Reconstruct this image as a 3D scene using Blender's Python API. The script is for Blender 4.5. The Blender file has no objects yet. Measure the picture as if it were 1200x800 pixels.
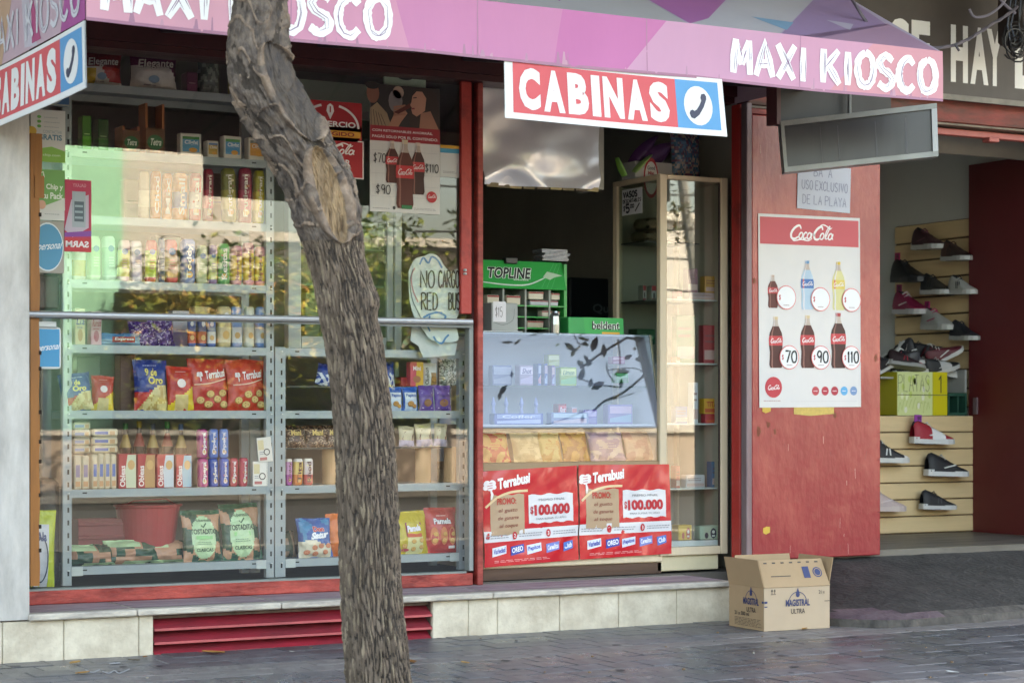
import bpy, math, random
from mathutils import Vector, Matrix, noise
random.seed(11)
S = bpy.context.scene
COL = S.collection
# ------------------------------------------------------------ camera
FPX, U0, V0 = 2424.0, 600.0, 485.0
PSI = math.radians(29.13)
CAM = Vector((0.0, -9.9, 1.2))
FWD = Vector((math.sin(PSI), math.cos(PSI), 0.0))
RGT = Vector((math.cos(PSI), -math.sin(PSI), 0.0))
UP = Vector((0, 0, 1))
cd = bpy.data.cameras.new('camera')
cam = bpy.data.objects.new('camera', cd)
COL.objects.link(cam)
cam.location = CAM
cam.rotation_euler = (math.radians(90), 0, -PSI)
cd.sensor_width = 36.0
cd.lens = FPX / 1200.0 * 36.0
cd.shift_y = 85.0 / 1200.0
cd.clip_start = 0.1
cd.clip_end = 600
cd.dof.use_dof = True
cd.dof.focus_distance = 11.0
cd.dof.aperture_fstop = 4.0
S.camera = cam
# ------------------------------------------------------------ sky, sun, exposure
SUN_EL, SUN_AZ = math.radians(52), math.radians(28)      # azimuth from +y towards +x
W = bpy.data.worlds.new('World')
S.world = W
W.use_nodes = True
wn = W.node_tree
for n_ in list(wn.nodes):
    wn.nodes.remove(n_)
sky = wn.nodes.new('ShaderNodeTexSky')
sky.sky_type = 'NISHITA'
sky.sun_disc = False
sky.sun_elevation = SUN_EL
sky.sun_rotation = SUN_AZ
sky.dust_density = 5.0
sky.air_density = 1.0
bg = wn.nodes.new('ShaderNodeBackground')
bg.inputs['Strength'].default_value = 0.15
wo = wn.nodes.new('ShaderNodeOutputWorld')
wn.links.new(sky.outputs[0], bg.inputs['Color'])
wn.links.new(bg.outputs[0], wo.inputs['Surface'])
sl = bpy.data.lights.new('sun', 'SUN')
sl.energy = 2.2
sl.angle = math.radians(0.53)
sl.color = (1.0, 0.965, 0.93)
sun = bpy.data.objects.new('sun', sl)
COL.objects.link(sun)
sdir = Vector((math.sin(SUN_AZ) * math.cos(SUN_EL), math.cos(SUN_AZ) * math.cos(SUN_EL), math.sin(SUN_EL)))
sun.rotation_euler = (-sdir).to_track_quat('-Z', 'Y').to_euler()
sun.location = (0, 30, 40)
S.view_settings.view_transform = 'Standard'
S.view_settings.look = 'None'
S.view_settings.gamma = 1.0
S.view_settings.exposure = 3.6
S.view_settings.use_white_balance = True          # camera white balance set for open shade
S.view_settings.white_balance_temperature = 8600
S.view_settings.white_balance_tint = 6
S.render.engine = 'CYCLES'
S.cycles.max_bounces = 8
S.cycles.transparent_max_bounces = 16
S.cycles.glossy_bounces = 4
S.cycles.caustics_reflective = False
S.cycles.caustics_refractive = False

# ------------------------------------------------------------ pixel -> world helpers (used to measure real positions)
def ray(u, v):
    return FWD + RGT * ((u - U0) / FPX) + UP * ((V0 - v) / FPX)
def P(u, v, y):
    d = ray(u, v)
    return CAM + d * ((y - CAM.y) / d.y)
def X(u, y):
    return P(u, 485, y).x
def Z(u, v, y):
    return P(u, v, y).z
def PX(u, v, x):
    d = ray(u, v)
    return CAM + d * ((x - CAM.x) / d.x)
def PZ(u, v, z):
    d = ray(u, v)
    return CAM + d * ((z - CAM.z) / d.z)
def ppm(u, y):
    return FPX / (P(u, 485, y) - CAM).dot(FWD)
def PP(u, v, o, n):
    d = ray(u, v)
    return CAM + d * ((o - CAM).dot(n) / d.dot(n))
GLASS_Y = 0.45
def REFL(u, v, Y):
    d = ray(u, v)
    t1 = (GLASS_Y - CAM.y) / d.y
    t = t1 + (GLASS_Y - Y) / d.y
    return Vector((CAM.x + t * d.x, Y, CAM.z + t * d.z))

# ------------------------------------------------------------ materials
def lin(h):
    h = h.lstrip('#')
    o = []
    for i in (0, 2, 4):
        c = int(h[i:i + 2], 16) / 255.0
        o.append(c / 12.92 if c <= 0.04045 else ((c + 0.055) / 1.055) ** 2.4)
    return (o[0], o[1], o[2], 1.0)
MATS = {}
def mat(name, col, rough=0.6, metal=0.0, var=0.0, scale=8.0, col2=None, bump=0.0, bscale=None, stretch=(1, 1, 1), spec=0.5, detail=5, lo=0.35, hi=0.65, coat=0.0):
    if name in MATS:
        return MATS[name]
    m = bpy.data.materials.new(name)
    m.use_nodes = True
    nt = m.node_tree
    b = nt.nodes['Principled BSDF']
    c = lin(col)
    b.inputs['Base Color'].default_value = c
    b.inputs['Roughness'].default_value = rough
    b.inputs['Metallic'].default_value = metal
    b.inputs['Specular IOR Level'].default_value = spec
    if coat:
        b.inputs['Coat Weight'].default_value = coat
        b.inputs['Coat Roughness'].default_value = 0.1
    if var or bump or col2:
        tc = nt.nodes.new('ShaderNodeTexCoord')
        mp = nt.nodes.new('ShaderNodeMapping')
        mp.inputs['Scale'].default_value = stretch
        nt.links.new(tc.outputs['Object'], mp.inputs['Vector'])
        nz = nt.nodes.new('ShaderNodeTexNoise')
        nz.inputs['Scale'].default_value = scale
        nz.inputs['Detail'].default_value = detail
        nz.inputs['Roughness'].default_value = 0.65
        nt.links.new(mp.outputs[0], nz.inputs['Vector'])
        if var or col2:
            mr = nt.nodes.new('ShaderNodeMapRange')
            mr.inputs['From Min'].default_value = lo
            mr.inputs['From Max'].default_value = hi
            nt.links.new(nz.outputs['Fac'], mr.inputs['Value'])
            mx = nt.nodes.new('ShaderNodeMix')
            mx.data_type = 'RGBA'
            k = 1.0 - var
            mx.inputs['A'].default_value = lin(col2) if col2 else (c[0] * k, c[1] * k, c[2] * k, 1)
            mx.inputs['B'].default_value = c
            nt.links.new(mr.outputs[0], mx.inputs['Factor'])
            nt.links.new(mx.outputs['Result'], b.inputs['Base Color'])
            rr = nt.nodes.new('ShaderNodeMapRange')
            rr.inputs['To Min'].default_value = min(1, rough * 1.15)
            rr.inputs['To Max'].default_value = rough * 0.85
            nt.links.new(nz.outputs['Fac'], rr.inputs['Value'])
            nt.links.new(rr.outputs[0], b.inputs['Roughness'])
        if bump:
            n2 = nt.nodes.new('ShaderNodeTexNoise')
            n2.inputs['Scale'].default_value = bscale or scale * 4
            n2.inputs['Detail'].default_value = 6
            nt.links.new(mp.outputs[0], n2.inputs['Vector'])
            bp = nt.nodes.new('ShaderNodeBump')
            bp.inputs['Strength'].default_value = bump
            bp.inputs['Distance'].default_value = 0.02
            nt.links.new(n2.outputs['Fac'], bp.inputs['Height'])
            nt.links.new(bp.outputs[0], b.inputs['Normal'])
    MATS[name] = m
    return m
def ink(h):                     # printed colour on paper or card
    return mat('print_' + h.lstrip('#'), h, 0.55)
def film(h):                    # printed shiny wrapper
    return mat('film_' + h.lstrip('#'), h, 0.24, bump=0.5, bscale=26, scale=20, var=0.08)
def vinyl(h):
    return mat('vinyl_' + h.lstrip('#'), h, 0.42, bump=0.12, bscale=5, scale=3, var=0.07)
def glass_mat(name, tint='FFFFFF', boost=1.9, rough=0.0, dirt=0.0):
    if name in MATS:
        return MATS[name]
    m = bpy.data.materials.new(name)
    m.use_nodes = True
    nt = m.node_tree
    nt.nodes.clear()
    out = nt.nodes.new('ShaderNodeOutputMaterial')
    tr = nt.nodes.new('ShaderNodeBsdfTransparent')
    tr.inputs[0].default_value = lin(tint)
    gl = nt.nodes.new('ShaderNodeBsdfGlossy')
    gl.inputs['Roughness'].default_value = rough
    gl.inputs['Color'].default_value = (1, 1, 1, 1)
    fr = nt.nodes.new('ShaderNodeFresnel')
    ge = nt.nodes.new('ShaderNodeNewGeometry')           # thin sheet: same index seen from both faces
    ir = nt.nodes.new('ShaderNodeMapRange')
    ir.inputs['To Min'].default_value = 1.52
    ir.inputs['To Max'].default_value = 1 / 1.52
    nt.links.new(ge.outputs['Backfacing'], ir.inputs['Value'])
    nt.links.new(ir.outputs[0], fr.inputs[0])
    mu = nt.nodes.new('ShaderNodeMath')
    mu.operation = 'MULTIPLY'
    mu.use_clamp = True
    mu.inputs[1].default_value = boost
    nt.links.new(fr.outputs[0], mu.inputs[0])
    tc = nt.nodes.new('ShaderNodeTexCoord')
    nz = nt.nodes.new('ShaderNodeTexNoise')
    nz.inputs['Scale'].default_value = 1.3
    nz.inputs['Detail'].default_value = 2
    nt.links.new(tc.outputs['Object'], nz.inputs['Vector'])
    bp = nt.nodes.new('ShaderNodeBump')
    bp.inputs['Strength'].default_value = 0.02
    bp.inputs['Distance'].default_value = 0.02
    nt.links.new(nz.outputs['Fac'], bp.inputs['Height'])
    nt.links.new(bp.outputs[0], gl.inputs['Normal'])
    mix = nt.nodes.new('ShaderNodeMixShader')
    nt.links.new(mu.outputs[0], mix.inputs[0])
    nt.links.new(tr.outputs[0], mix.inputs[1])
    nt.links.new(gl.outputs[0], mix.inputs[2])
    last = mix
    if dirt:
        df = nt.nodes.new('ShaderNodeBsdfDiffuse')
        df.inputs[0].default_value = (0.7, 0.7, 0.68, 1)
        n2 = nt.nodes.new('ShaderNodeTexNoise')
        n2.inputs['Scale'].default_value = 5
        n2.inputs['Detail'].default_value = 6
        nt.links.new(tc.outputs['Object'], n2.inputs['Vector'])
        m2 = nt.nodes.new('ShaderNodeMath')
        m2.operation = 'MULTIPLY'
        m2.inputs[1].default_value = dirt
        nt.links.new(n2.outputs['Fac'], m2.inputs[0])
        mx2 = nt.nodes.new('ShaderNodeMixShader')
        nt.links.new(m2.outputs[0], mx2.inputs[0])
        nt.links.new(mix.outputs[0], mx2.inputs[1])
        nt.links.new(df.outputs[0], mx2.inputs[2])
        last = mx2
    nt.links.new(last.outputs[0], out.inputs['Surface'])
    MATS[name] = m
    return m

# ------------------------------------------------------------ mesh builder
def V(*a):
    return Vector(a)
class MB:
    def __init__(s):
        s.v = []; s.f = []; s.m = []; s.ms = []
    def mi(s, m):
        if m not in s.ms:
            s.ms.append(m)
        return s.ms.index(m)
    def face(s, pts, m):
        i = len(s.v)
        s.v.extend(Vector(p) for p in pts)
        s.f.append(tuple(range(i, i + len(pts))))
        s.m.append(s.mi(m))
    def mesh2(s, vs, fs, m):
        i = len(s.v)
        s.v.extend(vs)
        k = s.mi(m)
        for f in fs:
            s.f.append(tuple(i + a for a in f))
            s.m.append(k)
    def box(s, x0, x1, y0, y1, z0, z1, m, T=None, top=None, front=None):
        vs = [V(x, y, z) for z in (z0, z1) for y in (y0, y1) for x in (x0, x1)]
        if T:
            vs = [T @ p for p in vs]
        i = len(s.v)
        s.v.extend(vs)
        for k, f in enumerate(((0, 2, 3, 1), (4, 5, 7, 6), (0, 1, 5, 4), (2, 6, 7, 3), (0, 4, 6, 2), (1, 3, 7, 5))):
            s.f.append(tuple(i + a for a in f))
            mm = m
            if k == 1 and top: mm = top
            if k == 2 and front: mm = front
            s.m.append(s.mi(mm))
    def rbox(s, x0, x1, y0, y1, z0, z1, m, r=0.006, T=None):      # box with chamfered edges along all sides
        xs = (x0, x1); ys = (y0, y1); zs = (z0, z1)
        r = min(r, (x1 - x0) * .3, (y1 - y0) * .3, (z1 - z0) * .3)
        idx = {}
        vs = []
        for a in (0, 1):
            for b in (0, 1):
                for c in (0, 1):
                    sx, sy, sz = 1 - 2 * a, 1 - 2 * b, 1 - 2 * c
                    for ax in range(3):
                        p = [xs[a] + sx * r, ys[b] + sy * r, zs[c] + sz * r]
                        p[ax] = (xs, ys, zs)[ax][(a, b, c)[ax]]
                        idx[(a, b, c, ax)] = len(vs)
                        vs.append(Vector(p) if T is None else T @ Vector(p))
        fs = []
        def q(l): fs.append(tuple(idx[k] for k in l))
        for s_ in (0, 1):
            o = [(0, 0), (0, 1), (1, 1), (1, 0)] if s_ == 0 else [(0, 0), (1, 0), (1, 1), (0, 1)]
            q([(s_, b, c, 0) for c, b in o]); q([(a, s_, c, 1) for a, c in o]); q([(a, b, s_, 2) for b, a in o])
        for a in (0, 1):
            for b in (0, 1):
                e = [(a, b, 0, 0), (a, b, 0, 1), (a, b, 1, 1), (a, b, 1, 0)]
                q(e if (a + b) % 2 else e[::-1])
                e = [(a, 0, b, 0), (a, 0, b, 2), (a, 1, b, 2), (a, 1, b, 0)]
                q(e if (a + b) % 2 == 0 else e[::-1])
                e = [(0, a, b, 1), (0, a, b, 2), (1, a, b, 2), (1, a, b, 1)]
                q(e if (a + b) % 2 else e[::-1])
        for a in (0, 1):
            for b in (0, 1):
                for c in (0, 1):
                    e = [(a, b, c, 0), (a, b, c, 1), (a, b, c, 2)]
                    q(e if (a + b + c) % 2 else e[::-1])
        s.mesh2(vs, fs, m)
    def tube(s, pts, rad, m, n=8, cap=True):
        pts = [Vector(p) for p in pts]
        if not hasattr(rad, '__len__'):
            rad = [rad] * len(pts)
        vs = []; fs = []
        t0 = (pts[1] - pts[0]).normalized()
        ref = Vector((0, 0, 1)) if abs(t0.z) < .9 else Vector((1, 0, 0))
        nx = t0.cross(ref).normalized()
        for i, p in enumerate(pts):
            a = pts[max(0, i - 1)]; b = pts[min(len(pts) - 1, i + 1)]
            t = (b - a).normalized()
            nx = (nx - t * nx.dot(t)).normalized()
            ny = t.cross(nx)
            for k in range(n):
                an = 2 * math.pi * k / n
                vs.append(p + (nx * math.cos(an) + ny * math.sin(an)) * rad[i])
        for i in range(len(pts) - 1):
            for k in range(n):
                fs.append((i * n + k, i * n + (k + 1) % n, (i + 1) * n + (k + 1) % n, (i + 1) * n + k))
        if cap:
            fs.append(tuple(range(n - 1, -1, -1)))
            fs.append(tuple((len(pts) - 1) * n + k for k in range(n)))
        s.mesh2(vs, fs, m)
    def lathe(s, prof, m, c=(0, 0, 0), n=20, sx=1, sy=1, mats=None):
        i = len(s.v)
        for r, z in prof:
            for k in range(n):
                a = 2 * math.pi * k / n
                s.v.append(V(c[0] + r * sx * math.cos(a), c[1] + r * sy * math.sin(a), c[2] + z))
        for j in range(len(prof) - 1):
            mm = s.mi(mats[j] if mats else m)
            for k in range(n):
                s.f.append((i + j * n + k, i + j * n + (k + 1) % n, i + (j + 1) * n + (k + 1) % n, i + (j + 1) * n + k))
                s.m.append(mm)
        s.f.append(tuple(i + k for k in range(n - 1, -1, -1))); s.m.append(s.mi(mats[0] if mats else m))
        s.f.append(tuple(i + (len(prof) - 1) * n + k for k in range(n))); s.m.append(s.mi(mats[-1] if mats else m))
    def grid(s, fn, nu, nv, m, matf=None, two=False):
        i = len(s.v)
        for b in range(nv + 1):
            for a in range(nu + 1):
                s.v.append(Vector(fn(a / nu, b / nv)))
        for b in range(nv):
            for a in range(nu):
                s.f.append((i + b * (nu + 1) + a, i + b * (nu + 1) + a + 1, i + (b + 1) * (nu + 1) + a + 1, i + (b + 1) * (nu + 1) + a))
                s.m.append(s.mi(matf((a + .5) / nu, (b + .5) / nv) if matf else m))
    def build(s, name, parent=None, smooth=False, loc=None, rot=None, bevel=0.0, weld=False):
        me = bpy.data.meshes.new(name)
        o_ = Vector((0, 0, 0))
        if loc is not None and rot is None:
            o_ = Vector(loc)                     # vertices given in world space, origin moved to loc
        elif parent is not None and loc is None:
            q = parent
            while q is not None:
                if q.get('_local'):
                    o_ = Vector((0, 0, 0)); break
                o_ = o_ + q.location
                q = q.parent
        me.from_pydata([tuple(p - o_) for p in s.v], [], s.f)
        for m in s.ms:
            me.materials.append(m)
        me.polygons.foreach_set('material_index', s.m)
        if smooth:
            me.polygons.foreach_set('use_smooth', [True] * len(me.polygons))
        me.update()
        o = bpy.data.objects.new(name, me)
        COL.objects.link(o)
        if parent is not None:
            o.parent = parent
        if loc is not None:
            o.location = loc
        if rot is not None:
            o.rotation_euler = rot
        if bevel:
            bv = o.modifiers.new('bevel', 'BEVEL')
            bv.width = bevel; bv.segments = 2; bv.limit_method = 'ANGLE'
        return o
def thing(name, label, cat, loc=(0, 0, 0), rot=None, group=None, local=False):
    o = bpy.data.objects.new(name, None)
    o.empty_display_size = 0.1
    COL.objects.link(o)
    o.location = loc
    if rot is not None:
        o.rotation_euler = rot
    if rot is not None or local:
        o['_local'] = 1
    return tag(o, label, cat, group)
def tag(o, label, cat, group=None):
    o['label'] = label; o['category'] = cat
    if group:
        o['group'] = group
    return o
def struct(o, kind='structure'):
    o['kind'] = kind
    return o
def link_copy(o, parent=None, loc=None):
    c = o.copy()
    COL.objects.link(c)
    if parent is not None:
        c.parent = parent
    if loc is not None:
        c.location = loc
    return c

# ------------------------------------------------------------ flat print: frames, shapes, lettering
def frame(o, ux, uz, step=0.0007):
    o = Vector(o); ux = Vector(ux).normalized(); uz = Vector(uz).normalized()
    nn = ux.cross(uz)                      # faces the viewer when ux points right, uz up
    return lambda a, b, c=0: o + ux * a + uz * b + nn * (step * c)
def fronty(x, y, z):
    return frame((x, y, z), (1, 0, 0), (0, 0, 1))
def rect(mb, fr, x, y, w, h, m, c=1):
    mb.face([fr(x, y, c), fr(x + w, y, c), fr(x + w, y + h, c), fr(x, y + h, c)], m)
def poly(mb, fr, pts, m, c=1):
    mb.face([fr(a, b, c) for a, b in pts], m)
def disc(mb, fr, x, y, r, m, c=1, ry=None, n=22):
    ry = ry or r
    mb.face([fr(x + r * math.cos(2 * math.pi * k / n), y + ry * math.sin(2 * math.pi * k / n), c) for k in range(n)], m)
def ringd(mb, fr, x, y, r, w, m, c=1, ry=None, n=28, a0=0, a1=360):
    ry = ry or r
    for k in range(n):
        p = []
        for t, q in ((k, 0), (k + 1, 0), (k + 1, 1), (k, 1)):
            a = math.radians(a0 + (a1 - a0) * t / n)
            p.append(fr(x + (r - w * q) * math.cos(a), y + (ry - w * q) * math.sin(a), c))
        mb.face(p[::-1], m)
def stroke(mb, fr, pts, w, m, c=1, taper=0.0, wob=0.0):
    n = len(pts)
    L = []; R = []
    for i, (a, b) in enumerate(pts):
        p0 = pts[max(0, i - 1)]; p1 = pts[min(n - 1, i + 1)]
        dx, dy = p1[0] - p0[0], p1[1] - p0[1]
        l = math.hypot(dx, dy) or 1
        t = i / max(1, n - 1)
        ww = w * .5 * (1 - taper * abs(2 * t - 1) ** 3) * (1 + random.uniform(-wob, wob))
        nx, ny = -dy / l * ww, dx / l * ww
        L.append((a + nx, b + ny)); R.append((a - nx, b - ny))
    for i in range(n - 1):
        mb.face([fr(*R[i], c), fr(*R[i + 1], c), fr(*L[i + 1], c), fr(*L[i], c)], m)
def smooth_pts(pts, k=6):
    out = []
    n = len(pts)
    for i in range(n - 1):
        p0 = pts[max(0, i - 1)]; p1 = pts[i]; p2 = pts[i + 1]; p3 = pts[min(n - 1, i + 2)]
        for j in range(k):
            t = j / k
            out.append(tuple(.5 * ((2 * p1[d]) + (-p0[d] + p2[d]) * t + (2 * p0[d] - 5 * p1[d] + 4 * p2[d] - p3[d]) * t * t + (-p0[d] + 3 * p1[d] - 3 * p2[d] + p3[d]) * t ** 3) for d in range(len(p1))))
    out.append(tuple(pts[-1]))
    return out
_TC = {}
def text_geo(s, bold=0.0, res=3):
    k = (s, bold, res)
    if k in _TC:
        return _TC[k]
    cu = bpy.data.curves.new('t', 'FONT')
    cu.body = s; cu.size = 1; cu.offset = bold; cu.resolution_u = res
    cu.dimensions = '2D'; cu.fill_mode = 'FRONT'
    o = bpy.data.objects.new('t', cu)
    COL.objects.link(o)
    dg = bpy.context.evaluated_depsgraph_get()
    me = bpy.data.meshes.new_from_object(o.evaluated_get(dg))
    vs = [(v.co.x, v.co.y) for v in me.vertices]
    fs = [tuple(p.vertices) for p in me.polygons]
    bpy.data.objects.remove(o); bpy.data.curves.remove(cu); bpy.data.meshes.remove(me)
    x0 = min(v[0] for v in vs); x1 = max(v[0] for v in vs); y0 = min(v[1] for v in vs); y1 = max(v[1] for v in vs)
    vs = [((a - x0) / (x1 - x0), (b - y0) / (y1 - y0)) for a, b in vs]
    _TC[k] = (vs, fs)
    return _TC[k]
def text(mb, fr, s, x, y, w, h, m, c=2, bold=0.0, shear=0.0, vert=False, mirror=False, arc=0.0, rise=0.0):
    vs, fs = text_geo(s, bold)
    out = []
    for a, b in vs:
        if mirror:
            a = 1 - a
        aa = a * w + b * h * shear; bb = b * h + arc * math.sin(math.pi * a) + rise * a
        if vert:                         # reads bottom to top
            out.append(fr(x + w_off(h) - bb, y + aa, c))
        else:
            out.append(fr(x + aa, y + bb, c))
    if mirror:
        fs = [f[::-1] for f in fs]
    mb.mesh2(out, fs, m)
def spaced(mb, fr, s, x, y, w, h, m, c=2, bold=0.0, gap=.16, narrow=.42):
    ws = [narrow if ch == 'I' else 1.0 for ch in s]
    un = w / (sum(ws) + gap * (len(s) - 1)); cx = 0
    for ch, cw in zip(s, ws):
        text(mb, fr, ch, x + cx * un, y, cw * un, h, m, c, bold)
        cx += cw + gap
def w_off(h):
    return h
CURVY = set('CGOSUDBPRJQ0235689&')
GL = {
 'A': [[(0, 0), (.5, 1), (1, 0)], [(.18, .36), (.84, .38)]], 'B': [[(0, 0), (0, 1)], [(0, 1), (.75, .92), (.7, .6), (0, .52)], [(0, .52), (.9, .42), (.85, .08), (0, 0)]],
 'C': [[(.95, .82), (.6, 1), (.15, .8), (.02, .45), (.2, .1), (.6, 0), (.95, .18)]], 'D': [[(0, 0), (0, 1)], [(0, 1), (.7, .88), (.95, .5), (.7, .1), (0, 0)]],
 'E': [[(.9, 1), (0, 1), (0, 0), (.9, 0)], [(0, .52), (.7, .52)]], 'F': [[(.9, 1), (0, 1), (0, 0)], [(0, .52), (.7, .52)]],
 'G': [[(.95, .82), (.6, 1), (.15, .8), (.02, .45), (.2, .1), (.6, 0), (.95, .2), (.95, .45)], [(.95, .45), (.55, .45)]], 'H': [[(0, 0), (0, 1)], [(1, 0), (1, 1)], [(0, .5), (1, .5)]],
 'I': [[(.5, 0), (.5, 1)]], 'K': [[(.05, 0), (.05, 1)], [(.95, 1), (.1, .42)], [(.3, .56), (1, 0)]], 'L': [[(0, 1), (0, 0), (.9, 0)]],
 'M': [[(0, 0), (.12, 1)], [(.12, 1), (.5, .3)], [(.5, .3), (.9, 1)], [(.9, 1), (1, 0)]], 'N': [[(0, 0), (0, 1), (1, 0), (1, 1)]],
 'O': [[(.5, 1), (.1, .8), (0, .45), (.2, .08), (.5, 0), (.85, .12), (1, .5), (.85, .88), (.5, 1)]], 'P': [[(0, 0), (0, 1)], [(0, 1), (.8, .95), (.85, .6), (0, .5)]],
 'R': [[(0, 0), (0, 1)], [(0, 1), (.8, .95), (.85, .62), (0, .5)], [(.3, .5), (1, 0)]], 'S': [[(.92, .85), (.5, 1), (.1, .8), (.25, .57), (.75, .43), (.92, .2), (.5, 0), (.03, .14)]],
 'T': [[(0, 1), (1, 1)], [(.5, 1), (.5, 0)]], 'U': [[(0, 1), (.02, .25), (.5, 0), (.95, .25), (1, 1)]], 'V': [[(0, 1), (.5, 0), (1, 1)]], 'W': [[(0, 1), (.25, 0), (.5, .8), (.75, 0), (1, 1)]],
 'X': [[(0, 1), (1, 0)], [(1, 1), (0, 0)]], 'Y': [[(0, 1), (.5, .5), (1, 1)], [(.5, .5), (.5, 0)]],
 '0': [[(.5, 1), (.1, .8), (0, .45), (.2, .08), (.5, 0), (.85, .12), (1, .5), (.85, .88), (.5, 1)]], '1': [[(.2, .75), (.5, 1), (.5, 0)]],
 '5': [[(.9, 1), (.15, 1), (.1, .58), (.6, .62), (.95, .35), (.6, 0), (.05, .1)]], '7': [[(0, 1), (1, 1), (.35, 0)]],
 '9': [[(.9, .7), (.5, .45), (.1, .68), (.4, 1), (.85, .9), (.9, .6), (.75, 0)]], '4': [[(.7, 0), (.7, 1), (0, .35), (1, .35)]], '$': [[(.9, .8), (.5, .95), (.1, .78), (.85, .3), (.5, .07), (.05, .2)], [(.5, 1.1), (.5, -.1)]],
 '/': [[(0, 0), (1, 1)]], '%': [[(0, 0), (1, 1)]], '-': [[(0, .5), (1, .5)]], '.': [[(.4, 0), (.5, .08)]],
}
def hand(mb, fr, s, x, y, w, h, lw, m, c=2, wob=0.0, taper=0.0, jit=0.0, gap=0.3, rise=0.0, narrow='I1', dbl=0, m2=None):
    ws = [0.45 if ch in narrow else (0.35 if ch in ' .' else 1.0) for ch in s]
    tot = sum(ws) + gap * (len(s) - 1)
    un = w / tot
    cx = 0
    for ch, cw in zip(s, ws):
        for si, st in enumerate(GL.get(ch, [])):
            pts = smooth_pts(st, 5) if (ch in CURVY and len(st) > 3) else smooth_pts([(st[i][0] + (st[i + 1][0] - st[i][0]) * t, st[i][1] + (st[i + 1][1] - st[i][1]) * t) for i in range(len(st) - 1) for t in (0, .5)] + [st[-1]], 1)
            jx, jy = random.uniform(-jit, jit), random.uniform(-jit, jit)
            pp = []
            for a, b in pts:
                xx = x + (cx + a * cw + jx) * un
                yy = y + (b + jy) * h + rise * (cx / tot)
                pp.append((xx, yy))
            stroke(mb, fr, pp, lw, m, c + .35 * si, taper, wob)
            for d_ in range(dbl):
                o = random.uniform(-.38, .38) * lw
                n_ = len(pp) - 1; t0 = random.uniform(0, .35); t1 = random.uniform(.6, 1)
                q = []
                for k in range(7):
                    t = (t0 + (t1 - t0) * k / 6) * n_; i = min(n_ - 1, int(t)); ft = t - i
                    q.append((pp[i][0] + (pp[i + 1][0] - pp[i][0]) * ft + o, pp[i][1] + (pp[i + 1][1] - pp[i][1]) * ft + o * .3))
                stroke(mb, fr, q, lw * .07, m2, c + 2 + .2 * d_, 1.0, .3)
        cx += cw + gap
def cola(mb, fr, x, y, w, h, m, c=2):
    def T(pts): return [(x + (a + b * .28) / 108.0 * w, y + b / 36.0 * h) for a, b in pts]
    k = w / 108.0
    A = [(24, 26), (18, 33), (9, 28), (4, 17), (7, 7), (15, 5), (22, 10)]
    stroke(mb, fr, T(smooth_pts(A)), 4.6 * k, m, c, .5)
    stroke(mb, fr, T(smooth_pts([(7, 7), (14, 1), (30, 4), (46, 2), (54, 6)])), 2.6 * k, m, c + .15, .8)
    def ell(cx, r=4.2): return [(cx + r * math.cos(t * .628), 12 + 6.5 * math.sin(t * .628)) for t in range(11)]
    for cx in (27, 46, 76, 95): stroke(mb, fr, T(ell(cx)), 2.9 * k, m, c)
    stroke(mb, fr, T(smooth_pts([(40, 17), (36, 19), (33, 13), (35, 6), (41, 8)])), 2.9 * k, m, c)
    for cx in (51, 100): stroke(mb, fr, T([(cx, 18), (cx, 7), (cx + 3, 7)]), 2.9 * k, m, c + .3)
    stroke(mb, fr, T([(54, 13), (60, 14)]), 2.6 * k, m, c)
    B = [(74, 25), (70, 32), (62, 28), (57, 17), (60, 7), (67, 5), (73, 9)]
    stroke(mb, fr, T(smooth_pts(B)), 4.6 * k, m, c, .5)
    stroke(mb, fr, T(smooth_pts([(62, 30), (70, 36), (80, 34), (90, 28), (94, 31)])), 2.4 * k, m, c + .3, .8)
    stroke(mb, fr, T(smooth_pts([(84, 7), (83, 20), (87, 33), (89, 30), (86, 16), (85, 7), (90, 8)])), 2.3 * k, m, c + .45)
def scribble(mb, fr, x, y, w, h, m, n=3, c=2, lw=.35):
    for i in range(n):                    # unreadably small lines of print
        yy = y + h * (i + .3) / n
        xx = x
        while xx < x + w * random.uniform(.82, 1):
            l = random.uniform(.05, .14) * w
            rect(mb, fr, xx, yy, min(l, x + w - xx), h / n * lw, m, c)
            xx += l + w * .025
# ============================================================ GROUND
M_street = mat('asphalt_road', '3C3C3E', 0.8, var=.3, scale=3, bump=.3)
M_under = mat('paving_bed', '4A4A50', 0.7, var=.35, scale=5, bump=.3)
PAVE = []
for i, (c1, c2, r) in enumerate((('67676A', '48494D', .36), ('707074', '525256', .42), ('85807E', '686362', .5), ('5C5F64', '3D4045', .28))):
    PAVE.append(mat('paver_stone_%d' % i, c1, r, scale=4.5, col2=c2, bump=.22, bscale=28, stretch=(1, 2.6, 1), detail=8))
b = MB(); b.box(-60, 60, -6.9, .9, -.3, -.012, M_under)
sidewalk = struct(b.build('sidewalk'))
b = MB(); b.box(-60, 60, -7.05, -6.9, -.3, .0, mat('kerb_stone', '8C8A86', .8, var=.2, bump=.3))
struct(b.build('kerb'))
b = MB(); b.face([(-150, -17, -.13), (150, -17, -.13), (150, -7.05, -.13), (-150, -7.05, -.13)], M_street)
b.face([(-150, -17.02, -.03), (-150, -17.02, -.3), (150, -17.02, -.3), (150, -17.02, -.03)], M_street)
struct(b.build('road'))
b = MB(); b.face([(-150, -300, -.03), (150, -300, -.03), (150, -17, -.03), (-150, -17, -.03)], mat('far_pavement', '54504C', .8, var=.2, scale=.6))
b.face([(-150, .9, -.05), (150, .9, -.05), (150, 300, -.05), (-150, 300, -.05)], M_under)
struct(b.build('far_ground'))
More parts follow.
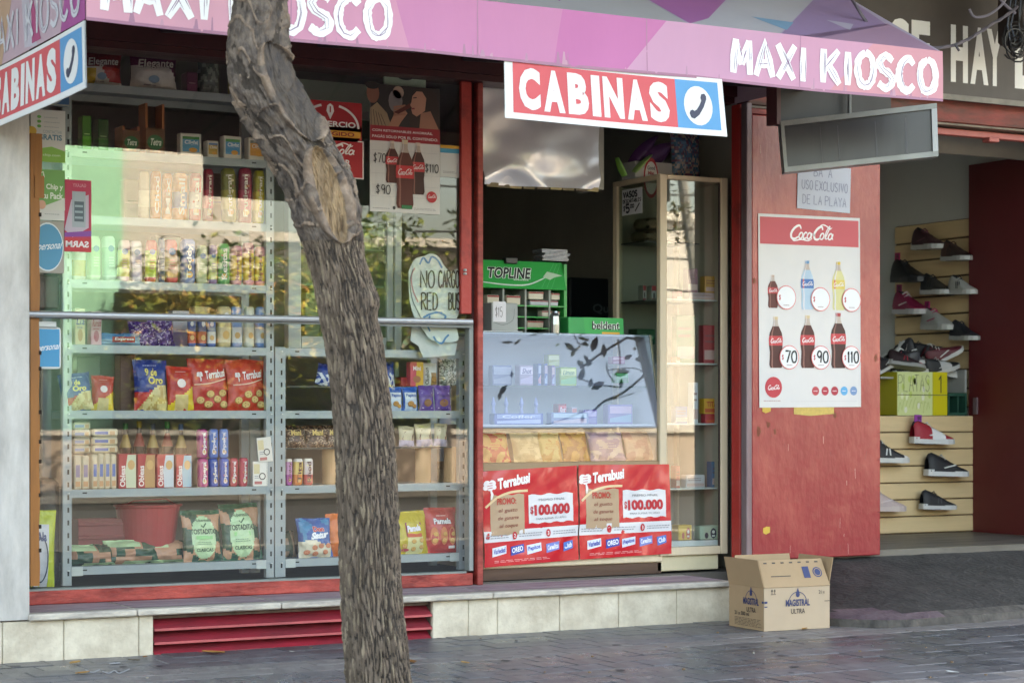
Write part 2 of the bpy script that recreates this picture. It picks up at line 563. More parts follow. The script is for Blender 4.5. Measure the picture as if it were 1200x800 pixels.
# pavers: real slabs with open joints
pav_meshes = []
for k in range(8):
    b = MB(); h = random.uniform(-.002, .003)
    b.rbox(-.0982, .0982, -.0982, .0982, -.06, h, PAVE[[0, 1, 0, 3, 2, 2, 3, 0][k]], .004)
    o = b.build('paver', sidewalk); pav_meshes.append(o.data); bpy.data.objects.remove(o)
n_pav = 0
rows = [[0, 1, 2], [0, 1, 3], [0, 2, 1], [4, 5, 1], [4, 5, 4], [3, 6, 0], [3, 6, 7], [0, 1, 6], [3, 6, 7], [0, 3, 6]]
stuff_pav = MB()
for r in range(16):
    y = -.103 - .2 * r
    for c in range(70):
        x = 1.4 + .2 * c + (.1 if r % 2 else 0)
        pc = V(x, y, 0) - CAM
        D = pc.dot(FWD); u = U0 + pc.dot(RGT) / D * FPX; v = V0 + 1.2 * FPX / D
        if 8 < u + 0 and u < 1215 and v < 812 and x < 9.6 and n_pav < 300 and not (x > 7.4 and y > -.75):
            o = bpy.data.objects.new('paver', pav_meshes[random.choice(rows[r % 10])]); COL.objects.link(o); o.parent = sidewalk
            o.location = (x, y, random.uniform(-.001, .001)); o.rotation_euler = (random.uniform(-.008, .008), random.uniform(-.008, .008), random.choice((0, math.pi / 2)))
            n_pav += 1
        elif -1 < x < 13:
            stuff_pav.box(x - .0965, x + .0965, y - .0965, y + .0965, -.04, random.uniform(-.002, .003), PAVE[[0, 1, 3, 2][random.choice((0, 1, 2)) if r not in (3, 4) else 3]])
struct(stuff_pav.build('paver_field', sidewalk), 'stuff')

# ============================================================ KIOSK BUILDING
M_plaster = mat('white_plaster', 'CFCBC5', .85, var=.12, scale=3.5, bump=.4, bscale=11, col2='A39F99', stretch=(1.5, 1.5, .5), detail=9)
M_tile = mat('cream_tile', 'D6CCB8', .6, var=.1, scale=7, bump=.25, bscale=50, col2='B8AC98')
M_cap = mat('stone_cap', 'CCC4B6', .7, scale=12, col2='A09890', bump=.25, bscale=40, stretch=(.6, 2, 2))
M_capred = mat('stone_cap_stained', 'A8979A', .7, scale=5, col2='86707A', bump=.25, bscale=40, stretch=(.5, 3, 1))
M_red = mat('red_paint', 'B0302A', .45, scale=6, col2='7E1D1C', bump=.15, bscale=30, lo=.25, hi=.45)
M_redd = mat('red_paint_worn', 'B84A40', .5, scale=14, col2='7A2420', bump=.25, bscale=45, stretch=(.4, 1, 1))
M_maroon = mat('maroon_lintel', '4A1418', .5, var=.4, scale=4, bump=.2)
M_dark = mat('dark_interior', 'A6A69E', .9, var=.15, scale=2)
M_brownw = mat('brown_wood', '5B4030', .6, var=.4, scale=3, stretch=(.3, 4, 4), bump=.2)
M_vent = mat('red_vent_paint', '9C2836', .55, scale=5, col2='6E2A30', bump=.2, stretch=(.4, 1, 3))
M_soot = mat('vent_back', '7A6A60', .9, var=.4, scale=6, bump=.4)
XL = X(34, 0)                  # right edge of white pillar
XE = P(860, 700, 0).x          # right end of the stone base
ZCAP = .231
kb = thing('kiosk_building', 'corner shop building with white plaster pillar and tiled stone base', 'building', (3, .5, 0))
b = MB(); b.box(.6, XL, -.005, 1.2, .205, 8.6, M_plaster)
b.build('pillar', kb)
b = MB()
b.box(XL, 10.6, .5, .9, 3.42, 8.6, M_plaster); b.box(.6, 14, .9, 9, 3.42, 8.6, M_plaster); b.box(10.6, 16, .35, .9, 4.4, 8.6, M_plaster)
b.box(.3, 16, -1.9, .5, 4.35, 4.5, M_plaster)  # unseen overhead slab, extended forward to block skylight on the front
b.build('wall', kb)
b = MB(); b.box(-14, .6, .3, 9, -.3, 8.6, M_plaster); b.build('side_wall', kb)
b = MB(); zl = 3.075
b.box(XL, 7.27, .36, .56, zl, 3.42, M_maroon); b.box(XL, 7.27, .33, .36, zl + .035, zl + .16, M_maroon)
b.box(XL, 7.27, .3, .36, zl + .19, zl + .3, M_maroon)
b.build('lintel', kb)
# tiled base
def tiles(us, y0=0.0):
    for a, c in zip(us[:-1], us[1:]):
        xa, xc = (X(a, 0) if a > 0 else X(0, 0) - .3), X(c, 0)
        b = MB(); b.rbox(xa + .0016, xc - .0016, y0, y0 + .03, -.05, .196 + random.uniform(-.001, .002), M_tile, .004)
        b.build('tile', kb)
tiles([-3, 3, 75, 163, 180]); tiles([507, 549, 583, 656, 725, 793, 858])
b = MB()
b.box(.6, X(180, 0), .03, .5, -.1, .2, M_soot); b.box(X(507, 0), XE, .03, .5, -.1, .2, M_soot); b.box(X(180, 0), X(507, 0), .11, .5, -.1, .2, M_soot)
b.build('base_core', kb)
caps = [34, 161, 330, 578, 860]
for a, c in zip(caps[:-1], caps[1:]):
    b = MB(); b.rbox(X(a, -.03) + .002, X(c, -.03) - .002, -.035, .5, .199, ZCAP, M_cap, .006)
    o = b.build('cap_stone', kb)
    q = MB(); q.face([(X(a, -.03) + .01, .05, ZCAP + .002), (X(c, -.03) - .01, .05, ZCAP + .002), (X(c, -.03) - .01, .44, ZCAP + .002), (X(a, -.03) + .01, .44, ZCAP + .002)], M_capred)
    q.build('stained_top', kb)
# louvred vent under the window
vt = thing('louvre_vent', 'red louvred vent with three slats under the stone ledge behind the tree', 'vent', (X(180, 0), .05, 0))
x0, x1 = X(181, 0), X(506, 0)
b = MB(); b.box(x0, x1, .1, .108, -.01, .198, M_soot); b.build('back_panel', vt)
for z in (.128, .06, .0):
    b = MB()
    b.face([(x0, .0, z), (x1, .0, z), (x1, .09, z + .05), (x0, .09, z + .05)], M_vent)
    b.box(x0, x1, -.004, .004, z - .012, z, mat('red_vent_lip', 'C25A5C', .5, var=.3, scale=8))
    b.build('slat', vt)
for z in (.185,):
    b = MB(); b.box(x0, x1, .04, .1, z - .01, z + .008, M_soot); b.build('top_strip', vt)
# interior shell of the kiosk
fl = mat('shop_floor', '5C5650', .7, var=.2)
b = MB(); b.box(XL, 7.6, .5, 4.3, .1, .24, fl); b.build('floor', kb)
b = MB(); b.box(XL, 7.6, 4.2, 4.3, .24, 3.42, M_dark); b.build('back_wall', kb)
b = MB(); b.box(XL - .4, XL - .3, .5, 4.3, .24, 3.42, M_dark); b.build('inner_wall', kb); b = MB(); b.box(7.5, 7.6, .6, 4.3, .24, 3.42, M_dark); b.build('inner_wall', kb)
b = MB(); b.box(XL - .4, 7.6, .56, 4.3, 3.36, 3.42, mat('ceiling_paint', '8A8C88', .9)); b.build('ceiling', kb)

# ============================================================ AWNING
AY, AZ0, AZ1 = -1.5, 2.845, 3.103
AX0 = PP(100, 18, V(0, AY, 0), V(0, 1, 0)).x
AX1 = 7.262
SL = .54
def canv(h):
    h = ''.join('%02X' % int(int(h[i:i + 2], 16) * .93) for i in (0, 2, 4))
    return mat('canvas_' + h, h, .55, var=.05, scale=2.2, bump=.12, bscale=6, stretch=(1, 1, .4))
M_br = mat('brush_white', 'EDEFF2', .5)
M_bk = mat('brush_gap', '8A6A90', .6)  # thin darker lines for dry-brush gaps in the lettering
aw = thing('awning', 'pink and purple canvas awning lettered MAXI KIOSCO above the shop window', 'awning', (AX0, AY, AZ0))
b = MB()
def vf(a, d, k=0):                  # slightly slack cloth
    s_ = .010 * math.sin(a * 2.1) * (1 - d * 3) + .006 * noise.noise(Vector((a * 2.3, d * 3, 1))) + .003 * noise.noise(Vector((a * 9, d * 5, 4)))
    return V(AX0 + a, AY - .012 + s_ - .0007 * k, AZ0 + d - .007 * (1 - d / .26) * abs(math.sin(a * 2.06)))
VW = AX1 - AX0; VH = AZ1 - AZ0
def pv(u, v):                       # pixel -> valance coordinates
    p = PP(u, v, V(0, AY, 0), V(0, 1, 0)); return (p.x - AX0, p.z - AZ0)
b.box(AX0, AX1, AY + .012, AY + .03, AZ0 + .005, AZ1, canv('DCA6BA'))
def pvc(pts): return [(max(.0, min(VW, a)), max(.0, min(VH, c))) for a, c in (pv(*q) for q in pts)]
def vstrip(u0, u1, h, k=1, s0=0, s1=0):
    a0 = pv(u0, 60)[0]; a1 = pv(u1, 60)[0]
    poly(b, vf, [(a0 - s0, 0), (a1 - s1, 0), (a1 + s1, VH), (a0 + s0, VH)], canv(h), k)
a_l, a_r = 0, VW
def band(b0, b1, t0, t1, h):
    n_ = max(4, int((b1 - b0) * 14))
    b.grid(lambda a, q: vf((b0 + (b1 - b0) * a) * (1 - q) + (t0 + (t1 - t0) * a) * q, q * VH, 1), n_, 6, canv(h))
band(0, .7, 0, .62, 'E0A4BA')
band(.7, 1.5, .62, 1.42, 'DA96B6')
band(1.5, 2.25, 1.42, 2.3, 'D084B2')
a1 = pv(755, 70)[0]; a2 = pv(780, 50)[0]
band(2.25, a1 - .12, 2.3, a1 + .12, 'CC74AE')
band(a1 - .12, VW * .72, a1 + .12, VW * .78, 'D29CBE')
band(VW * .72, VW * .84, VW * .78, VW * .9, 'D49ABA')
band(VW * .84, VW, VW * .9, VW, 'DC98A6')
b.build('valance', aw, smooth=True)
b = MB(); b.grid(lambda a, q: vf(VW * a, -.006 + .014 * q, 2), 90, 1, canv('B07C98')); b.build('hem', aw)
b = MB()
for k in range(1, 5):
    xs_ = VW * k / 5; b.grid(lambda a, q: vf(xs_ - .003 + .006 * a, VH * q, 2.4), 1, 8, canv('B884A2'))
b.build('seam', aw)
b = MB(); random.seed(8)
for k in range(40):
    xs_ = random.uniform(.05, VW - .1); w_ = random.uniform(.004, .03); h_ = random.uniform(.01, .06); b.grid(lambda a, q: vf(xs_ + w_ * (a - .5) * (1 - .6 * q), .004 + h_ * q, 2.2), 1, 4, mat('hem_grime_%d' % (k % 3), ('B088A0', 'A67C94', 'BE94A8')[k % 3], .7))
struct(b.build('grime', aw), 'stuff')
b = MB()
random.seed(5)
hx0, hx1 = pv(858, 70)[0], pv(1093, 90)[0]
hand(b, vf, 'MAXI KIOSCO', hx0, .04, hx1 - hx0, .165, .045, M_br, 5, wob=.16, taper=.25, jit=.03, gap=.32, dbl=2, m2=M_bk)
hx0, hx1 = pv(121, 0)[0], pv(454, 10)[0]
hand(b, vf, 'MAXI KIOSCO', hx0, .045, hx1 - hx0, .17, .045, M_br, 5, wob=.16, taper=.25, jit=.03, gap=.32, dbl=2, m2=M_bk)
b.build('lettering', aw)
# sloping top with printed triangles
son = V(0, -SL, 1).normalized()
so = V(AX0, AY, AZ1 + .001)
sfr = frame(so, (1, 0, 0), (0, 1, SL))
SLL = math.hypot(1.9, 1.9 * SL)
b = MB(); rect(b, sfr, 0, 0, VW, SLL, canv('B9AFC6'), 0)
b.face([sfr(0, 0, -12), sfr(VW, 0, -12), sfr(VW, SLL, -12), sfr(0, SLL, -12)][::-1], mat('canvas_underside', 'B49AA6', .8))
def ps(u, v):
    p = PP(u, v, so, son); d = p - so
    return (max(0, min(VW, d.x)), max(0, min(SLL, d.dot(V(0, 1, SL).normalized()))))
def sp(pts, h, k): poly(b, sfr, [ps(*q) for q in pts], canv(h), k)
sp([(470, -12), (600, 4), (640, 22), (560, 12), (440, -2)], 'D6D8DA', 1)
sp([(560, -14), (735, -14), (806, 28), (560, 12)], 'B4B2B6', 1)
sp([(735, -14), (870, -20), (830, 22), (810, 29)], 'B06CA8', 2)
sp([(640, -20), (690, -20), (655, 2)], '9A4FA0', 2)
sp([(870, -16), (975, -16), (930, 50), (815, 32)], 'C0BEC6', 1)
sp([(880, 20), (930, 27), (922, 36)], '7FA8C6', 3)
sp([(975, -16), (1010, -5), (1040, 30), (960, 45), (935, 52)], 'A288B0', 2)
sp([(968, 24), (1000, 29), (996, 36)], 'BDB4C8', 3)
sp([(1040, 28), (1102, 62), (950, 50)], 'B490AC', 2)
sp([(200, -40), (420, -30), (380, -16), (150, -35)], 'C98ABF', 1)
b.build('canopy_top', aw)
# left side panel
sd = frame((AX0, AY + 1.9, AZ0), (0, -1, 0), (0, 0, 1))
b = MB()
poly(b, sd, [(0, 0), (1.9, 0), (1.9, VH), (0, VH + 1.9 * SL)], canv('C8AEBE'), 0)
poly(b, sd, [(1.55, 0), (1.9, 0), (1.9, VH), (1.7, VH + .1)], canv('B0509A'), 1)
poly(b, sd, [(.3, 0), (.62, 0), (.95, VH + .3), (.7, VH + .45)], canv('C7A58C'), 1)
poly(b, sd, [(1.0, .02), (1.2, -.0), (1.05, VH), (.95, VH)], canv('C6C2D2'), 1)
poly(b, sd, [(1.12, 0.02), (1.26, .02), (1.1, .28)], canv('B4467E'), 2)
hand(b, sd, 'MAXI KIOSCO', .42, .05, 1.4, .165, .03, mat('brush_grey', 'C9CCD6', .6), 5, wob=.15, taper=.25, jit=.03, gap=.32, dbl=2, m2=M_bk)
b.build('side_panel', aw)
sd2 = frame((AX1, AY, AZ0), (0, 1, 0), (0, 0, 1))
b = MB(); poly(b, sd2, [(0, VH - .03), (1.9, VH - .03), (1.9, VH + 1.9 * SL), (0, VH)], canv('B9A4C4'), 0); poly(b, sd2, [(0, VH - .03), (1.9, VH - .03), (1.9, VH + 1.9 * SL), (0, VH)], mat('canvas_underside', '4A3A44', .8), -8); b.build('end_panel', aw)
b = MB()
M_iron = mat('awning_iron', '54484C', .6, .3, var=.3)
b.tube([(AX0 + .02, AY + .02, AZ0 + .02), (AX1 - .02, AY + .02, AZ0 + .02)], .014, M_iron)
for k in range(6):
    x = AX0 + .1 + (VW - .2) * k / 5
    b.tube([(x, AY + .02, AZ0 + .02), (x, .34, AZ0 + .34)], .012, M_iron)
    b.tube([(x, AY + .02, AZ1 - .03), (x, .38, AZ1 + 1.83 * SL)], .012, M_iron)
b.build('frame', aw)

# ---- hanging CABINAS signs
M_sred = mat('sign_red', 'D2505A', .5, var=.08, scale=5)
M_sblue = mat('sign_blue', '3E92C8', .45, var=.06, scale=5)
M_swhite = mat('sign_white', 'DDE0E2', .5)
M_sdark = mat('sign_dark', '2D3550', .5)
def cabinas(name, label, c, fr0, rimw):
    """c: four corners TL TR BR BL; returns thing"""
    TL, TR, BR, BL = c
    def f(a, d, k=0):              # bilinear, with a little sag in the sheet
        p = BL.lerp(BR, a).lerp(TL.lerp(TR, a), d)
        nn = (TR - TL).cross(TL - BL).normalized()
        return p + nn * (.0007 * k + .006 * math.sin(a * 5) * (1 - d)) + V(0, 0, 1) * (-.006 * math.sin(math.pi * a))
    t = thing(name, label, 'sign', (TL + BR) / 2)
    b = MB()
    b.grid(lambda a, d: f(a, d, 0), 12, 3, M_swhite)
    b.grid(lambda a, d: f(1 - a, d, -8), 12, 3, M_swhite)
    b.build('board', t)
    b = MB(); b.grid(lambda a, d: f(.035 + .735 * a, .1 + .83 * d, 1), 10, 3, M_sred); b.build('red_field', t)
    b = MB(); b.grid(lambda a, d: f(.77 + .205 * a, .1 + .83 * d, 1), 4, 3, M_sblue); b.build('blue_field', t)
    b = MB(); spaced(b, f, 'CABINAS', .06, .165, .675, .69, M_swhite, 3, .06); b.build('lettering', t)
    b = MB()
    disc(b, f, .873, .5, .068, M_swhite, 3, ry=.34)
    def g(a, d, k=0): return f(.873 + a * .068, .5 + d * .34, k)
    poly(b, g, [(-.66, -.42), (-.56, -.62), (-.34, -.68), (.02, -.46), (.36, -.06), (.58, .34), (.60, .5), (.48, .64), (.26, .6), (.18, .42), (.22, .26), (.08, .04), (-.14, -.2), (-.3, -.28), (-.44, -.22), (-.6, -.28)], M_sdark, 5)
    b2 = [(-.55, -.62), (-.2, -.7), (-.1, -.45), (-.25, -.38), (.2, .12), (.32, .05), (.62, .3), (.5, .68), (.15, .66), (-.55, -.2)]
    pts = smooth_pts([(-.5, -.55), (-.12, -.35), (.22, .05), (.42, .5)])
    b.build('phone_symbol', t)
    return t
yS = AY - .012
cabinas('hanging_sign', 'red and blue CABINAS sign with telephone symbol on the long front edge of the awning', [P(591, 66, yS), P(846, 93, yS), P(853, 160, yS - .0), P(592, 138, yS)], None, 0)
xs = AX0 - .004
def psd(u, v): return PX(u, v, xs)
cab2 = [V(xs, psd(0, 70).y + .2, AZ0 - .005), V(xs, AY + .0, AZ0 - .005), V(xs, AY + .0, AZ0 - .285), V(xs, psd(0, 70).y + .2, AZ0 - .285)]
cabinas('hanging_sign', 'CABINAS sign seen at a slant, under the left awning side beside the pillar', cab2, None, 0)
# ============================================================ STREET TREE (foreground trunk, crown above the frame)
TY = -2.2
prof = [(860, 410, 490), (800, 405, 483), (740, 401, 476), (700, 398.5, 471.5), (650, 397, 469.5), (600, 395.5, 468), (550, 393, 465.5), (500, 390.5, 462), (450, 386, 457), (400, 379, 450), (360, 371, 442), (330, 366, 437), (300, 358, 429),
        (270, 348, 426), (240, 338, 421), (210, 325, 413), (180, 308, 399), (150, 291, 384), (120, 276, 366), (95, 268, 352), (70, 266, 341), (45, 268, 336), (20, 272, 336), (0, 275, 335), (-40, 280, 337), (-90, 288, 338)]
sp_ = smooth_pts([(float(a), float(c), float(d)) for a, c, d in prof], 8)
NA = 340
fwd_h = Vector((P(430, 485, TY) - CAM)); fwd_h.z = 0; fwd_h.normalize()
side_h = Vector((fwd_h.y, -fwd_h.x, 0))
rings = []
dens = []
for i in range(len(sp_) - 1):
    for t in (0, .33, .67):
        dens.append(tuple(sp_[i][k] * (1 - t) + sp_[i + 1][k] * t for k in range(3)))
M_bark = mat('bark', '78685A', .9, scale=20, col2='4E4236', bump=1.0, bscale=26, stretch=(2.2, 2.2, .32), detail=9)
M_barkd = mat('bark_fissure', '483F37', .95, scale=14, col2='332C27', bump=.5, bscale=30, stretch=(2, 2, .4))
M_barkl = mat('bark_plate', '94846F', .85, scale=16, col2='6E604E', bump=1.0, bscale=34, stretch=(2.2, 2.2, .4), detail=9)
M_bark2 = mat('bark_scarred', '74665A', .7, scale=16, col2='332C2A', bump=.8, bscale=26, stretch=(1.2, 1.2, .8), detail=9)
M_lip = mat('bark_callus', '8E7A68', .7, scale=14, col2='54463C', bump=.7, bscale=22, detail=8)
M_wound = mat('bare_heartwood', 'A88C6A', .7, scale=12, col2='5A4836', bump=.9, bscale=24, stretch=(3, 3, .35), detail=8)
M_dwound = mat('dark_dead_wood', '54493F', .7, scale=16, col2='36302F', bump=.6, bscale=16, stretch=(1.6, 1.6, .6), detail=8)
def wound1(px, v):      # tan wound, centre line from (374,190) to (402,282)
    if not 175 < v < 300: return 9
    cx = 376 + (v - 190) * .27; hw = 14 * max(0.01, 1 - ((v - 232) / 56.0) ** 2) ** .5 if abs(v - 232) < 56 else .01
    return abs(px - cx) / hw if hw > .5 else 9
def wound2(px, v):      # dark hollow, from (322,60) to (372,165)
    if not 45 < v < 180: return 9
    cx = 322 + (v - 62) * .44; hw = 21 * max(0.01, 1 - ((v - 112) / 58.0) ** 2) ** .5 if abs(v - 112) < 58 else .01
    return abs(px - cx) / hw if hw > .5 else 9
tv = []; tm = []
for (v, l, r) in dens:
    c = P((l + r) / 2, v, TY); R = (r - l) / 2 / ppm((l + r) / 2, TY)
    row = []
    for k in range(NA):
        th = 2 * math.pi * k / NA
        s_, c_ = math.sin(th), math.cos(th)
        px = (l + r) / 2 + (r - l) / 2 * s_
        q = Vector((s_ * 3.2, c_ * 3.2, c.z * 1.5))
        big = noise.noise(q * .7) * .05
        w1, w2 = (wound1(px, v), wound2(px, v)) if c_ > -.1 else (9, 9)
        scar = max(0, min(1, (330 - v) / 90.0))
        # plates: ridged stretched noise
        qq = Vector((s_ * R * 86, c_ * R * 86, c.z * 10.5)) + Vector((1, 1, 0)) * .9 * noise.noise(Vector((s_ * 3, c_ * 3, c.z * 7)))
        n1 = noise.noise(qq); n2 = noise.noise(qq * 2.1 + Vector((7, 3, 1)))
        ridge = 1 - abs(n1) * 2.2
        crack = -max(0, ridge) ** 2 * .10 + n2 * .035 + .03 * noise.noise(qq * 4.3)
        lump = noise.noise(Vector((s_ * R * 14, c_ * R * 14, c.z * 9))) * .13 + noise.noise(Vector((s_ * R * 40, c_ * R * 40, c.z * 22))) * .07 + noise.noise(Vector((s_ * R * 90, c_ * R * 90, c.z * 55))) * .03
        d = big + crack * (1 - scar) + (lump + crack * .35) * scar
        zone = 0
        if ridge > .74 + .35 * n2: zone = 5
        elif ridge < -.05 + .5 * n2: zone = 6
        if scar > .5: zone = 1
        if scar > .5 and lump < -.035: zone = 5
        for w_, z_ in ((w1, 3), (w2, 4)):
            if w_ < 1: d = -.11 * (1 - w_ ** 4) - .02 + .04 * n2 + .05 * noise.noise(Vector((px * .16, 0, v * .03))) - .05 * max(0, 1 - abs(noise.noise(Vector((px * .11 + 3, 1, v * .018)))) * 9); zone = z_
            elif w_ < (2.0 if z_ == 3 else 1.5):
                ww_ = (2.0 if z_ == 3 else 1.5) - 1; d = .12 * math.sin((w_ - 1) / ww_ * math.pi) + lump * .6; zone = 2 if noise.noise(Vector((px * .09, v * .05, 2))) > -.15 else 1
        if zone == 1 and abs(noise.noise(Vector((px * .045, v * .03, 4)))) < .055: zone = 2; d += .04
        kn = math.exp(-((px - 440) ** 2 + (v - 350) ** 2) / 160.0) * .16 if c_ > -.4 else 0
        rr = R * (.985 + d + kn)
        row.append(c + side_h * (s_ * rr) - fwd_h * (c_ * rr))
        tm.append(zone)
    tv.append(row)
tree = thing('street_tree', 'leaning street tree with rough grey bark and a pale bare wound in its trunk', 'tree', P(446, 830, TY))
b = MB()
fs = []; 
vs = [p for row in tv for p in row]
for i in range(len(tv) - 1):
    for k in range(NA):
        fs.append((i * NA + k, (i + 1) * NA + k, (i + 1) * NA + (k + 1) % NA, i * NA + (k + 1) % NA))
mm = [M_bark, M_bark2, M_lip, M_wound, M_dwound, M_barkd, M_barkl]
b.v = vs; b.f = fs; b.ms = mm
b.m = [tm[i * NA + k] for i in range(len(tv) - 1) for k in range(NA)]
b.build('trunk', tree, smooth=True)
# limbs and crown above the frame
top = sum(tv[-1], Vector()) / NA
def limb(mb, p, d, L, r, depth, leaves, m=None):
    pts = [p]; rad = [r]
    n = 5
    for i in range(n):
        d = (d + Vector((random.uniform(-.18, .18), random.uniform(-.18, .18), random.uniform(-.1, .16)))).normalized()
        pts.append(pts[-1] + d * (L / n)); rad.append(r * (1 - .62 * (i + 1) / n))
    mb.tube(pts, rad, m or M_bark2, 7 if r > .03 else 4)
    if depth == 0:
        leaves.extend(pts[2:])
        return
    for k in range(3 if depth > 1 else 4):
        q = pts[random.choice((3, 4, 5))]
        dd = (d + Vector((random.uniform(-1, 1), random.uniform(-1, 1), random.uniform(-.3, .7))) * .9).normalized()
        limb(mb, q, dd, L * random.uniform(.55, .75), rad[-1] * 1.0, depth - 1, leaves, m)
def leaf_mass(mb, pts, n, spread, size, mats):
    for p in pts:
        for k in range(n):
            c = p + Vector((random.gauss(0, spread), random.gauss(0, spread), random.gauss(0, spread * .8)))
            a = random.uniform(0, 6.28); t = random.uniform(-.8, .5)
            d = Vector((math.cos(a) * math.cos(t), math.sin(a) * math.cos(t), math.sin(t)))
            w = d.cross(Vector((random.uniform(-.4, .4), random.uniform(-.4, .4), 1))).normalized()
            s_ = size * random.uniform(.6, 1.3)
            mb.face([c - d * s_, c + w * s_ * .45 - d * s_ * .2, c + w * s_ * .3 + d * s_ * .5, c + d * s_ * 1.1, c - w * s_ * .3 + d * s_ * .5, c - w * s_ * .45 - d * s_ * .2], random.choice(mats))
LEAF = [mat('leaf_%d' % i, h, .5, spec=.3) for i, h in enumerate(('4F6A2C', '6B7A30', '3C5526', '86853C', '57622C'))]
LEAFY = [mat('leaf_y%d' % i, h, .5, spec=.3) for i, h in enumerate(('8C8C3C', '9A8C40', '6C7A34', 'A6883E', '7E8038', '8A6038'))]
b = MB(); lv = []
random.seed(3)
limb(b, top - V(0, 0, .03), V(.25, .1, 1), 1.6, .115, 3, lv); limb(b, top - V(0, 0, .03), V(-.5, -.5, .8), 1.5, .09, 3, lv)
b.build('limbs', tree)
cl_ = []  # unseen canopy clusters, added wide and flat to block overhead light
for k in range(1500):
    a_, c_, r_ = random.uniform(0, 6.28), random.uniform(-1, 1), random.random() ** .4
    q = V(math.cos(a_) * math.sqrt(1 - c_ * c_), math.sin(a_) * math.sqrt(1 - c_ * c_), c_) * r_
    p_ = V(4.6 + q.x * 8.0, -2.3 + q.y * 1.5, 5.0 + q.z * .9)
    if noise.noise(p_ * .8) > -.3 and p_.z > 4.05: cl_.append(p_)
b = MB(); leaf_mass(b, lv[::2], 5, .24, .055, LEAF); leaf_mass(b, cl_, 14, .2, .1, LEAF); struct(b.build('crown', tree), 'stuff')

# ============================================================ ACROSS THE STREET (seen only as reflections in the shop glass)
def house(name, label, x0, x1, y, h, m, cat='building', wins=True, group=None):
    t = thing(name, label, cat, ((x0 + x1) / 2, y, 0))
    b = MB(); b.box(x0, x1, y - 8, y, -.05, h, m); b.box(x0 - .05, x1 + .05, y - 8, y + .12, h, h + .18, M_plaster); b.build('wall', t)
    if wins:
        n = max(1, int((x1 - x0) / 3))
        for k in range(n):
            for j in range(max(1, int(h / 3.2))):
                cx = x0 + (x1 - x0) * (k + .5) / n
                b = MB(); b.box(cx - .55, cx + .55, y, y + .06, 1 + 3.1 * j, 2.5 + 3.1 * j, M_plaster); f = b.build('window', t)
                b = MB(); b.box(cx - .45, cx + .45, y + .061, y + .07, 1.1 + 3.1 * j, 2.4 + 3.1 * j, mat('far_window', '39434A', .15)); b.build('pane', f)
    return t
M_green = mat('pale_green_wall', '9AD6B8', .8, var=.06, scale=1)
M_cream = mat('cream_wall', 'DCD2C4', .8, var=.06, scale=1)
M_terra = mat('terracotta_wall', '9E5A48', .8, var=.15, scale=1)
M_pinkw = mat('pinkish_wall', 'A8988C', .8, var=.1, scale=1.5)
gx0, gx1 = REFL(75, 260, -24).x, REFL(143, 260, -24).x
house('green_house', 'pale green sunlit house across the street', gx0, gx1, -24, 6.6, M_green, wins=False)
house('cream_house', 'cream plastered house across the street beside the pale green one', gx1 + .02, REFL(318, 260, -24).x, -24.5, 6.6, mat('white_house_wall', 'C4C0BC', .8, var=.05, scale=1), wins=False)
hx_ = REFL(318, 260, -24).x
house('shaded_house', 'long house across the street behind the hedge, coloured dark as if shaded', hx_ + .1, hx_ + 9, -27, 4.6, mat('shaded_wall', '5A544E', .8, var=.15, scale=1))  # dark wall colour stands in for a building in shade
house('white_house', 'white house across the street opposite the tall cabinet', hx_ + 9.1, hx_ + 24, -25, 5.2, mat('white_house_wall', 'C4C0BC', .8), wins=True)
house('grey_house', 'grey house across the street, left end', gx0 - 12, gx0 - .05, -25, 4, mat('grey_wall', '6C6F6C', .8))
t = thing('garden_wall', 'low pinkish garden wall on the far pavement', 'wall', (10, -22, 0))
b = MB(); b.box(2, 34, -22.3, -22, -.03, .85, M_pinkw); b.build('wall_body', t)
b = MB(); b.box(1.95, 34.05, -22.36, -21.94, .85, .93, M_plaster); b.build('coping', t)
def far_tree(label, x, y, h, cr, seed, leaf, n=5):
    random.seed(seed)
    t = thing('far_tree', label, 'tree', (x, y, -.03), group='trees across the street')
    b = MB(); lv = []
    b.tube([(x, y, -.1), (x + .05, y, h * .2), (x + .1, y + .05, h * .35)], [.11, .09, .07], M_bark2, 8)
    for k in range(5):
        a = k * 1.26 + random.uniform(-.3, .3)
        limb(b, V(x + .08, y + .03, h * random.uniform(.16, .34)), V(math.cos(a) * .8, math.sin(a) * .8, .75), cr * .9, .045, 2, lv)
    b.build('trunk', t)
    b = MB(); leaf_mass(b, lv, n, .3, .085, leaf); struct(b.build('crown', t), 'stuff')
p = REFL(250, 300, -19); far_tree('yellow green bushy street tree across the road, left one', p.x, -19, 4.6, 1.3, 4, LEAFY, 14)
p = REFL(520, 300, -19.5); far_tree('green street tree across the road, right one', p.x, -19.5, 5.6, 1.9, 6, LEAF, 16)
p = REFL(400, 300, -19.5); far_tree('green street tree across the road, between the other two', p.x, -19.5, 5.0, 1.6, 7, LEAF, 14)
t = thing('hedge', 'tall clipped green hedge behind the garden wall across the street', 'hedge', (22, -23.2, 0))
random.seed(31); hp_ = []
ha, hb = REFL(150, 300, -23).x, REFL(560, 300, -23).x
for k in range(900): hp_.append(V(random.uniform(ha, hb), -23.2 + random.uniform(-.2, .35), random.uniform(.9, 3.75) + .3 * math.sin(k * 1.7)))
b = MB(); leaf_mass(b, hp_, 12, .16, .11, LEAF + LEAFY[:3]); struct(b.build('foliage', t), 'stuff')
b = MB(); b.box(ha, hb, -23.8, -23.3, -.03, 3.3, mat('hedge_core', '2A341C', .9, var=.4, scale=6)); b.build('stems', t)
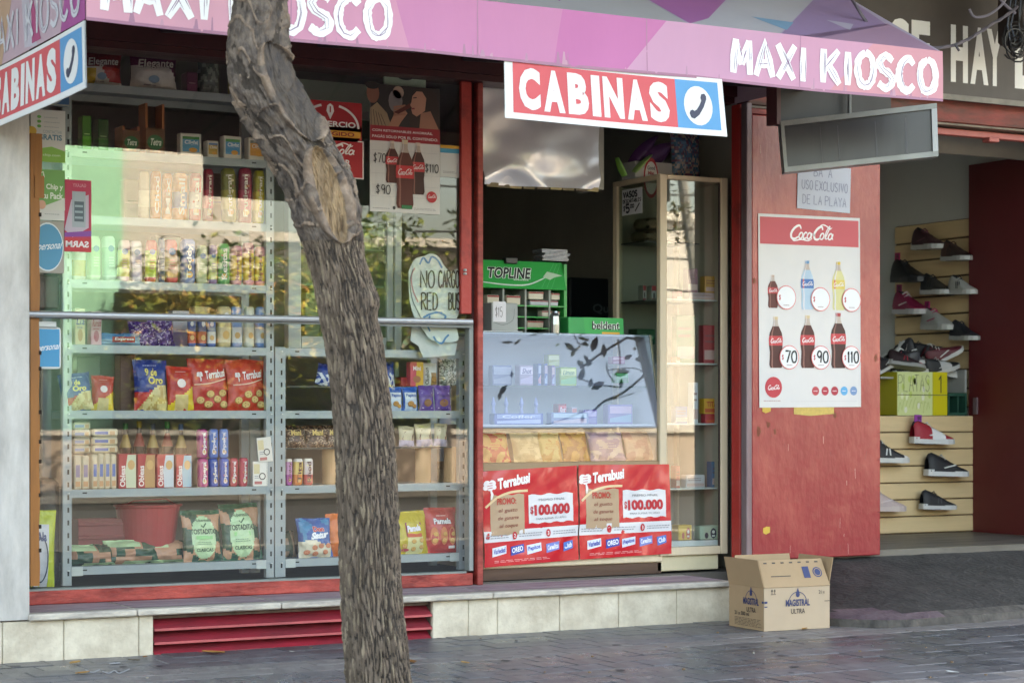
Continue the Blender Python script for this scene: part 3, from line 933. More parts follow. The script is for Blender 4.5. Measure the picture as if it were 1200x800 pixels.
# ============================================================ SHOP WINDOW FRAME
random.seed(21)
M_alu = mat('aluminium_white', 'B9BFBF', .4, .2, var=.06, scale=6)
M_rail = mat('brushed_rail', 'C4C6C8', .32, .55, var=.1, scale=4, stretch=(.3, 6, 6))
M_glass = glass_mat('window_glass', 'FBFCFB', 1.0, 0.0, .004)
wf = thing('shop_window', 'red framed display window left of the counter opening', 'window', (X(300, .45), .45, ZCAP))
b = MB(); b.rbox(XL + .002, X(553, .44), .425, .52, ZCAP + .003, ZCAP + .072, M_redd, .004); b.build('sill', wf)
b = MB(); b.box(XL, X(540, .5), .43, .50, ZCAP + .072, ZCAP + .082, mat('sill_strip', '7F8783', .5, .2)); b.build('glazing_strip', wf)
zt = 3.075
zr = Z(545, 372, .44)
b = MB(); b.rbox(X(540.5, .42), X(551, .44), .42, .446, zr + .02, zt, M_red, .004); b.build('stile', wf)
b = MB(); b.rbox(X(552, .47), X(559, .47), .46, .53, ZCAP + .072, zt, M_maroon, .003); b.build('inner_post', wf)
b = MB(); b.rbox(X(558.5, .43), X(565, .43), .415, .55, ZCAP + .003, zt, M_redd, .004); b.build('post', wf)
b = MB(); b.rbox(X(549, .45), X(554, .45), .44, .5, ZCAP + .082, zr - .02, mat('grey_stop', '8B918F', .5), .003); b.build('side_stop', wf)
b = MB(); b.box(XL, X(552, .45), .449, .455, ZCAP + .08, zt, M_glass); b.build('pane', wf)
b = MB()
b.tube([(XL + .05, .395, Z(44, 368.3, .395)), (X(553, .395), .395, Z(553, 377, .395))], .0165, M_rail, 14)
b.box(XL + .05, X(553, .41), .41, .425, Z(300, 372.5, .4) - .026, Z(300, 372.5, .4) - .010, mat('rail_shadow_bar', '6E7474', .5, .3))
b.build('rail', wf)
b = MB()
fr_ = fronty(X(540, .42), .4185, Z(544, 322, .42))
for q in ((.028, .0), (.03, .02)): b.lathe([(.008, 0), (.011, .004), (.009, .012), (0.004, .014)], M_alu, (X(545, .41), .41, Z(545, 322, .41) + q[1]), 10)
b.build('latch', wf)

# ============================================================ GREY SLOTTED SHELVING
M_shelf = mat('shelf_grey', '98A2A7', .42, .35, var=.08, scale=5)
M_slot = mat('slot_hole', '15181A', .8)
M_bolt = mat('bolt', 'D8DBDC', .3, .7)
SY = .55; SD = .36
ZS = [2.917, 2.574, 2.23, 1.896, 1.559, 1.218, .809, .409]
def shelving(label, uL0, uL1, uR0, uR1, zs, ztop, half):
    t = thing('shelving_unit', label, 'shelf', (X((uL0 + uR1) / 2, SY), SY, ZCAP + .08))
    z0 = ZCAP + .083
    for (ua, uc, yy) in ((uL0, uL1, SY), (uR0, uR1, SY), (uL0, uL1, SY + SD), (uR0, uR1, SY + SD)):
        xa, xc = X(ua, SY), X(uc, SY)
        b = MB(); b.box(xa, xc, yy, yy + .003, z0, ztop, M_shelf); b.box(xa, xa + .003, yy + .003, yy + .035, z0, ztop, M_shelf)
        up = b.build('upright', t)
        if yy == SY:
            b = MB(); z = z0 + .05; k = 0
            while z < ztop - .03:
                xm = xa + (xc - xa) * .62
                b.box(xm - .0045, xm + .0045, yy - .0012, yy + .001, z, z + .026, M_slot); z += .0655
            struct(b.build('slot', up), 'stuff')
            b = MB()
            for zz in zs:
                for dz in (-.02,):
                    xm = xa + (xc - xa) * .62
                    b.lathe([(.007, 0), (.007, .004)], M_bolt, (xm, yy - .004, zz + dz), 8)
            struct(b.build('bolt', up), 'stuff')
    xa, xc = X(uL1, SY), X(uR0, SY)
    for i, z in enumerate(zs):
        b = MB(); b.box(xa, xc, SY + .004, SY + SD - .002, z - .005, z, M_shelf); b.box(xa, xc, SY + .002, SY + .005, z - .042, z + .0006, M_shelf)
        b.box(xa, xc, SY + SD - .006, SY + SD - .003, z - .042, z, M_shelf)
        sh = b.build('shelf', t)
        b = MB()
        for xm in (xa + .07, xc - .07): b.box(xm - .012, xm + .012, SY + .0005, SY + .003, z - .021, z - .014, M_slot)
        struct(b.build('slot', sh), 'stuff')
    if True:
        b = MB()
        z = zs[-1]
        for xm in (xa, xc - .06): b.box(xm + .001, xm + .059, SY - .002, SY + .001, z - .046, z + .002, mat('gusset', 'B4BCBD', .4, .4))
        struct(b.build('corner_plate', t), 'stuff')
    return t
shelving('grey slotted steel shelving full of snacks beside the white pillar', 73.5, 84, 312, 321, ZS, 3.05, 0)
shelving('grey slotted steel shelving behind the tree trunk, next to the red post', 322.5, 334.5, 538, 546, ZS[4:], ZS[4] + .005, 0)
# thin glass half shelves in the second unit
M_tglass = glass_mat('shelf_glass', 'CFE3DC', 1.0)
ZH1 = Z(480, 453, .7); ZH2 = Z(480, 523, .7)
t = thing('glass_half_shelf', 'thin dark edged half shelf in the right shelving, carrying cookie packets', 'shelf', (X(435, .65), .65, ZH1))
b = MB(); b.box(X(336, SY) + .004, X(537, SY) - .004, .62, .9, ZH1 - .008, ZH1, mat('dark_edge_shelf', '3E4440', .3)); b.build('plate', t)
t = thing('glass_half_shelf', 'thin dark edged half shelf in the right shelving, carrying cake packets', 'shelf', (X(435, .65), .65, ZH2))
b = MB(); b.box(X(336, SY) + .004, X(537, SY) - .004, .62, .9, ZH2 - .008, ZH2, mat('dark_edge_shelf', '3E4440', .3)); b.build('plate', t)

# ============================================================ PRODUCT BUILDERS
def fit(u0, u1, v0, v1, y, d):
    x0, x1 = X(u0, y + d), X(u1, y)
    if x1 - x0 < .02: x0 = x1 - .02
    return (x0 + x1) / 2, x1 - x0, (v1 - v0) / ppm((u0 + u1) / 2, y)
def finish(mb, name, label, cat, loc, rot, group, pr, fr, w, h, pname='front_print', smooth=False):
    o = mb.build(name, loc=loc, rot=rot, smooth=smooth)
    o['_local'] = 1
    tag(o, label, cat, group)
    if pr:
        q = MB(); pr(q, fr, w, h)
        if q.f: q.build(pname, o, smooth=False)
    return o
def box_item(name, label, cat, u0, u1, v0, v1, y, d, z, side, pr=None, yaw=0.0, group=None, front=None, roll=0.0):
    xc, w, h = fit(u0, u1, v0, v1, y, d)
    b = MB(); sm = film(side) if False else mat('card_' + side, side, .5, var=.06, scale=12)
    b.rbox(-w / 2, w / 2, -d / 2, d / 2, 0, h, sm, min(.004, w * .06))
    fr = frame((-w / 2, -d / 2, 0), (1, 0, 0), (0, 0, 1))
    return finish(b, name, label, cat, (xc, y + d / 2, z), (0, roll, yaw + (random.uniform(-.06, .06) if w < .2 and d < .12 and name != 'price_card' else 0)), group, pr, fr, w, h)
def bag_surf(w, h, t, seed, tilt, crimp=.06, wr=1.0):
    def f(a, q, c=0.0, sgn=1):
        s = 2 * a - 1
        e = min(1, max(0, (q - crimp * .6) / (1 - crimp * 1.5)))
        pf = max(0, 1 - abs(s) ** 2.6) ** .62 * max(0, math.sin(math.pi * e)) ** .5
        ends = math.exp(-((q - crimp) / .13) ** 2) + math.exp(-((q - 1 + crimp) / .13) ** 2)
        wn_ = noise.noise(Vector((a * 9 + seed, q * 2.2, seed * 1.7))) * .009 * ends + noise.noise(Vector((a * 4 + seed * 2, q * 5, 3))) * .006
        x = s * w / 2 * (1 - .075 * math.sin(math.pi * q) + .02 * noise.noise(Vector((seed, q * 4, 1))))
        zz = q * h + .006 * noise.noise(Vector((a * 3, seed, q))) * (q > .9)
        yy = -sgn * (t / 2 * pf) - sgn * wn_ * wr * (w / .16) - c
        return V(x, yy + zz * math.tan(tilt), zz)
    return f
def bag_item(name, label, cat, u0, u1, v0, v1, y, t, z, colf, pr=None, yaw=0.0, tilt=.12, group=None, roll=0.0, back=None, crimp=.06, film_=True):
    xc, w, h = fit(u0, u1, v0, v1, y, t * .3)
    seed = random.uniform(0, 50)
    f = bag_surf(w, h, t, seed, tilt, crimp)
    b = MB(); mk = film if film_ else ink
    bk = mk(back) if back else mk(colf(.5, .97))
    nu_, nv_ = (34, 36) if 'toast' in name else (20, 22)
    b.grid(lambda a, q: f(a, q), nu_, nv_, None, lambda a, q: mk(colf(a, q)))
    b.grid(lambda a, q: f(1 - a, q, 0, -1), 8, 10, bk)
    def fr(a, q, c=0): return f(a / w, q / h, .0009 * c + .0006)
    return finish(b, name, label, cat, (xc, y + t / 2, z), (0, roll, yaw), group, pr, fr, w, h, smooth=True)
def tube_item(name, label, cat, u0, u1, v0, v1, y, z, bands, pr=None, group=None, yaw=0.0, sq=.55, pinch=.3, r_y=None, mk=film):
    w0 = X(u1, y) - X(u0, y)
    d = r_y or w0 * .85
    xc, w, h = fit(u0, u1, v0, v1, y, d * .25)
    n = 20; prof = [0, .015, .06, .12, .25, .4, .5, .6, .75, .88, .94, .985, 1.0]
    b = MB(); i0 = 0
    sup = []
    for k in range(n):
        a = 2 * math.pi * k / n
        c_, s_ = math.cos(a), math.sin(a)
        sup.append((math.copysign(abs(c_) ** sq, c_), math.copysign(abs(s_) ** sq, s_)))
    sd_ = random.uniform(0, 30)
    def sc(q): return 1 - pinch * (max(0, (.06 - q) / .06) ** 2 + max(0, (q - .9) / .1) ** 2)
    for q in prof:
        for k, (c_, s_) in enumerate(sup):
            e = 1 + .05 * noise.noise(Vector((c_ * 2 + sd_, s_ * 2, q * 9)))
            b.v.append(V(c_ * w / 2 * sc(q) * e, s_ * d / 2 * sc(q) * e, q * h))
    for j in range(len(prof) - 1):
        qm = (prof[j] + prof[j + 1]) / 2
        hx = next(c for lim, c in bands if qm <= lim)
        for k in range(n):
            b.f.append((j * n + k, j * n + (k + 1) % n, (j + 1) * n + (k + 1) % n, (j + 1) * n + k)); b.m.append(b.mi(mk(hx)))
    b.f.append(tuple(range(n - 1, -1, -1))); b.m.append(0); b.f.append(tuple((len(prof) - 1) * n + k for k in range(n))); b.m.append(0)
    def fr(a, q, c=0):
        t = (a / w - .5) * 2 * .8
        return V(t * w / 2, -d / 2 * (1 + .05) * (1 - .12 * abs(t) ** 3) - .0008 * c, q)
    return finish(b, name, label, cat, (xc, y + d / 2 + random.uniform(0, .012), z), (random.uniform(-.02, .02), random.uniform(-.03, .03), yaw + random.uniform(-.2, .2)), group, pr, fr, w, h, smooth=True)

# ---- print designs
def pr_vtext(s, hx='F2EEE6', bold=.02, plate=None, fx=.22, fh=.56, y0=.12, ln=.76, extra=None):
    def f(mb, fr, w, h):
        if plate: rect(mb, fr, w * .1, h * (y0 - .05), w * .8, h * (ln + .1), ink(plate), 1)
        text(mb, fr, s, w * fx, h * y0, h * ln, w * fh, ink(hx), 3, bold, vert=True)
        disc(mb, fr, w * .5, h * .2, w * .3, ink('D8A868'), 1, w * .24, 12); scribble(mb, fr, w * .14, h * .84, w * .7, h * .05, ink(hx), 2, 2)
        for k_ in range(3): disc(mb, fr, w * random.uniform(.2, .8), h * random.uniform(.3, .8), w * .12, ink(random.choice(('E8D8A0', 'C86A4A', '8A5A30'))), 1, w * .1, 8)
        if extra: extra(mb, fr, w, h)
    return f
def pr_box(title, tc, bandc=None, pic=None, ty=.55, th=.2, sub=True, b0=0.0, b1=.4, bold=.02):
    def f(mb, fr, w, h):
        if bandc: rect(mb, fr, w * .03, h * (b0 + .02), w * .94, h * (b1 - b0), ink(bandc), 1)
        if pic: disc(mb, fr, w * .5, h * .27, w * .24, ink(pic), 2, h * .17)
        if title: text(mb, fr, title, w * .1, h * ty, w * .8, h * th, ink(tc), 3, bold, shear=.15)
        if sub: scribble(mb, fr, w * .2, h * .44, w * .6, h * .08, ink(tc), 1, 3)
    return f
def cookie(mb, fr, x, y, r, h1='C08A4A', h2='7A4A24', c=3):
    disc(mb, fr, x, y, r, ink(h2), c, r * .8, 12); disc(mb, fr, x, y + r * .08, r * .86, ink(h1), c + 1, r * .68, 12)
    for k in range(3): disc(mb, fr, x + r * .4 * math.cos(k * 2.1), y + r * .32 * math.sin(k * 2.1), r * .13, ink(h2), c + 2, n=6)
def wheatmark(mb, fr, x, y, s, m, c=4):       # white swirl and stalk emblem beside the brand
    for k, (dx, dy, r) in enumerate(((-.2, .25, .3), (.2, .3, .27), (0, .0, .3), (-.35, -.05, .2), (.3, 0, .2))): disc(mb, fr, x + dx * s, y + dy * s, r * s, m, c, n=10)
    stroke(mb, fr, [(x + .05 * s, y - .2 * s), (x + .15 * s, y - .6 * s), (x + .1 * s, y - 1.0 * s)], .22 * s, m, c, .5)
    for k in range(3): stroke(mb, fr, [(x - .2 * s, y + .3 * s - k * .2 * s), (x + .2 * s, y + .35 * s - k * .2 * s)], .05 * s, ink('B52A34'), c + 1)

Y0 = .565
# ---- row 0: paper packs on the top shelf
def pr_eleg(pc, dark):
    def f(mb, fr, w, h):
        text(mb, fr, 'Elegante', w * .1, h * .5, w * .78, h * .3, ink(dark), 3, .06, shear=.2, rise=h * .06)
        text(mb, fr, 'Elegante', w * .1, h * .505, w * .78, h * .29, ink('D8D4D2'), 4, .015, shear=.2, rise=h * .06)
        disc(mb, fr, w * .45, h * .28, w * .12, ink('7C9AB4'), 3, h * .1)
        scribble(mb, fr, w * .25, h * .1, w * .3, h * .06, ink('6A5A60'), 1, 3)
    return f
bag_item('paper_roll_pack', 'red and yellow toilet paper pack on the top shelf, leftmost', 'toilet paper', 96, 146, 57, 98, .60, .1, ZS[0], lambda a, q: 'B82C20' if a + q * .6 > .75 and q < .55 and q > .12 else ('D8B52C' if q < .5 and a < .3 else ('7A1A1C' if q > .55 else 'D6D2CC')), pr_eleg('B82C20', '3A1420'), tilt=.02, back='8A2020')
bag_item('paper_roll_pack', 'large purple and white paper pack with pale lettering on the top shelf', 'paper towels', 153, 212, 61, 105, .59, .12, ZS[0], lambda a, q: '5A1440' if (q > .62 or a > .62 + .5 * (1 - q) * (q < .62) and a > .55) else 'CFCBC8', pr_eleg('5A1440', '2C1024'), tilt=.02, back='4A1236')
box_item('tissue_box', 'small dark purple tissue box beside the purple paper pack', 'box', 212, 232, 81, 106, .62, .1, ZS[0], '5C1C40', pr_box('', 'C8A0B0', '74284E', None))
bag_item('napkin_pack', 'clear wrapped napkin pack shining on the top shelf', 'napkins', 233, 262, 60, 107, .60, .12, ZS[0], lambda a, q: '8E9A94' if noise.noise(Vector((a * 6, q * 6, 2))) > .05 else '5E6A66', None, tilt=.02)
box_item('yellow_pack', 'yellow pack at the right end of the top shelf, touching the trunk in view', 'pack', 267, 282, 76, 111, .60, .1, ZS[0], 'B8A62A', pr_box('', '6A5A10', 'D2C034', None))
# ---- row 1: tea boxes and display cartons
def carton(label, u0, u1, v0, v1, vlow, y, d, z, tall):
    xc, w, h = fit(u0, u1, v0, v1, y, d); hl = (v1 - vlow) / ppm(u0, y)
    m = mat('carton_brown', '6E4A2C', .7, var=.15); b = MB()
    b.box(-w / 2, w / 2, -d / 2, -d / 2 + .004, 0, hl, m); b.box(-w / 2, w / 2, d / 2 - .004, d / 2, 0, h, mat('carton_dark', '4A3A28', .7))
    for s_ in (-1, 1):
        x0 = -w / 2 if s_ < 0 else w / 2 - .012
        b.box(x0, x0 + .012, -d / 2 + .005, d / 2 - .005, 0, h if tall else hl * 1.2, mat('carton_edge', 'B06A3C', .6))
    b.box(-w / 2, w / 2, -d / 2, d / 2, 0, .004, m)
    def pr(mb, fr, w_, h_):
        disc(mb, fr, w * .5, hl * .45, w * .42, ink('1E6A38'), 1, hl * .3); text(mb, fr, 'Tetra', w * .2, hl * .32, w * .6, hl * .28, ink('E6EEE0'), 3, .03, shear=.2)
        for k in range(3): disc(mb, fr, w * (.3 + .2 * k), hl * .0 + .012, w * .1, ink('8A5A20'), 1, .008, 8)
    return finish(b, 'display_carton', label, 'carton', (xc, y + d / 2, z), (0, 0, 0), None, pr, frame((-w / 2, -d / 2, 0), (1, 0, 0), (0, 0, 1)), w, h)
box_item('green_pack', 'bright green pack at the left end of the second shelf', 'pack', 91, 107, 134, 175, .62, .08, ZS[1], '3E8A1E', pr_box('', 'C8F0A0', '57B02A', None))
box_item('green_pack', 'darker green pack beside the bright green one, second shelf', 'pack', 109, 127, 136, 175, .64, .08, ZS[1], '2C5A24', pr_box('', 'A8C890', '3E7A34', None))
carton('low brown display carton with green oval logo on the second shelf', 134, 164, 146, 178, 152, .58, .14, ZS[1], False)
carton('tall brown display carton with an open U-shaped front on the second shelf', 162, 193, 120, 179, 149, .57, .12, ZS[1], True)
for i, (u0, u1, v0, v1, top, bot, lab) in enumerate(((207, 236, 154, 181, '3C8A46', '5AA0C4', 'green and blue juice powder box, left of the four on the second shelf'), (238, 256, 161, 181, '5A8AB4', 'C8A24A', 'small juice powder box with grey blue front, second of the four on the second shelf'),
        (257, 283, 156, 183, '4C9A58', '4E9AC8', 'large blue and orange juice powder box, third of the four on the second shelf'), (286, 311, 157, 184, '6A7A70', 'D89A4A', 'cream edged juice powder box, last of the four on the second shelf'))):
    def pr(mb, fr, w, h, top=top, bot=bot):
        rect(mb, fr, w * .1, h * .2, w * .8, h * .6, ink(bot), 1); rect(mb, fr, w * .1, h * .74, w * .8, h * .12, ink(top), 2)
        text(mb, fr, 'Clight', w * .18, h * .48, w * .64, h * .22, ink('F4F6F6'), 3, .02, shear=.15); disc(mb, fr, w * .6, h * .28, w * .2, ink('E0A040'), 3, h * .1)
    box_item('juice_box', lab, 'box', u0, u1, v0, v1, .58, .06, ZS[1], 'DAD6CC', pr, group='juice powder boxes')
# ---- row 2: cookie tubes lying upright
r2 = [(164, 177, 'C8B89A', 'E8DCC0', '', 'cream biscuit pack, leftmost on the third shelf'), (178, 190, 'C8782C', 'E0A050', 'Choc', 'orange biscuit pack right of the cream one on the third shelf'), (191, 203, 'D08030', 'B06020', 'Mix', 'second orange biscuit pack on the third shelf'),
      (204, 221, 'D48A38', '3C6AA0', 'Small', 'orange pack with a blue side on the third shelf'), (223, 237, 'B8342C', 'D8D0C8', 'Frutal', 'red and white biscuit pack on the third shelf'), (239, 251, '8C1C34', 'C03048', 'Frutigran', 'maroon biscuit tube right of the red and white pack on the third shelf'),
      (263, 280, '7C7A24', 'A89A34', 'Frutigran', 'olive biscuit tube on the third shelf'), (281, 297, '8A1838', 'B43050', 'Frutigran', 'maroon biscuit tube right of the olive one on the third shelf'), (298, 311, 'A8A02C', 'D8C040', 'Frutigran', 'yellow green biscuit tube at the right end of the third shelf')]
for i, (u0, u1, a, c, s_, lab) in enumerate(r2):
    tube_item('biscuit_tube', lab, 'biscuits', u0, u1, 194 + random.uniform(-1, 3) + (8 if i < 5 else 0), 258.5, Y0, ZS[2], [(.3, a), (.62, c), (2, a)], pr_vtext(s_, 'F0E8DC') if s_ else None, group='biscuit packs on the third shelf')
# ---- row 3
r3 = [(84, 103, 'C49A4A', 'E6E2DC', 'jar', 'white and tan jar at the left end of the fourth shelf'), (104, 119, 'B4CFA4', 'D6E6C8', '', 'pale green tube, first after the jar on the fourth shelf'), (122, 137, 'A8CCB4', 'CFE4D6', '', 'mint green tube on the fourth shelf'), (139, 153, 'D8C86A', 'E2B8C0', '', 'yellow and pink tube on the fourth shelf'),
      (155, 169, 'C8B8CC', 'E4DCE0', '', 'lavender and white tube on the fourth shelf'), (171, 184, 'B4C83C', 'D04A48', '', 'lime tube with red top on the fourth shelf'), (186, 194, '2C3A5A', '44587C', '', 'thin navy tube on the fourth shelf'), (195, 211, 'A07A60', 'D0505C', '', 'brown tube with pink red top on the fourth shelf'),
      (213, 230, '4A6AA8', '6C8CC8', 'Toddy', 'blue biscuit tube on the fourth shelf'), (231, 244, 'B0B890', 'C8CCA8', '', 'beige green tube right of the blue one on the fourth shelf'), (246, 256, 'C0C48C', '8A70A0', '', 'narrow lime and purple tube on the fourth shelf'), (257, 271, '2E8A4C', '5CAE6C', 'Kesitas', 'green biscuit tube on the fourth shelf'),
      (272, 285, 'D8A83C', 'D88AA0', 'Merengadas', 'yellow and pink biscuit tube, left of three alike on the fourth shelf'), (286.5, 299, 'DCB440', 'D8909C', 'Merengadas', 'yellow and pink biscuit tube, middle of three alike on the fourth shelf'), (300, 312, 'E0BC48', 'D48898', 'Merengadas', 'yellow and pink biscuit tube, right one of three alike on the fourth shelf')]
for i, (u0, u1, a, c, s_, lab) in enumerate(r3):
    top = 281 if i < 9 else 284
    if s_ == 'jar':
        tube_item('jar', lab, 'jar', u0, u1, 292, 331, Y0, ZS[3], [(.15, 'D8D2C8'), (.55, a), (.8, c), (2, 'E8E4E0')], None, sq=.95, pinch=.1)
    else:
        tube_item('biscuit_tube', lab, 'biscuits', u0, u1, top + random.uniform(-2, 3), 331.5 if u0 < 200 else 332, Y0, ZS[3], [(.12, c), (.68, a), (2, c)], pr_vtext(s_, '7A2C50' if i > 11 else 'F0EEE6') if s_ else (lambda mb, fr, w, h, c=c, a=a: (disc(mb, fr, w * .5, h * .72, w * .34, ink('5C78A8'), 1, w * .26), scribble(mb, fr, w * .2, h * .3, w * .6, h * .25, ink(c), 4, 3))), group='biscuit packs on the fourth shelf')
# ---- row 4 (behind the rail)
box_item('cream_box', 'cream biscuit box under the rail at the left end of the fifth shelf', 'box', 84, 100, 360, 403, .60, .06, ZS[4], 'D8CCA8', pr_box('Lia', '4A4A8A', 'E4D8B0', 'C8A070'))
box_item('pink_box', 'pink biscuit box right of the cream one under the rail', 'box', 102, 119, 362, 402, .60, .06, ZS[4], 'D09AA8', pr_box('Rumba', 'B02C50', 'E0B0BC', 'C06A80'))
bag_item('flat_pack', 'blue and red flat biscuit pack lying on the fifth shelf', 'biscuits', 118, 167, 388, 402.5, .58, .06, ZS[4], lambda a, q: 'B84440' if .25 < a < .85 and .25 < q < .75 else ('4C8CC4' if q > .5 else '9CC0D8'), lambda mb, fr, w, h: text(mb, fr, 'Express', w * .3, h * .35, w * .5, h * .32, ink('F0EAEA'), 3, .02, shear=.2), tilt=0)
for k, (u0, u1, v0, lab) in enumerate(((153, 186, 374, 'crinkled purple snack bag lying on the fifth shelf, left one'), (176, 208, 370, 'crinkled purple snack bag lying on the fifth shelf, right one'))):
    bag_item('snack_bag', lab, 'snack bag', u0, u1, v0, 403, .6 + .05 * k, .07, ZS[4], lambda a, q: ('4A2C7A', '6A4AA0', 'B8A8D0', '38205C')[int(abs(noise.noise(Vector((a * 5, q * 5, 3 + k)))) * 11) % 4], None, tilt=.3)
for k, (u0, u1, a, c, lab) in enumerate(((221, 231, '3A5AA0', 'C04A38', 'blue and red wafer tube, first of three in a row on the fifth shelf'), (231.5, 243, '34508C', 'B8543C', 'blue and red wafer tube, middle of three in a row on the fifth shelf'), (243.5, 254, '4870B0', 'D0D8E0', 'paler blue wafer tube, third of three in a row on the fifth shelf'), (255, 272, 'C8B890', 'E0D4B4', 'cream cracker tube on the fifth shelf'),
        (273, 286, '7C9CC8', 'D8DCE0', 'pale blue cracker tube with cream disc on the fifth shelf'), (287, 299, 'C4C8BC', 'E0DCCC', 'whitish cracker tube on the fifth shelf'), (300, 312, '6E94C8', 'D4DCE4', 'pale blue cracker tube at the right end of the fifth shelf'))):
    tube_item('cracker_tube', lab, 'crackers', u0, u1, 356 if k > 2 else 368, 404, Y0 + .02, ZS[4], [(.14, a), (.5, c), (2, a)], lambda mb, fr, w, h, a=a: (disc(mb, fr, w * .5, h * .3, w * .32, ink('D8B078'), 2, w * .3), disc(mb, fr, w * .5, h * .75, w * .26, ink('E6E4E0'), 2, w * .3)), group='cracker tubes on the fifth shelf')
# ---- row 5: biscuit bags
def c9(a, q):
    if q < .5 and (a - .2) * 1.0 > q * 1.05 - .1 and q < .18 + .45 * a: return 'D8C890' if noise.noise(Vector((a * 7, q * 7, 0))) > -.1 else 'C0A468'
    if q < .34 + .12 * a: return 'C23232'
    return '263C86' if q > .34 else 'C23232'
def pr9(mb, fr, w, h):
    text(mb, fr, '9 de', w * .3, h * .68, w * .36, h * .15, ink('E0D070'), 3, .03); text(mb, fr, 'Oro', w * .38, h * .52, w * .46, h * .15, ink('E0D070'), 3, .04)
    scribble(mb, fr, w * .25, h * .86, w * .5, h * .05, ink('B0B8D8'), 1, 3)
def cyr(a, q): return ('E0C23A' if q < .12 + .45 * a else 'C43630') if not (.25 < a < .75 and q < .35) else 'D8C088'
def pryr(mb, fr, w, h):
    rect(mb, fr, w * .25, h * .45, w * .5, h * .38, ink('B02C30'), 2); disc(mb, fr, w * .5, h * .62, w * .17, ink('F0E4E0'), 3, h * .1); scribble(mb, fr, w * .3, h * .86, w * .4, h * .04, ink('F0D0C8'), 1, 3)
bag_item('biscuit_bag', 'blue, red and cream biscuit bag leaning at the left end of the sixth shelf', 'biscuit bag', 74, 112, 440, 484, .53, .06, ZS[5] - .0, c9, pr9, roll=-.12, yaw=-.1, tilt=.1)
bag_item('biscuit_bag', 'small red and yellow biscuit bag beside the brown panel on the sixth shelf', 'biscuit bag', 107, 135, 440, 481, .565, .05, ZS[5], cyr, pryr, roll=.05)
box_item('brown_box', 'tall dark brown carton between biscuit bags on the sixth shelf', 'carton', 134, 159, 415, 481, .66, .1, ZS[5], '54342A', None)
bag_item('biscuit_bag', 'large blue and red biscuit bag in the middle of the sixth shelf', 'biscuit bag', 158, 200, 421, 481, .57, .07, ZS[5], c9, pr9)
bag_item('biscuit_bag', 'red and yellow biscuit bag right of the large blue one on the sixth shelf', 'biscuit bag', 197, 230, 429, 481, .565, .06, ZS[5], cyr, pryr)
def pr_terra(mb, fr, w, h):
    wheatmark(mb, fr, w * .24, h * .68, w * .14, ink('E8E4E4'))
    text(mb, fr, 'Terrabusi', w * .38, h * .6, w * .52, h * .16, ink('F0ECEC'), 3, .025, rise=h * .06)
    stroke(mb, fr, smooth_pts([(w * .1, h * .5), (w * .5, h * .53), (w * .92, h * .62)]), h * .02, ink('E8C8B0'), 3)
    for k, (x, y) in enumerate(((.25, .2), (.45, .12), (.5, .32), (.68, .22), (.82, .34), (.85, .12))): cookie(mb, fr, w * x, h * y, w * .11, 'D8B878', '9A6A34')
bag_item('biscuit_bag', 'red biscuit bag with white emblem, left of two alike on the sixth shelf', 'biscuit bag', 222, 272, 420, 481, .58, .07, ZS[5], lambda a, q: 'C23A34', pr_terra)
bag_item('biscuit_bag', 'red biscuit bag with white emblem against the upright, right one on the sixth shelf', 'biscuit bag', 267, 315, 421, 481, .565, .07, ZS[5], lambda a, q: 'C8402F', pr_terra, yaw=.05)
# ---- row 6
def cracker_stack(label, u0, u1, v0, v1, y, z, n, hx, hx2, d=.1):
    xc, w, h = fit(u0, u1, v0, v1, y, d * .6)
    t = thing('cracker_stack', label, 'crackers', (xc, y + d / 2, z), local=True)
    for k in range(n):
        b = MB(); b.rbox(-w / 2 + random.uniform(0, .004), w / 2 - random.uniform(0, .004), -d / 2, d / 2, h * k / n + .001, h * (k + 1) / n - .001, film(hx), .008)
        rect(b, frame((-w / 2, -d / 2 - .0005, h * k / n), (1, 0, 0), (0, 0, 1)), w * .1, h / n * .3, w * .5, h / n * .35, ink(hx2), 1)
        rect(b, frame((-w / 2, -d / 2 - .0005, h * k / n), (1, 0, 0), (0, 0, 1)), w * .66, h / n * .2, w * .2, h / n * .5, ink('B8946A'), 1)
        b.build('packet', t)
    return t
def cracker_row(label, u0, u1, v0, v1, y, z, n, hx, hx2, d=.1):
    xc, w, h = fit(u0, u1, v0, v1, y, d * .4)
    t = thing('cracker_row', label, 'crackers', (xc, y + d / 2, z), local=True)
    for k in range(n):
        b = MB(); b.rbox(-w / 2 + w * k / n + .001, -w / 2 + w * (k + 1) / n - .001, -d / 2, d / 2, 0, h - random.uniform(0, .006), film(hx), .007)
        f_ = frame((-w / 2 + w * k / n, -d / 2 - .0005, 0), (1, 0, 0), (0, 0, 1))
        rect(b, f_, w / n * .25, h * .35, w / n * .5, h * .35, ink(hx2), 1); rect(b, f_, w / n * .2, h * .08, w / n * .6, h * .15, ink('C4946A'), 1)
        b.build('packet', t)
    return t
cracker_row('cream cracker packets standing in a row at the left end of the seventh shelf', 84, 105, 531, 572, .57, ZS[6], 2, 'CDBFA6', '8A7C9A')
cracker_row('cream and blue cracker packets standing beside the red boxes', 105, 137, 530, 572, .57, ZS[6], 4, 'D6C6AA', '5C74B0')
cracker_stack('stack of pale cracker packets on top of the standing row, left one', 82, 107, 492, 529, .60, ZS[6] + .186, 4, 'C8BEA6', '7E8AA8', .09)
cracker_stack('stack of cream and blue cracker packets on top of the standing row, right one', 104, 139, 500, 529, .59, ZS[6] + .186, 3, 'CFC4A8', '5A6EAA', .1)
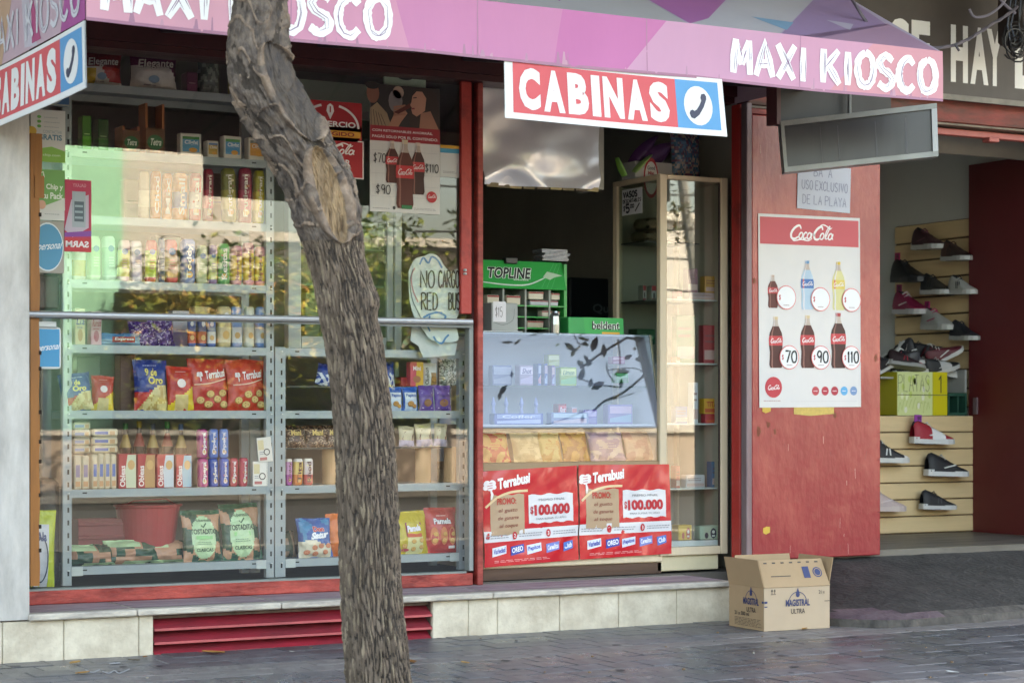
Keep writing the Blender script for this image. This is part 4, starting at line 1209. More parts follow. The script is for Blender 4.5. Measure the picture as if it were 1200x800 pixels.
def pr_obl(pic):
    def f(mb, fr, w, h):
        poly(mb, fr, [(0.02 * w, .02 * h), (w * .42, .02 * h), (w * .36, h * .5), (w * .5, h * .97), (.02 * w, h * .97)], ink('B02632'), 1)
        poly(mb, fr, [(w * .42, .02 * h), (w * .97, .02 * h), (w * .97, h * .97), (w * .5, h * .97), (w * .36, h * .5)], ink(pic), 1)
        text(mb, fr, 'Obleas', w * .06, h * .06, h * .6, w * .3, ink('F0E8E4'), 3, .02, vert=True)
        disc(mb, fr, w * .7, h * .68, w * .2, ink('CFA46A'), 3, h * .14)
    return f
for k, (u0, u1, pic, lab) in enumerate(((136, 160, 'C8CCB0', 'red and pale green wafer box on the seventh shelf'), (158, 182, 'B88A58', 'red and tan wafer box on the seventh shelf'), (180, 204, 'C4CCD4', 'red and whitish wafer box on the seventh shelf'), (203, 225, '94B4C4', 'red and light blue wafer box on the seventh shelf'))):
    box_item('wafer_box', lab, 'wafer box', u0, u1, 531, 572 - (.7 * k), .57, .05, ZS[6], 'A82834', pr_obl(pic), group='wafer boxes on the seventh shelf')
op = [(233, 245, 'B8387C', 'lower pink biscuit tube under another, left of the five'), (246, 257, '2C50A4', 'lower blue biscuit tube under another, second of the five'), (258, 269, '3C5AB0', 'lower blue violet biscuit tube, third of the five'), (270, 280, 'B83848', 'short red biscuit tube, fourth of the five'), (281, 291, 'C03C54', 'short red pink biscuit tube, right of the five')]
for u0, u1, hx, lab in op:
    tube_item('biscuit_tube', lab, 'biscuits', u0, u1, 537, 570.5, .57, ZS[6], [(.15, hx), (2, hx)], pr_vtext('Opera', 'E6E0E4', .03), group='small biscuit tubes on the seventh shelf')
for u0, u1, hx, lab in ((233, 245, 'A83A78', 'upper pink biscuit tube stacked on another'), (246, 257, '5A78BC', 'upper blue biscuit tube stacked on another'), (258, 269, '6A84C0', 'upper pale blue biscuit tube stacked on another')):
    tube_item('biscuit_tube', lab, 'biscuits', u0, u1, 503, 537, .575, ZS[6] + .155, [(2, hx)], pr_vtext('Opera', 'E6E0E4', .03), group='small biscuit tubes on the seventh shelf')
def pr_card(mb, fr, w, h):
    rect(mb, fr, w * .05, h * .5, w * .4, h * .4, ink('D8C8A0'), 1); ringd(mb, fr, w * .62, h * .4, w * .22, w * .06, ink('2A2A30'), 2); rect(mb, fr, w * .1, h * .08, w * .5, h * .12, ink('C07070'), 1); scribble(mb, fr, w * .1, h * .3, w * .3, h * .15, ink('7A8090'), 2, 3)
box_item('price_card', 'white card taped to the shelving upright, upper of two', 'card', 303, 320, 513, 542, .545, .004, Z(312, 541, .545), 'E2DCD4', pr_card, roll=-.1)
box_item('price_card', 'white card with a dark ring standing on the seventh shelf, lower of two', 'card', 296, 314, 541, 570, .55, .006, ZS[6] + .001, 'E6E2DC', pr_card)
for k, (u, v0, hx, cp, lab) in enumerate(((147, 496, '4A2A20', '2E7A3C', 'dark brown bottle behind the wafer boxes, first from the left'), (163, 494, '3A2420', 'B8A030', 'dark brown bottle behind the wafer boxes, second from the left'), (179, 497, '52281E', '2C3A5A', 'dark brown bottle behind the wafer boxes, third from the left'), (196, 495, '2E2A2A', '3C9A4C', 'near black bottle with green cap behind the wafer boxes'), (212, 498, '4A2E24', '3A5A8A', 'dark bottle with blue cap behind the wafer boxes'))):
    xc = X(u, .78); h = (571 - v0) / ppm(u, .78); r = .032
    b = MB(); b.lathe([(r * .95, 0), (r, .01), (r, h * .62), (r * .4, h * .82), (r * .36, h * .9), (r * .42, h * .9), (r * .42, h)], None, (xc, .78, ZS[6]), 14, mats=[mat('bottle_' + hx, hx, .25)] * 2 + [ink('8A3A30' if k % 2 else 'B89A60')] + [mat('bottle_' + hx, hx, .25)] + [mat('cap_' + cp, cp, .4)] * 2)
    tag(b.build('bottle', loc=(xc, .78, ZS[6])), lab, 'bottle', 'bottles behind the wafer boxes')
for k, (u0, u1, v0, si, hx, hb, lab) in enumerate(((196, 222, 364, 4, 'C8C4CC', '8A7AA8', 'pale lilac box standing at the back of the fifth shelf'), (222, 246, 359, 4, 'B4A27C', '7A5A3C', 'tan box at the back of the fifth shelf behind the wafer tubes'), (196, 224, 205, 2, '9A6A34', 'D8B060', 'brown box at the back of the third shelf'), (240, 262, 203, 2, '6A3A2A', 'B88A50', 'dark brown box at the back of the third shelf behind the maroon tube'), (140, 165, 210, 2, 'A8A088', '6A7A5A', 'grey green box at the left back of the third shelf'), (176, 212, 276, 3, '7A7468', 'A8B0A0', 'grey box at the back of the fourth shelf'), (236, 268, 432, 5, '6A4A3C', '8A6A4A', 'dark carton at the back of the sixth shelf behind the red bags'), (85, 118, 418, 5, '3C4A40', '6A7A6A', 'dark green carton at the left back of the sixth shelf'))):
    box_item('back_box', lab, 'box', u0, u1, v0, 0, .74, .08, ZS[si], hx, None) if False else None
    bw = box_item('back_box', lab, 'box', u0, u1, v0, v0 + (485 - (ZS[si] - 1.2) * ppm((u0 + u1) / 2, .74) - v0), .74, .08, ZS[si], hx, pr_box('', hb, hb, None))
# ---- row 7: bottom shelf
M_bucket = mat('red_bucket', '9C1E28', .38, var=.08)
bx = X(173, .78); bs = ppm(173, .78)
b = MB(); R1, R0, H = 37.5 / bs, 29 / bs, 67 / bs
b.lathe([(R0 * .9, 0), (R0, .008), (R0 + (R1 - R0) * .5, H * .5), (R1, H * .96), (R1 + .012, H * .965), (R1 + .012, H), (R1 - .004, H), (R1 - .006, H * .95), (R0, .02)], M_bucket, (bx, .78, ZS[7]), 36)
o = tag(b.build('bucket', smooth=False, loc=(bx, .78, ZS[7])), 'red plastic bucket on the bottom shelf', 'bucket')
b = MB(); b.tube([(bx - R1 - .004, .78, ZS[7] + H * .93), (bx - R1 * .6, .70, ZS[7] + H * 1.07), (bx + R1 * .4, .68, ZS[7] + H * 1.1), (bx + R1 + .004, .78, ZS[7] + H * .93)], .005, M_bucket, 6); b.build('handle', o)
cr = thing('red_crate', 'dark red plastic crate behind the bucket on the bottom shelf', 'crate', (X(112, .74), .74, ZS[7]))
mc = mat('crate_red', '7A1E26', .5, var=.15); x0, x1 = X(92, .74), X(150, .74); hz = 52 / ppm(110, .74)
b = MB(); b.box(x0, x1, .74, .745, ZS[7], ZS[7] + hz, mc); b.box(x0, x0 + .005, .745, .88, ZS[7], ZS[7] + hz, mc); b.box(x0, x1, .88, .885, ZS[7], ZS[7] + hz, mc); b.box(x0, x1, .74, .885, ZS[7], ZS[7] + .006, mc); b.build('shell', cr)
for k in range(3):
    b = MB(); b.rbox(x0 - .004, x1, .732, .741, ZS[7] + hz * (.25 + .3 * k), ZS[7] + hz * (.25 + .3 * k) + .02, mc, .003); b.build('rib', cr)
def ctost(a, q):
    n_ = noise.cell(Vector((a * 5.2, q * 4.4 + a * 1.5, 1)))
    if ((a - .5) / .33) ** 2 + ((q - .47) / .42) ** 2 < 1: return 'BAD8AA'
    if q > .93: return '1E5A3C'
    return 'C09070' if n_ > -.05 else ('1F4E38' if n_ < -.45 else 'A87658')
def prtost(mb, fr, w, h):
    text(mb, fr, 'Hubermills', w * .28, h * .78, w * .44, h * .055, ink('1E4A38'), 3, .01)
    stroke(mb, fr, [(w * .44, h * .71), (w * .49, h * .67), (w * .58, h * .75)], w * .03, ink('1E5A38'), 3)
    text(mb, fr, 'TOSTADITAS', w * .15, h * .54, w * .7, h * .1, ink('2A4A38'), 3, .03)
    rect(mb, fr, w * .28, h * .44, w * .44, h * .07, ink('8CCB86'), 2)
    scribble(mb, fr, w * .3, h * .33, w * .4, h * .07, ink('6A8A70'), 2, 3)
    text(mb, fr, 'CLASICAS', w * .28, h * .2, w * .44, h * .065, ink('2A4A38'), 3, .02)
bag_item('toast_bag', 'green and tan toast bag with pale oval label on the bottom shelf, left standing one', 'toast bag', 216, 265, 594, 654, .57, .09, ZS[7], ctost, prtost, tilt=.2, yaw=.05, film_=True, back='1E5A3C')
bag_item('toast_bag', 'green and tan toast bag with pale oval label on the bottom shelf, right standing one', 'toast bag', 263, 311, 588, 654, .565, .09, ZS[7], ctost, prtost, tilt=.22, yaw=-.06, roll=-.03, back='1E5A3C')
for k, (u0, u1, v0, lab) in enumerate(((80, 140, 633, 'toast bag lying flat at the left end of the bottom shelf'), (124, 197, 629, 'toast bag lying flat in front of the red bucket'), (168, 222, 632, 'toast bag lying flat left of the standing toast bags'))):
    bag_item('toast_bag', lab, 'toast bag', u0, u1, v0, 657, .57 + .012 * k, .13, ZS[7], lambda a, q, k=k: 'B4D2A2' if (q > .72 and a < .6) or (q < .14 and a > .3) else ('B8896C' if noise.cell(Vector((a * 6.5 + k, q * 3.1, k))) > -.2 else '1E4A36'), None, tilt=.3, yaw=.04 - .03 * k, back='1E5A3C')
# ---- second unit
def cblue(a, q): return '1E3C8C' if q > .55 else ('D0D4DC' if noise.noise(Vector((a * 5, q * 6, 4))) > .0 else '2A4A98')
bag_item('snack_bag', 'blue and white snack bag left of the tree trunk on the upper half shelf', 'snack bag', 369, 393, 425, 451, .66, .05, ZH1, cblue, None, roll=.25)
bag_item('snack_bag', 'blue and white snack bag just right of the tree trunk on the upper half shelf', 'snack bag', 450, 465, 422, 451, .66, .05, ZH1, cblue, None)
box_item('green_tin', 'small pale green tin behind the snacks on the upper half shelf', 'tin', 458, 468, 418, 434, .8, .06, ZH1 + .06, '9AB4A0', None)
box_item('red_tray', 'low red tray on the upper half shelf', 'tray', 463, 478, 440, 451, .68, .08, ZH1, 'A02428', None)
def pr_pic(tx, tc, pic, pic2):
    def f(mb, fr, w, h):
        text(mb, fr, tx, w * .14, h * .64, w * .72, h * .18, ink(tc), 3, .03)
        rect(mb, fr, w * .2, h * .14, w * .6, h * .4, ink(pic2), 1); disc(mb, fr, w * .5, h * .33, w * .26, ink(pic), 2, h * .16)
        disc(mb, fr, w * .58, h * .38, w * .12, ink('7A4A28'), 3, h * .06)
    return f
box_item('cookie_pack', 'pink and yellow cookie pack on the upper half shelf', 'cookies', 476, 496, 422, 451, .64, .05, ZH1, 'D05060', lambda mb, fr, w, h: (poly(mb, fr, [(w * .4, 0), (w, 0), (w, h), (w * .5, h)], ink('D8A83C'), 1), disc(mb, fr, w * .5, h * .3, w * .3, ink('A86A4A'), 2, h * .14), text(mb, fr, 'Mini', w * .2, h * .65, w * .6, h * .18, ink('F0E0E0'), 3, .03)))
bag_item('cookie_pack', 'white cookie pack with a brown cookie picture on the upper half shelf', 'cookies', 496, 515, 422, 450, .65, .05, ZH1, lambda a, q: 'E2E2DC' if a < .5 or q > .6 else 'B08A5C', lambda mb, fr, w, h: (text(mb, fr, 'Okebon', w * .1, h * .1, h * .7, w * .25, ink('5A5A50'), 3, .02, vert=True), cookie(mb, fr, w * .7, h * .3, w * .22)))
bag_item('clear_bag', 'crinkled clear plastic bag at the right end of the upper half shelf', 'bag', 516, 541, 418, 451, .66, .07, ZH1, lambda a, q: ('B8BDB0', '7C857A', 'D4D8D2', '5C645C')[int(abs(noise.noise(Vector((a * 6, q * 6, 9)))) * 12) % 4], None)
for k, (u0, u1, lab) in enumerate(((456, 474, 'blue cookie pouch, left of two alike beside the trunk'), (473, 492, 'blue cookie pouch, right of two alike beside the trunk'))):
    bag_item('cookie_pouch', lab, 'cookies', u0, u1, 455, 483, .58, .045, ZS[5], lambda a, q: '2C62B4' if q > .75 or a < .12 or a > .88 else ('D8DEE6' if q > .5 else 'BFD0E4'), lambda mb, fr, w, h: (text(mb, fr, 'Pepitos', w * .16, h * .55, w * .68, h * .17, ink('2C5AA8'), 3, .03), cookie(mb, fr, w * .45, h * .3, w * .22, 'C89050'), cookie(mb, fr, w * .7, h * .2, w * .16, 'C89050')), group='cookie pouches on the sixth shelf')
for k, (u0, u1, lab) in enumerate(((492, 511, 'purple cookie pouch, left of two alike near the red post'), (510, 531, 'purple cookie pouch, right of two alike near the red post'))):
    bag_item('cookie_pouch', lab, 'cookies', u0, u1, 453, 483, .58, .045, ZS[5], lambda a, q: '6A4A9C', lambda mb, fr, w, h: (rect(mb, fr, w * .15, h * .1, w * .7, h * .62, ink('C4B4D8'), 1), disc(mb, fr, w * .5, h * .32, w * .26, ink('8A5A3C'), 3, h * .15), text(mb, fr, 'Vocacion', w * .2, h * .54, w * .6, h * .1, ink('4A2C7A'), 3, .02)), group='cookie pouches on the sixth shelf')
box_item('kraft_box', 'plain tan box at the right end of the sixth shelf', 'box', 529, 540, 452, 482, .62, .08, ZS[5], 'B49A80', None)
for k, (u0, u1, lab) in enumerate(((335, 362, 'dark brown sweet bag, first left of the trunk on the lower half shelf'), (360, 388, 'dark brown sweet bag, second left of the trunk on the lower half shelf'), (383, 402, 'dark brown sweet bag half hidden by the trunk on the lower half shelf'))):
    bag_item('sweet_bag', lab, 'sweets', u0, u1, 496, 522, .64, .06, ZH2, lambda a, q, k=k: ('4A342A', '6A4C3C', 'A88C70', '3A2822')[int(abs(noise.noise(Vector((a * 4 + k, q * 4, 2)))) * 10) % 4], lambda mb, fr, w, h: text(mb, fr, 'Mani', w * .25, h * .55, w * .5, h * .25, ink('D8B868'), 3, .04, shear=.2), tilt=.35)
for k, (u0, u1, roll, lab) in enumerate(((447, 462, .05, 'cake packet half hidden behind the right edge of the trunk'), (468, 488, .04, 'cake packet with a brown slice, left of three on the lower half shelf'), (489, 510, -.06, 'cake packet with a brown slice, middle of three on the lower half shelf'), (509, 526, .08, 'cake packet with a brown slice, right of three on the lower half shelf'))):
    bag_item('cake_packet', lab, 'cake', u0, u1, 496 + (3 if k == 1 else 0), 523, .63, .05, ZH2, lambda a, q: 'D2C8A8' if q > .7 else ('C8BCD0' if q < .3 else 'CFC4A4'), lambda mb, fr, w, h: (poly(mb, fr, [(w * .14, h * .42), (w * .8, h * .4), (w * .9, h * .62), (w * .3, h * .74)], ink('6E3C32'), 2), poly(mb, fr, [(w * .14, h * .32), (w * .8, h * .3), (w * .8, h * .42), (w * .14, h * .44)], ink('A05A4C'), 2), scribble(mb, fr, w * .2, h * .84, w * .6, h * .05, ink('7A6A50'), 1, 3)), roll=roll, group='cake packets on the lower half shelf')
for k, (u0, u1, a, c, s_, lab) in enumerate(((335, 343, 'A83C9C', 'D090C4', 'Toddy', 'magenta biscuit tube left of the trunk'), (345, 356, 'D87A34', 'E0C070', 'Tita', 'orange and yellow biscuit tube left of the trunk'), (357, 368, 'B83038', 'D8C8C8', 'Rhod', 'red biscuit tube with white label left of the trunk'))):
    tube_item('biscuit_tube', lab, 'biscuits', u0, u1, 538, 569.5, .58, ZS[6], [(.35, a), (.85, c), (2, 'E4DCD4')], pr_vtext(s_, '5A2C30', .02))
M_kraft = mat('kraft_tube', 'B08C64', .75, var=.1, stretch=(1, 1, .2))
for u0, u1, lab in ((380, 399, 'kraft cardboard cylinder left of the trunk'), (447, 462, 'kraft cardboard cylinder half hidden by the right of the trunk'), (489, 506, 'kraft cardboard cylinder standing alone on the shelf above the chip bags'), (523, 541, 'kraft cardboard cylinder beside the right upright')):
    xc = (X(u0, .68) + X(u1, .68)) / 2; r = (X(u1, .68) - X(u0, .68)) / 2; h = 41 / ppm(u0, .68)
    b = MB(); b.lathe([(r, 0), (r, h), (r * .93, h), (r * .93, .01)], M_kraft, (xc, .70, ZS[6]), 24)
    tag(b.build('cardboard_cylinder', loc=(xc, .70, ZS[6]), smooth=False), lab, 'cylinder', 'cardboard cylinders')
def cpep(a, q):
    if q < .38 + .08 * math.sin(a * 5): return 'DCD0B8'
    return '1F5AA0' if noise.noise(Vector((a * 3, q * 3, 8))) > -.25 else '2E86B4'
def prpep(mb, fr, w, h):
    text(mb, fr, 'Don', w * .4, h * .66, w * .34, h * .13, ink('C8343C'), 4, .05); text(mb, fr, 'Don', w * .39, h * .655, w * .36, h * .14, ink('F2ECEC'), 3, .09)
    text(mb, fr, 'Satur', w * .3, h * .46, w * .55, h * .18, ink('F0F0F4'), 3, .06, shear=.3, rise=h * .05)
    for x, y in ((.2, .14), (.45, .1), (.75, .14), (.62, .3), (.42, .26), (.86, .3)): cookie(mb, fr, w * x, h * y, w * .085, 'D88A64', 'B85A40')
bag_item('cookie_bag', 'blue and cream cookie bag left of the trunk on the bottom shelf', 'cookie bag', 351, 394, 609, 655, .57, .09, ZS[7], cpep, prpep, tilt=.2)
bag_item('cookie_bag', 'orange bag peeping out left of the trunk on the bottom shelf', 'snack bag', 384, 412, 605, 655, .62, .06, ZS[7], lambda a, q: 'D86A24', None, tilt=.1)
bag_item('toast_bag', 'dark wrapped bag at the left end of the right bottom shelf', 'bag', 328, 351, 625, 655, .66, .08, ZS[7], lambda a, q: 'A8886A' if noise.cell(Vector((a * 4, q * 4, 4))) > -.1 else '3A4A34', None, tilt=.3)
bag_item('snack_bag', 'bright green bag edge just right of the trunk on the bottom shelf', 'snack bag', 446, 468, 601, 652, .61, .06, ZS[7], lambda a, q: '2CA050', None, tilt=.08)
def cyel(a, q): return 'C8B030' if not (.3 < a < .8 and q < .42) else 'DCD49A'
def pryel(mb, fr, w, h):
    rect(mb, fr, w * .26, h * .42, w * .5, h * .32, ink('8C1C34'), 2); rect(mb, fr, w * .28, h * .4, w * .46, h * .09, ink('C8502C'), 3)
    text(mb, fr, 'Pamela', w * .3, h * .52, w * .42, h * .15, ink('ECE4EC'), 4, .05, rise=h * .03)
    for x, y in ((.22, .2), (.5, .3), (.75, .32), (.5, .12), (.74, .16)): cookie(mb, fr, w * x, h * y, w * .075, 'D8A858', 'A87830')
    disc(mb, fr, w * .25, h * .1, w * .1, ink('B8404C'), 3, h * .04)
def prred(mb, fr, w, h):
    text(mb, fr, 'Pamela', w * .2, h * .64, w * .56, h * .13, ink('2A1A3C'), 3, .09); text(mb, fr, 'Pamela', w * .2, h * .642, w * .56, h * .125, ink('ECE6E8'), 4, .035)
    scribble(mb, fr, w * .3, h * .8, w * .3, h * .05, ink('E8B8B0'), 1, 3)
    for x in (.2, .5, .78):
        disc(mb, fr, w * x, h * .38, w * .12, ink('D87A4A'), 2, h * .2); cookie(mb, fr, w * x, h * .28, w * .09, 'E0A858', 'B87830', 3); cookie(mb, fr, w * (x + .03), h * .42, w * .08, 'E0A858', 'B87830', 3)
    rect(mb, fr, w * .64, h * .1, w * .2, h * .06, ink('E8E0DC'), 3)
bag_item('cookie_bag', 'yellow cookie bag with dark red label right of the trunk', 'cookie bag', 464, 507, 601, 651, .57, .09, ZS[7], cyel, pryel, tilt=.16, yaw=.05)
bag_item('cookie_bag', 'glossy red cookie bag at the right end of the bottom shelf', 'cookie bag', 501, 541, 597, 650, .575, .085, ZS[7], lambda a, q: 'C02C28', prred, tilt=.14)
# ============================================================ POSTERS AND STICKERS IN THE WINDOW
random.seed(33)
M_paper = mat('poster_paper', 'DADBD8', .5, var=.04, scale=4)
def flat(name, label, cat, u0, v0, u1, v1, y, m, pr, th=.003, roll=0, group=None, rad=0):
    p0 = P(u0, v1, y); p1 = P(u1, v0, y)
    w = p1.x - p0.x; h = Z((u0 + u1) / 2, v0, y) - Z((u0 + u1) / 2, v1, y)
    z0 = Z((u0 + u1) / 2, v1, y)
    b = MB()
    if rad: 
        pts = []
        for cx, cz, a0 in ((w - rad, h - rad, 0), (rad, h - rad, 90), (rad, rad, 180), (w - rad, rad, 270)):
            for k in range(5): a = math.radians(a0 + 22.5 * k); pts.append((cx - w / 2 + rad * math.cos(a), cz + rad * math.sin(a)))
        b.face([V(a, 0, c) for a, c in pts], m); b.face([V(a, th, c) for a, c in pts][::-1], m)
        for k in range(len(pts)):
            q0, q1 = pts[k], pts[(k + 1) % len(pts)]
            b.face([V(q0[0], 0, q0[1]), V(q0[0], th, q0[1]), V(q1[0], th, q1[1]), V(q1[0], 0, q1[1])], m)
    else:
        b.box(-w / 2, w / 2, 0, th, 0, h, m)
    return finish(b, name, label, cat, ((p0.x + p1.x) / 2, y, z0), (0, roll, 0), group, pr, frame((-w / 2, 0, 0), (1, 0, 0), (0, 0, 1)), w, h, pname='print')
GY = GLASS_Y + .012
def bottle(mb, fr, x, y, h, w, liquid, lab, cap, c=3, neck=.0, fill=.86):
    pr = [(0, .40), (.03, .48), (.12, .46), (.3, .42), (.42, .48), (.56, .5), (.68, .44), (.8, .24), (.88, .15), (.95, .15), (1, .17)]
    def half(t):
        for (a, ra), (b_, rb) in zip(pr[:-1], pr[1:]):
            if a <= t <= b_: return ra + (rb - ra) * (t - a) / (b_ - a)
        return .17
    ts = [i / 16 for i in range(17)]
    for t0, t1 in zip(ts[:-1], ts[1:]):
        hx = liquid if t1 <= fill else ('B8A89C' if t1 < .94 else cap)
        if .44 <= (t0 + t1) / 2 <= .62: hx = lab
        mb.face([fr(x - half(t0) * w, y + t0 * h, c), fr(x + half(t0) * w, y + t0 * h, c), fr(x + half(t1) * w, y + t1 * h, c), fr(x - half(t1) * w, y + t1 * h, c)], ink(hx))
        mb.face([fr(x - half(t0) * w * .7, y + t0 * h, c + 1), fr(x - half(t0) * w * .5, y + t0 * h, c + 1), fr(x - half(t1) * w * .5, y + t1 * h, c + 1), fr(x - half(t1) * w * .7, y + t1 * h, c + 1)], ink('8A5A50' if hx == liquid and liquid in ('4A1C14', '3C1812', '5A241C') else 'D8D4D8' if hx != lab else 'D06A6A'))
    cola(mb, fr, x - w * .42, y + h * .48, w * .84, h * .1, ink('F0EAEA'), c + 2)
def pr_coke(mb, fr, w, h):
    # photograph strip: two people drinking, dark background
    y0 = h * .675
    rect(mb, fr, 0, y0, w, h - y0, ink('231A1A'), 1)
    poly(mb, fr, [(0, y0), (0, y0 + h * .13), (w * .1, y0 + h * .18), (w * .24, y0 + h * .1), (w * .3, y0)], ink('9C8468'), 2)
    for k in range(5): stroke(mb, fr, [(w * (.02 + .05 * k), y0), (w * (.01 + .035 * k), y0 + h * (.13 - .01 * k))], w * .008, ink('4A3A30'), 3)
    disc(mb, fr, w * .04, y0 + h * .25, w * .09, ink('8A5A48'), 2, h * .08, 14); disc(mb, fr, w * .03, y0 + h * .31, w * .1, ink('1C1414'), 3, h * .03, 14)
    disc(mb, fr, w * .36, y0 + h * .2, w * .1, ink('7C7474'), 2, h * .09, 14); disc(mb, fr, w * .4, y0 + h * .27, w * .08, ink('B09484'), 2, h * .05, 12)
    hair = [(.56, 0), (.55, .2), (.62, .3), (.8, .325), (.95, .28), (1.0, .1), (1.0, 0)]
    poly(mb, fr, [(w * a, y0 + h * d) for a, d in hair], ink('2A1812'), 3)
    face = [(.66, .29), (.6, .25), (.585, .2), (.565, .175), (.59, .16), (.585, .14), (.6, .11), (.66, .09), (.78, .14), (.8, .24), (.74, .29)]
    poly(mb, fr, [(w * a, y0 + h * d) for a, d in face], ink('C08C74'), 4)
    poly(mb, fr, [(w * .7, y0), (w * .72, y0 + h * .12), (w * .86, y0 + h * .14), (w * .98, y0)], ink('A87660'), 4)
    stroke(mb, fr, [(w * .61, y0 + h * .235), (w * .66, y0 + h * .24)], h * .008, ink('2A1812'), 5); stroke(mb, fr, [(w * .59, y0 + h * .15), (w * .63, y0 + h * .152)], h * .012, ink('8A3038'), 5)
    arm = [(.26, 0), (.34, .1), (.46, .16), (.53, .11), (.44, .04), (.4, 0)]
    poly(mb, fr, [(w * a, y0 + h * d) for a, d in arm], ink('B07C64'), 4)
    for k in range(4): stroke(mb, fr, [(w * .33, y0 + h * (.15 - .02 * k)), (w * .5, y0 + h * (.17 - .022 * k))], h * .016, ink('A06C56'), 5)
    poly(mb, fr, [(w * .33, y0 + h * .11), (w * .4, y0 + h * .1), (w * .58, y0 + h * .16), (w * .56, y0 + h * .19)], ink('5A1E14'), 6)
    rect(mb, fr, 0, h * .555, w, h * .12, ink('9C1E2C'), 2)
    text(mb, fr, 'CON RETORNABLES AHORRÁS,', w * .03, h * .625, w * .86, h * .026, ink('F0E8E8'), 3, .012)
    text(mb, fr, 'PAGÁS SÓLO POR EL CONTENIDO.', w * .03, h * .58, w * .94, h * .026, ink('F0E8E8'), 3, .012)
    for k in range(5): rect(mb, fr, w * .02, h * (.12 + .09 * k), w * .96, h * .002, ink('B8BCBE'), 1)
    for k in range(9): rect(mb, fr, w * (.08 + .1 * k), h * .05, w * .002, h * .48, ink('C4C8CA'), 1)
    bottle(mb, fr, w * .31, h * .23, h * .33, w * .19, '4A1C14', 'C43A40', 'D8C8B8', 4)
    bottle(mb, fr, w * .68, h * .15, h * .41, w * .2, '3C1812', 'C43A40', 'D8C8B8', 4)
    bottle(mb, fr, w * .49, h * .035, h * .54, w * .26, '5A241C', 'C83238', 'D8C8A8', 7)
    rect(mb, fr, w * .44, h * .03, w * .15, h * .03, ink('2A7A4A'), 12)
    M_mk = ink('2A2A2E')
    hand(mb, fr, '$70', w * .045, h * .385, w * .17, h * .07, w * .012, M_mk, 8)
    hand(mb, fr, '$90', w * .08, h * .14, w * .2, h * .07, w * .012, M_mk, 8)
    hand(mb, fr, '$110', w * .78, h * .33, w * .19, h * .065, w * .012, M_mk, 8)
    disc(mb, fr, w * .875, h * .135, w * .075, ink('C02C34'), 8, h * .045); cola(mb, fr, w * .815, h * .125, w * .12, h * .03, ink('F0E8E8'), 9)
    scribble(mb, fr, w * .04, h * .02, w * .24, h * .015, ink('9A9CA0'), 1, 3); scribble(mb, fr, w * .62, h * .025, w * .34, h * .02, ink('9A9CA0'), 2, 3)
    disc(mb, fr, w * .34, h * .035, w * .02, ink('404040'), 3, h * .014)
flat('soda_poster', 'cola poster of three bottles with handwritten prices and a woman drinking, in the window', 'poster', 433.5, 101, 515.5, 249.5, GLASS_Y - .006, M_paper, pr_coke)
def pr_arch(mb, fr, w, h):
    disc(mb, fr, w * .5, h * .66, w * .5, ink('A81C28'), 1, h * .34, 30); rect(mb, fr, 0, h * .5, w, h * .2, ink('A81C28'), 1)
    ringd(mb, fr, w * .5, h * .66, w * .46, w * .035, ink('E8E2E0'), 2, h * .31, 26, 0, 72); ringd(mb, fr, w * .5, h * .66, w * .46, w * .035, ink('E8E2E0'), 2, h * .31, 26, 108, 180)
    poly(mb, fr, [(w * .5, h * .76), (w * .44, h * .87), (w * .455, h * .94), (w * .5, h * .97), (w * .545, h * .94), (w * .56, h * .87)], ink('ECE8E6'), 3); rect(mb, fr, w * .49, h * .85, w * .02, h * .08, ink('A81C28'), 4)
    text(mb, fr, 'COMERCIO', w * .1, h * .665, w * .8, h * .075, ink('F0ECEA'), 3, .03)
    rect(mb, fr, w * .02, h * .535, w * .96, h * .085, ink('D89A34'), 2); text(mb, fr, 'PROTEGIDO', w * .1, h * .55, w * .78, h * .055, ink('8C2420'), 3, .03)
    rect(mb, fr, w * .0, h * .0, w * 1.03, h * .5, ink('E0DCD8'), 1); rect(mb, fr, w * .02, h * .015, w * .99, h * .47, ink('B01C28'), 2)
    cola(mb, fr, w * .08, h * .29, w * .82, h * .17, ink('F0ECEA'), 3)
    text(mb, fr, 'LUGAR', w * .4, h * .16, w * .42, h * .085, ink('F0ECEA'), 3, .03); text(mb, fr, 'ELEGIDO', w * .34, h * .06, w * .48, h * .06, ink('E0B050'), 3, .02)
flat('arched_sticker', 'red arched shop sticker half hidden behind the tree trunk in the window', 'sticker', 349, 118.5, 424, 208, GLASS_Y - .006, mat('clear_backing', 'B0202A', .4), pr_arch, th=.002)
flat('lamp_box', 'pale green plate with a dark oval slot above the cola poster', 'plate', 450.5, 80, 499, 102.5, GY + .03, mat('pale_green_plate', 'A9C4B4', .5), lambda mb, fr, w, h: disc(mb, fr, w * .5, h * .5, w * .17, ink('1C2422'), 1, h * .13), th=.02)
def pr_qr(mb, fr, w, h):
    rect(mb, fr, 0, h * .9, w, h * .1, ink('D8A83C'), 1); rect(mb, fr, 0, h * .76, w, h * .14, ink('3CA0C0'), 1); scribble(mb, fr, w * .15, h * .12, w * .7, h * .08, ink('8A9098'), 2, 2)
flat('payment_sticker', 'small white sticker with yellow and blue stripes beside the cola poster', 'sticker', 515.9, 170.5, 538, 208, GLASS_Y - .005, mat('sticker_white', 'CFD6D6', .5), pr_qr, th=.001)
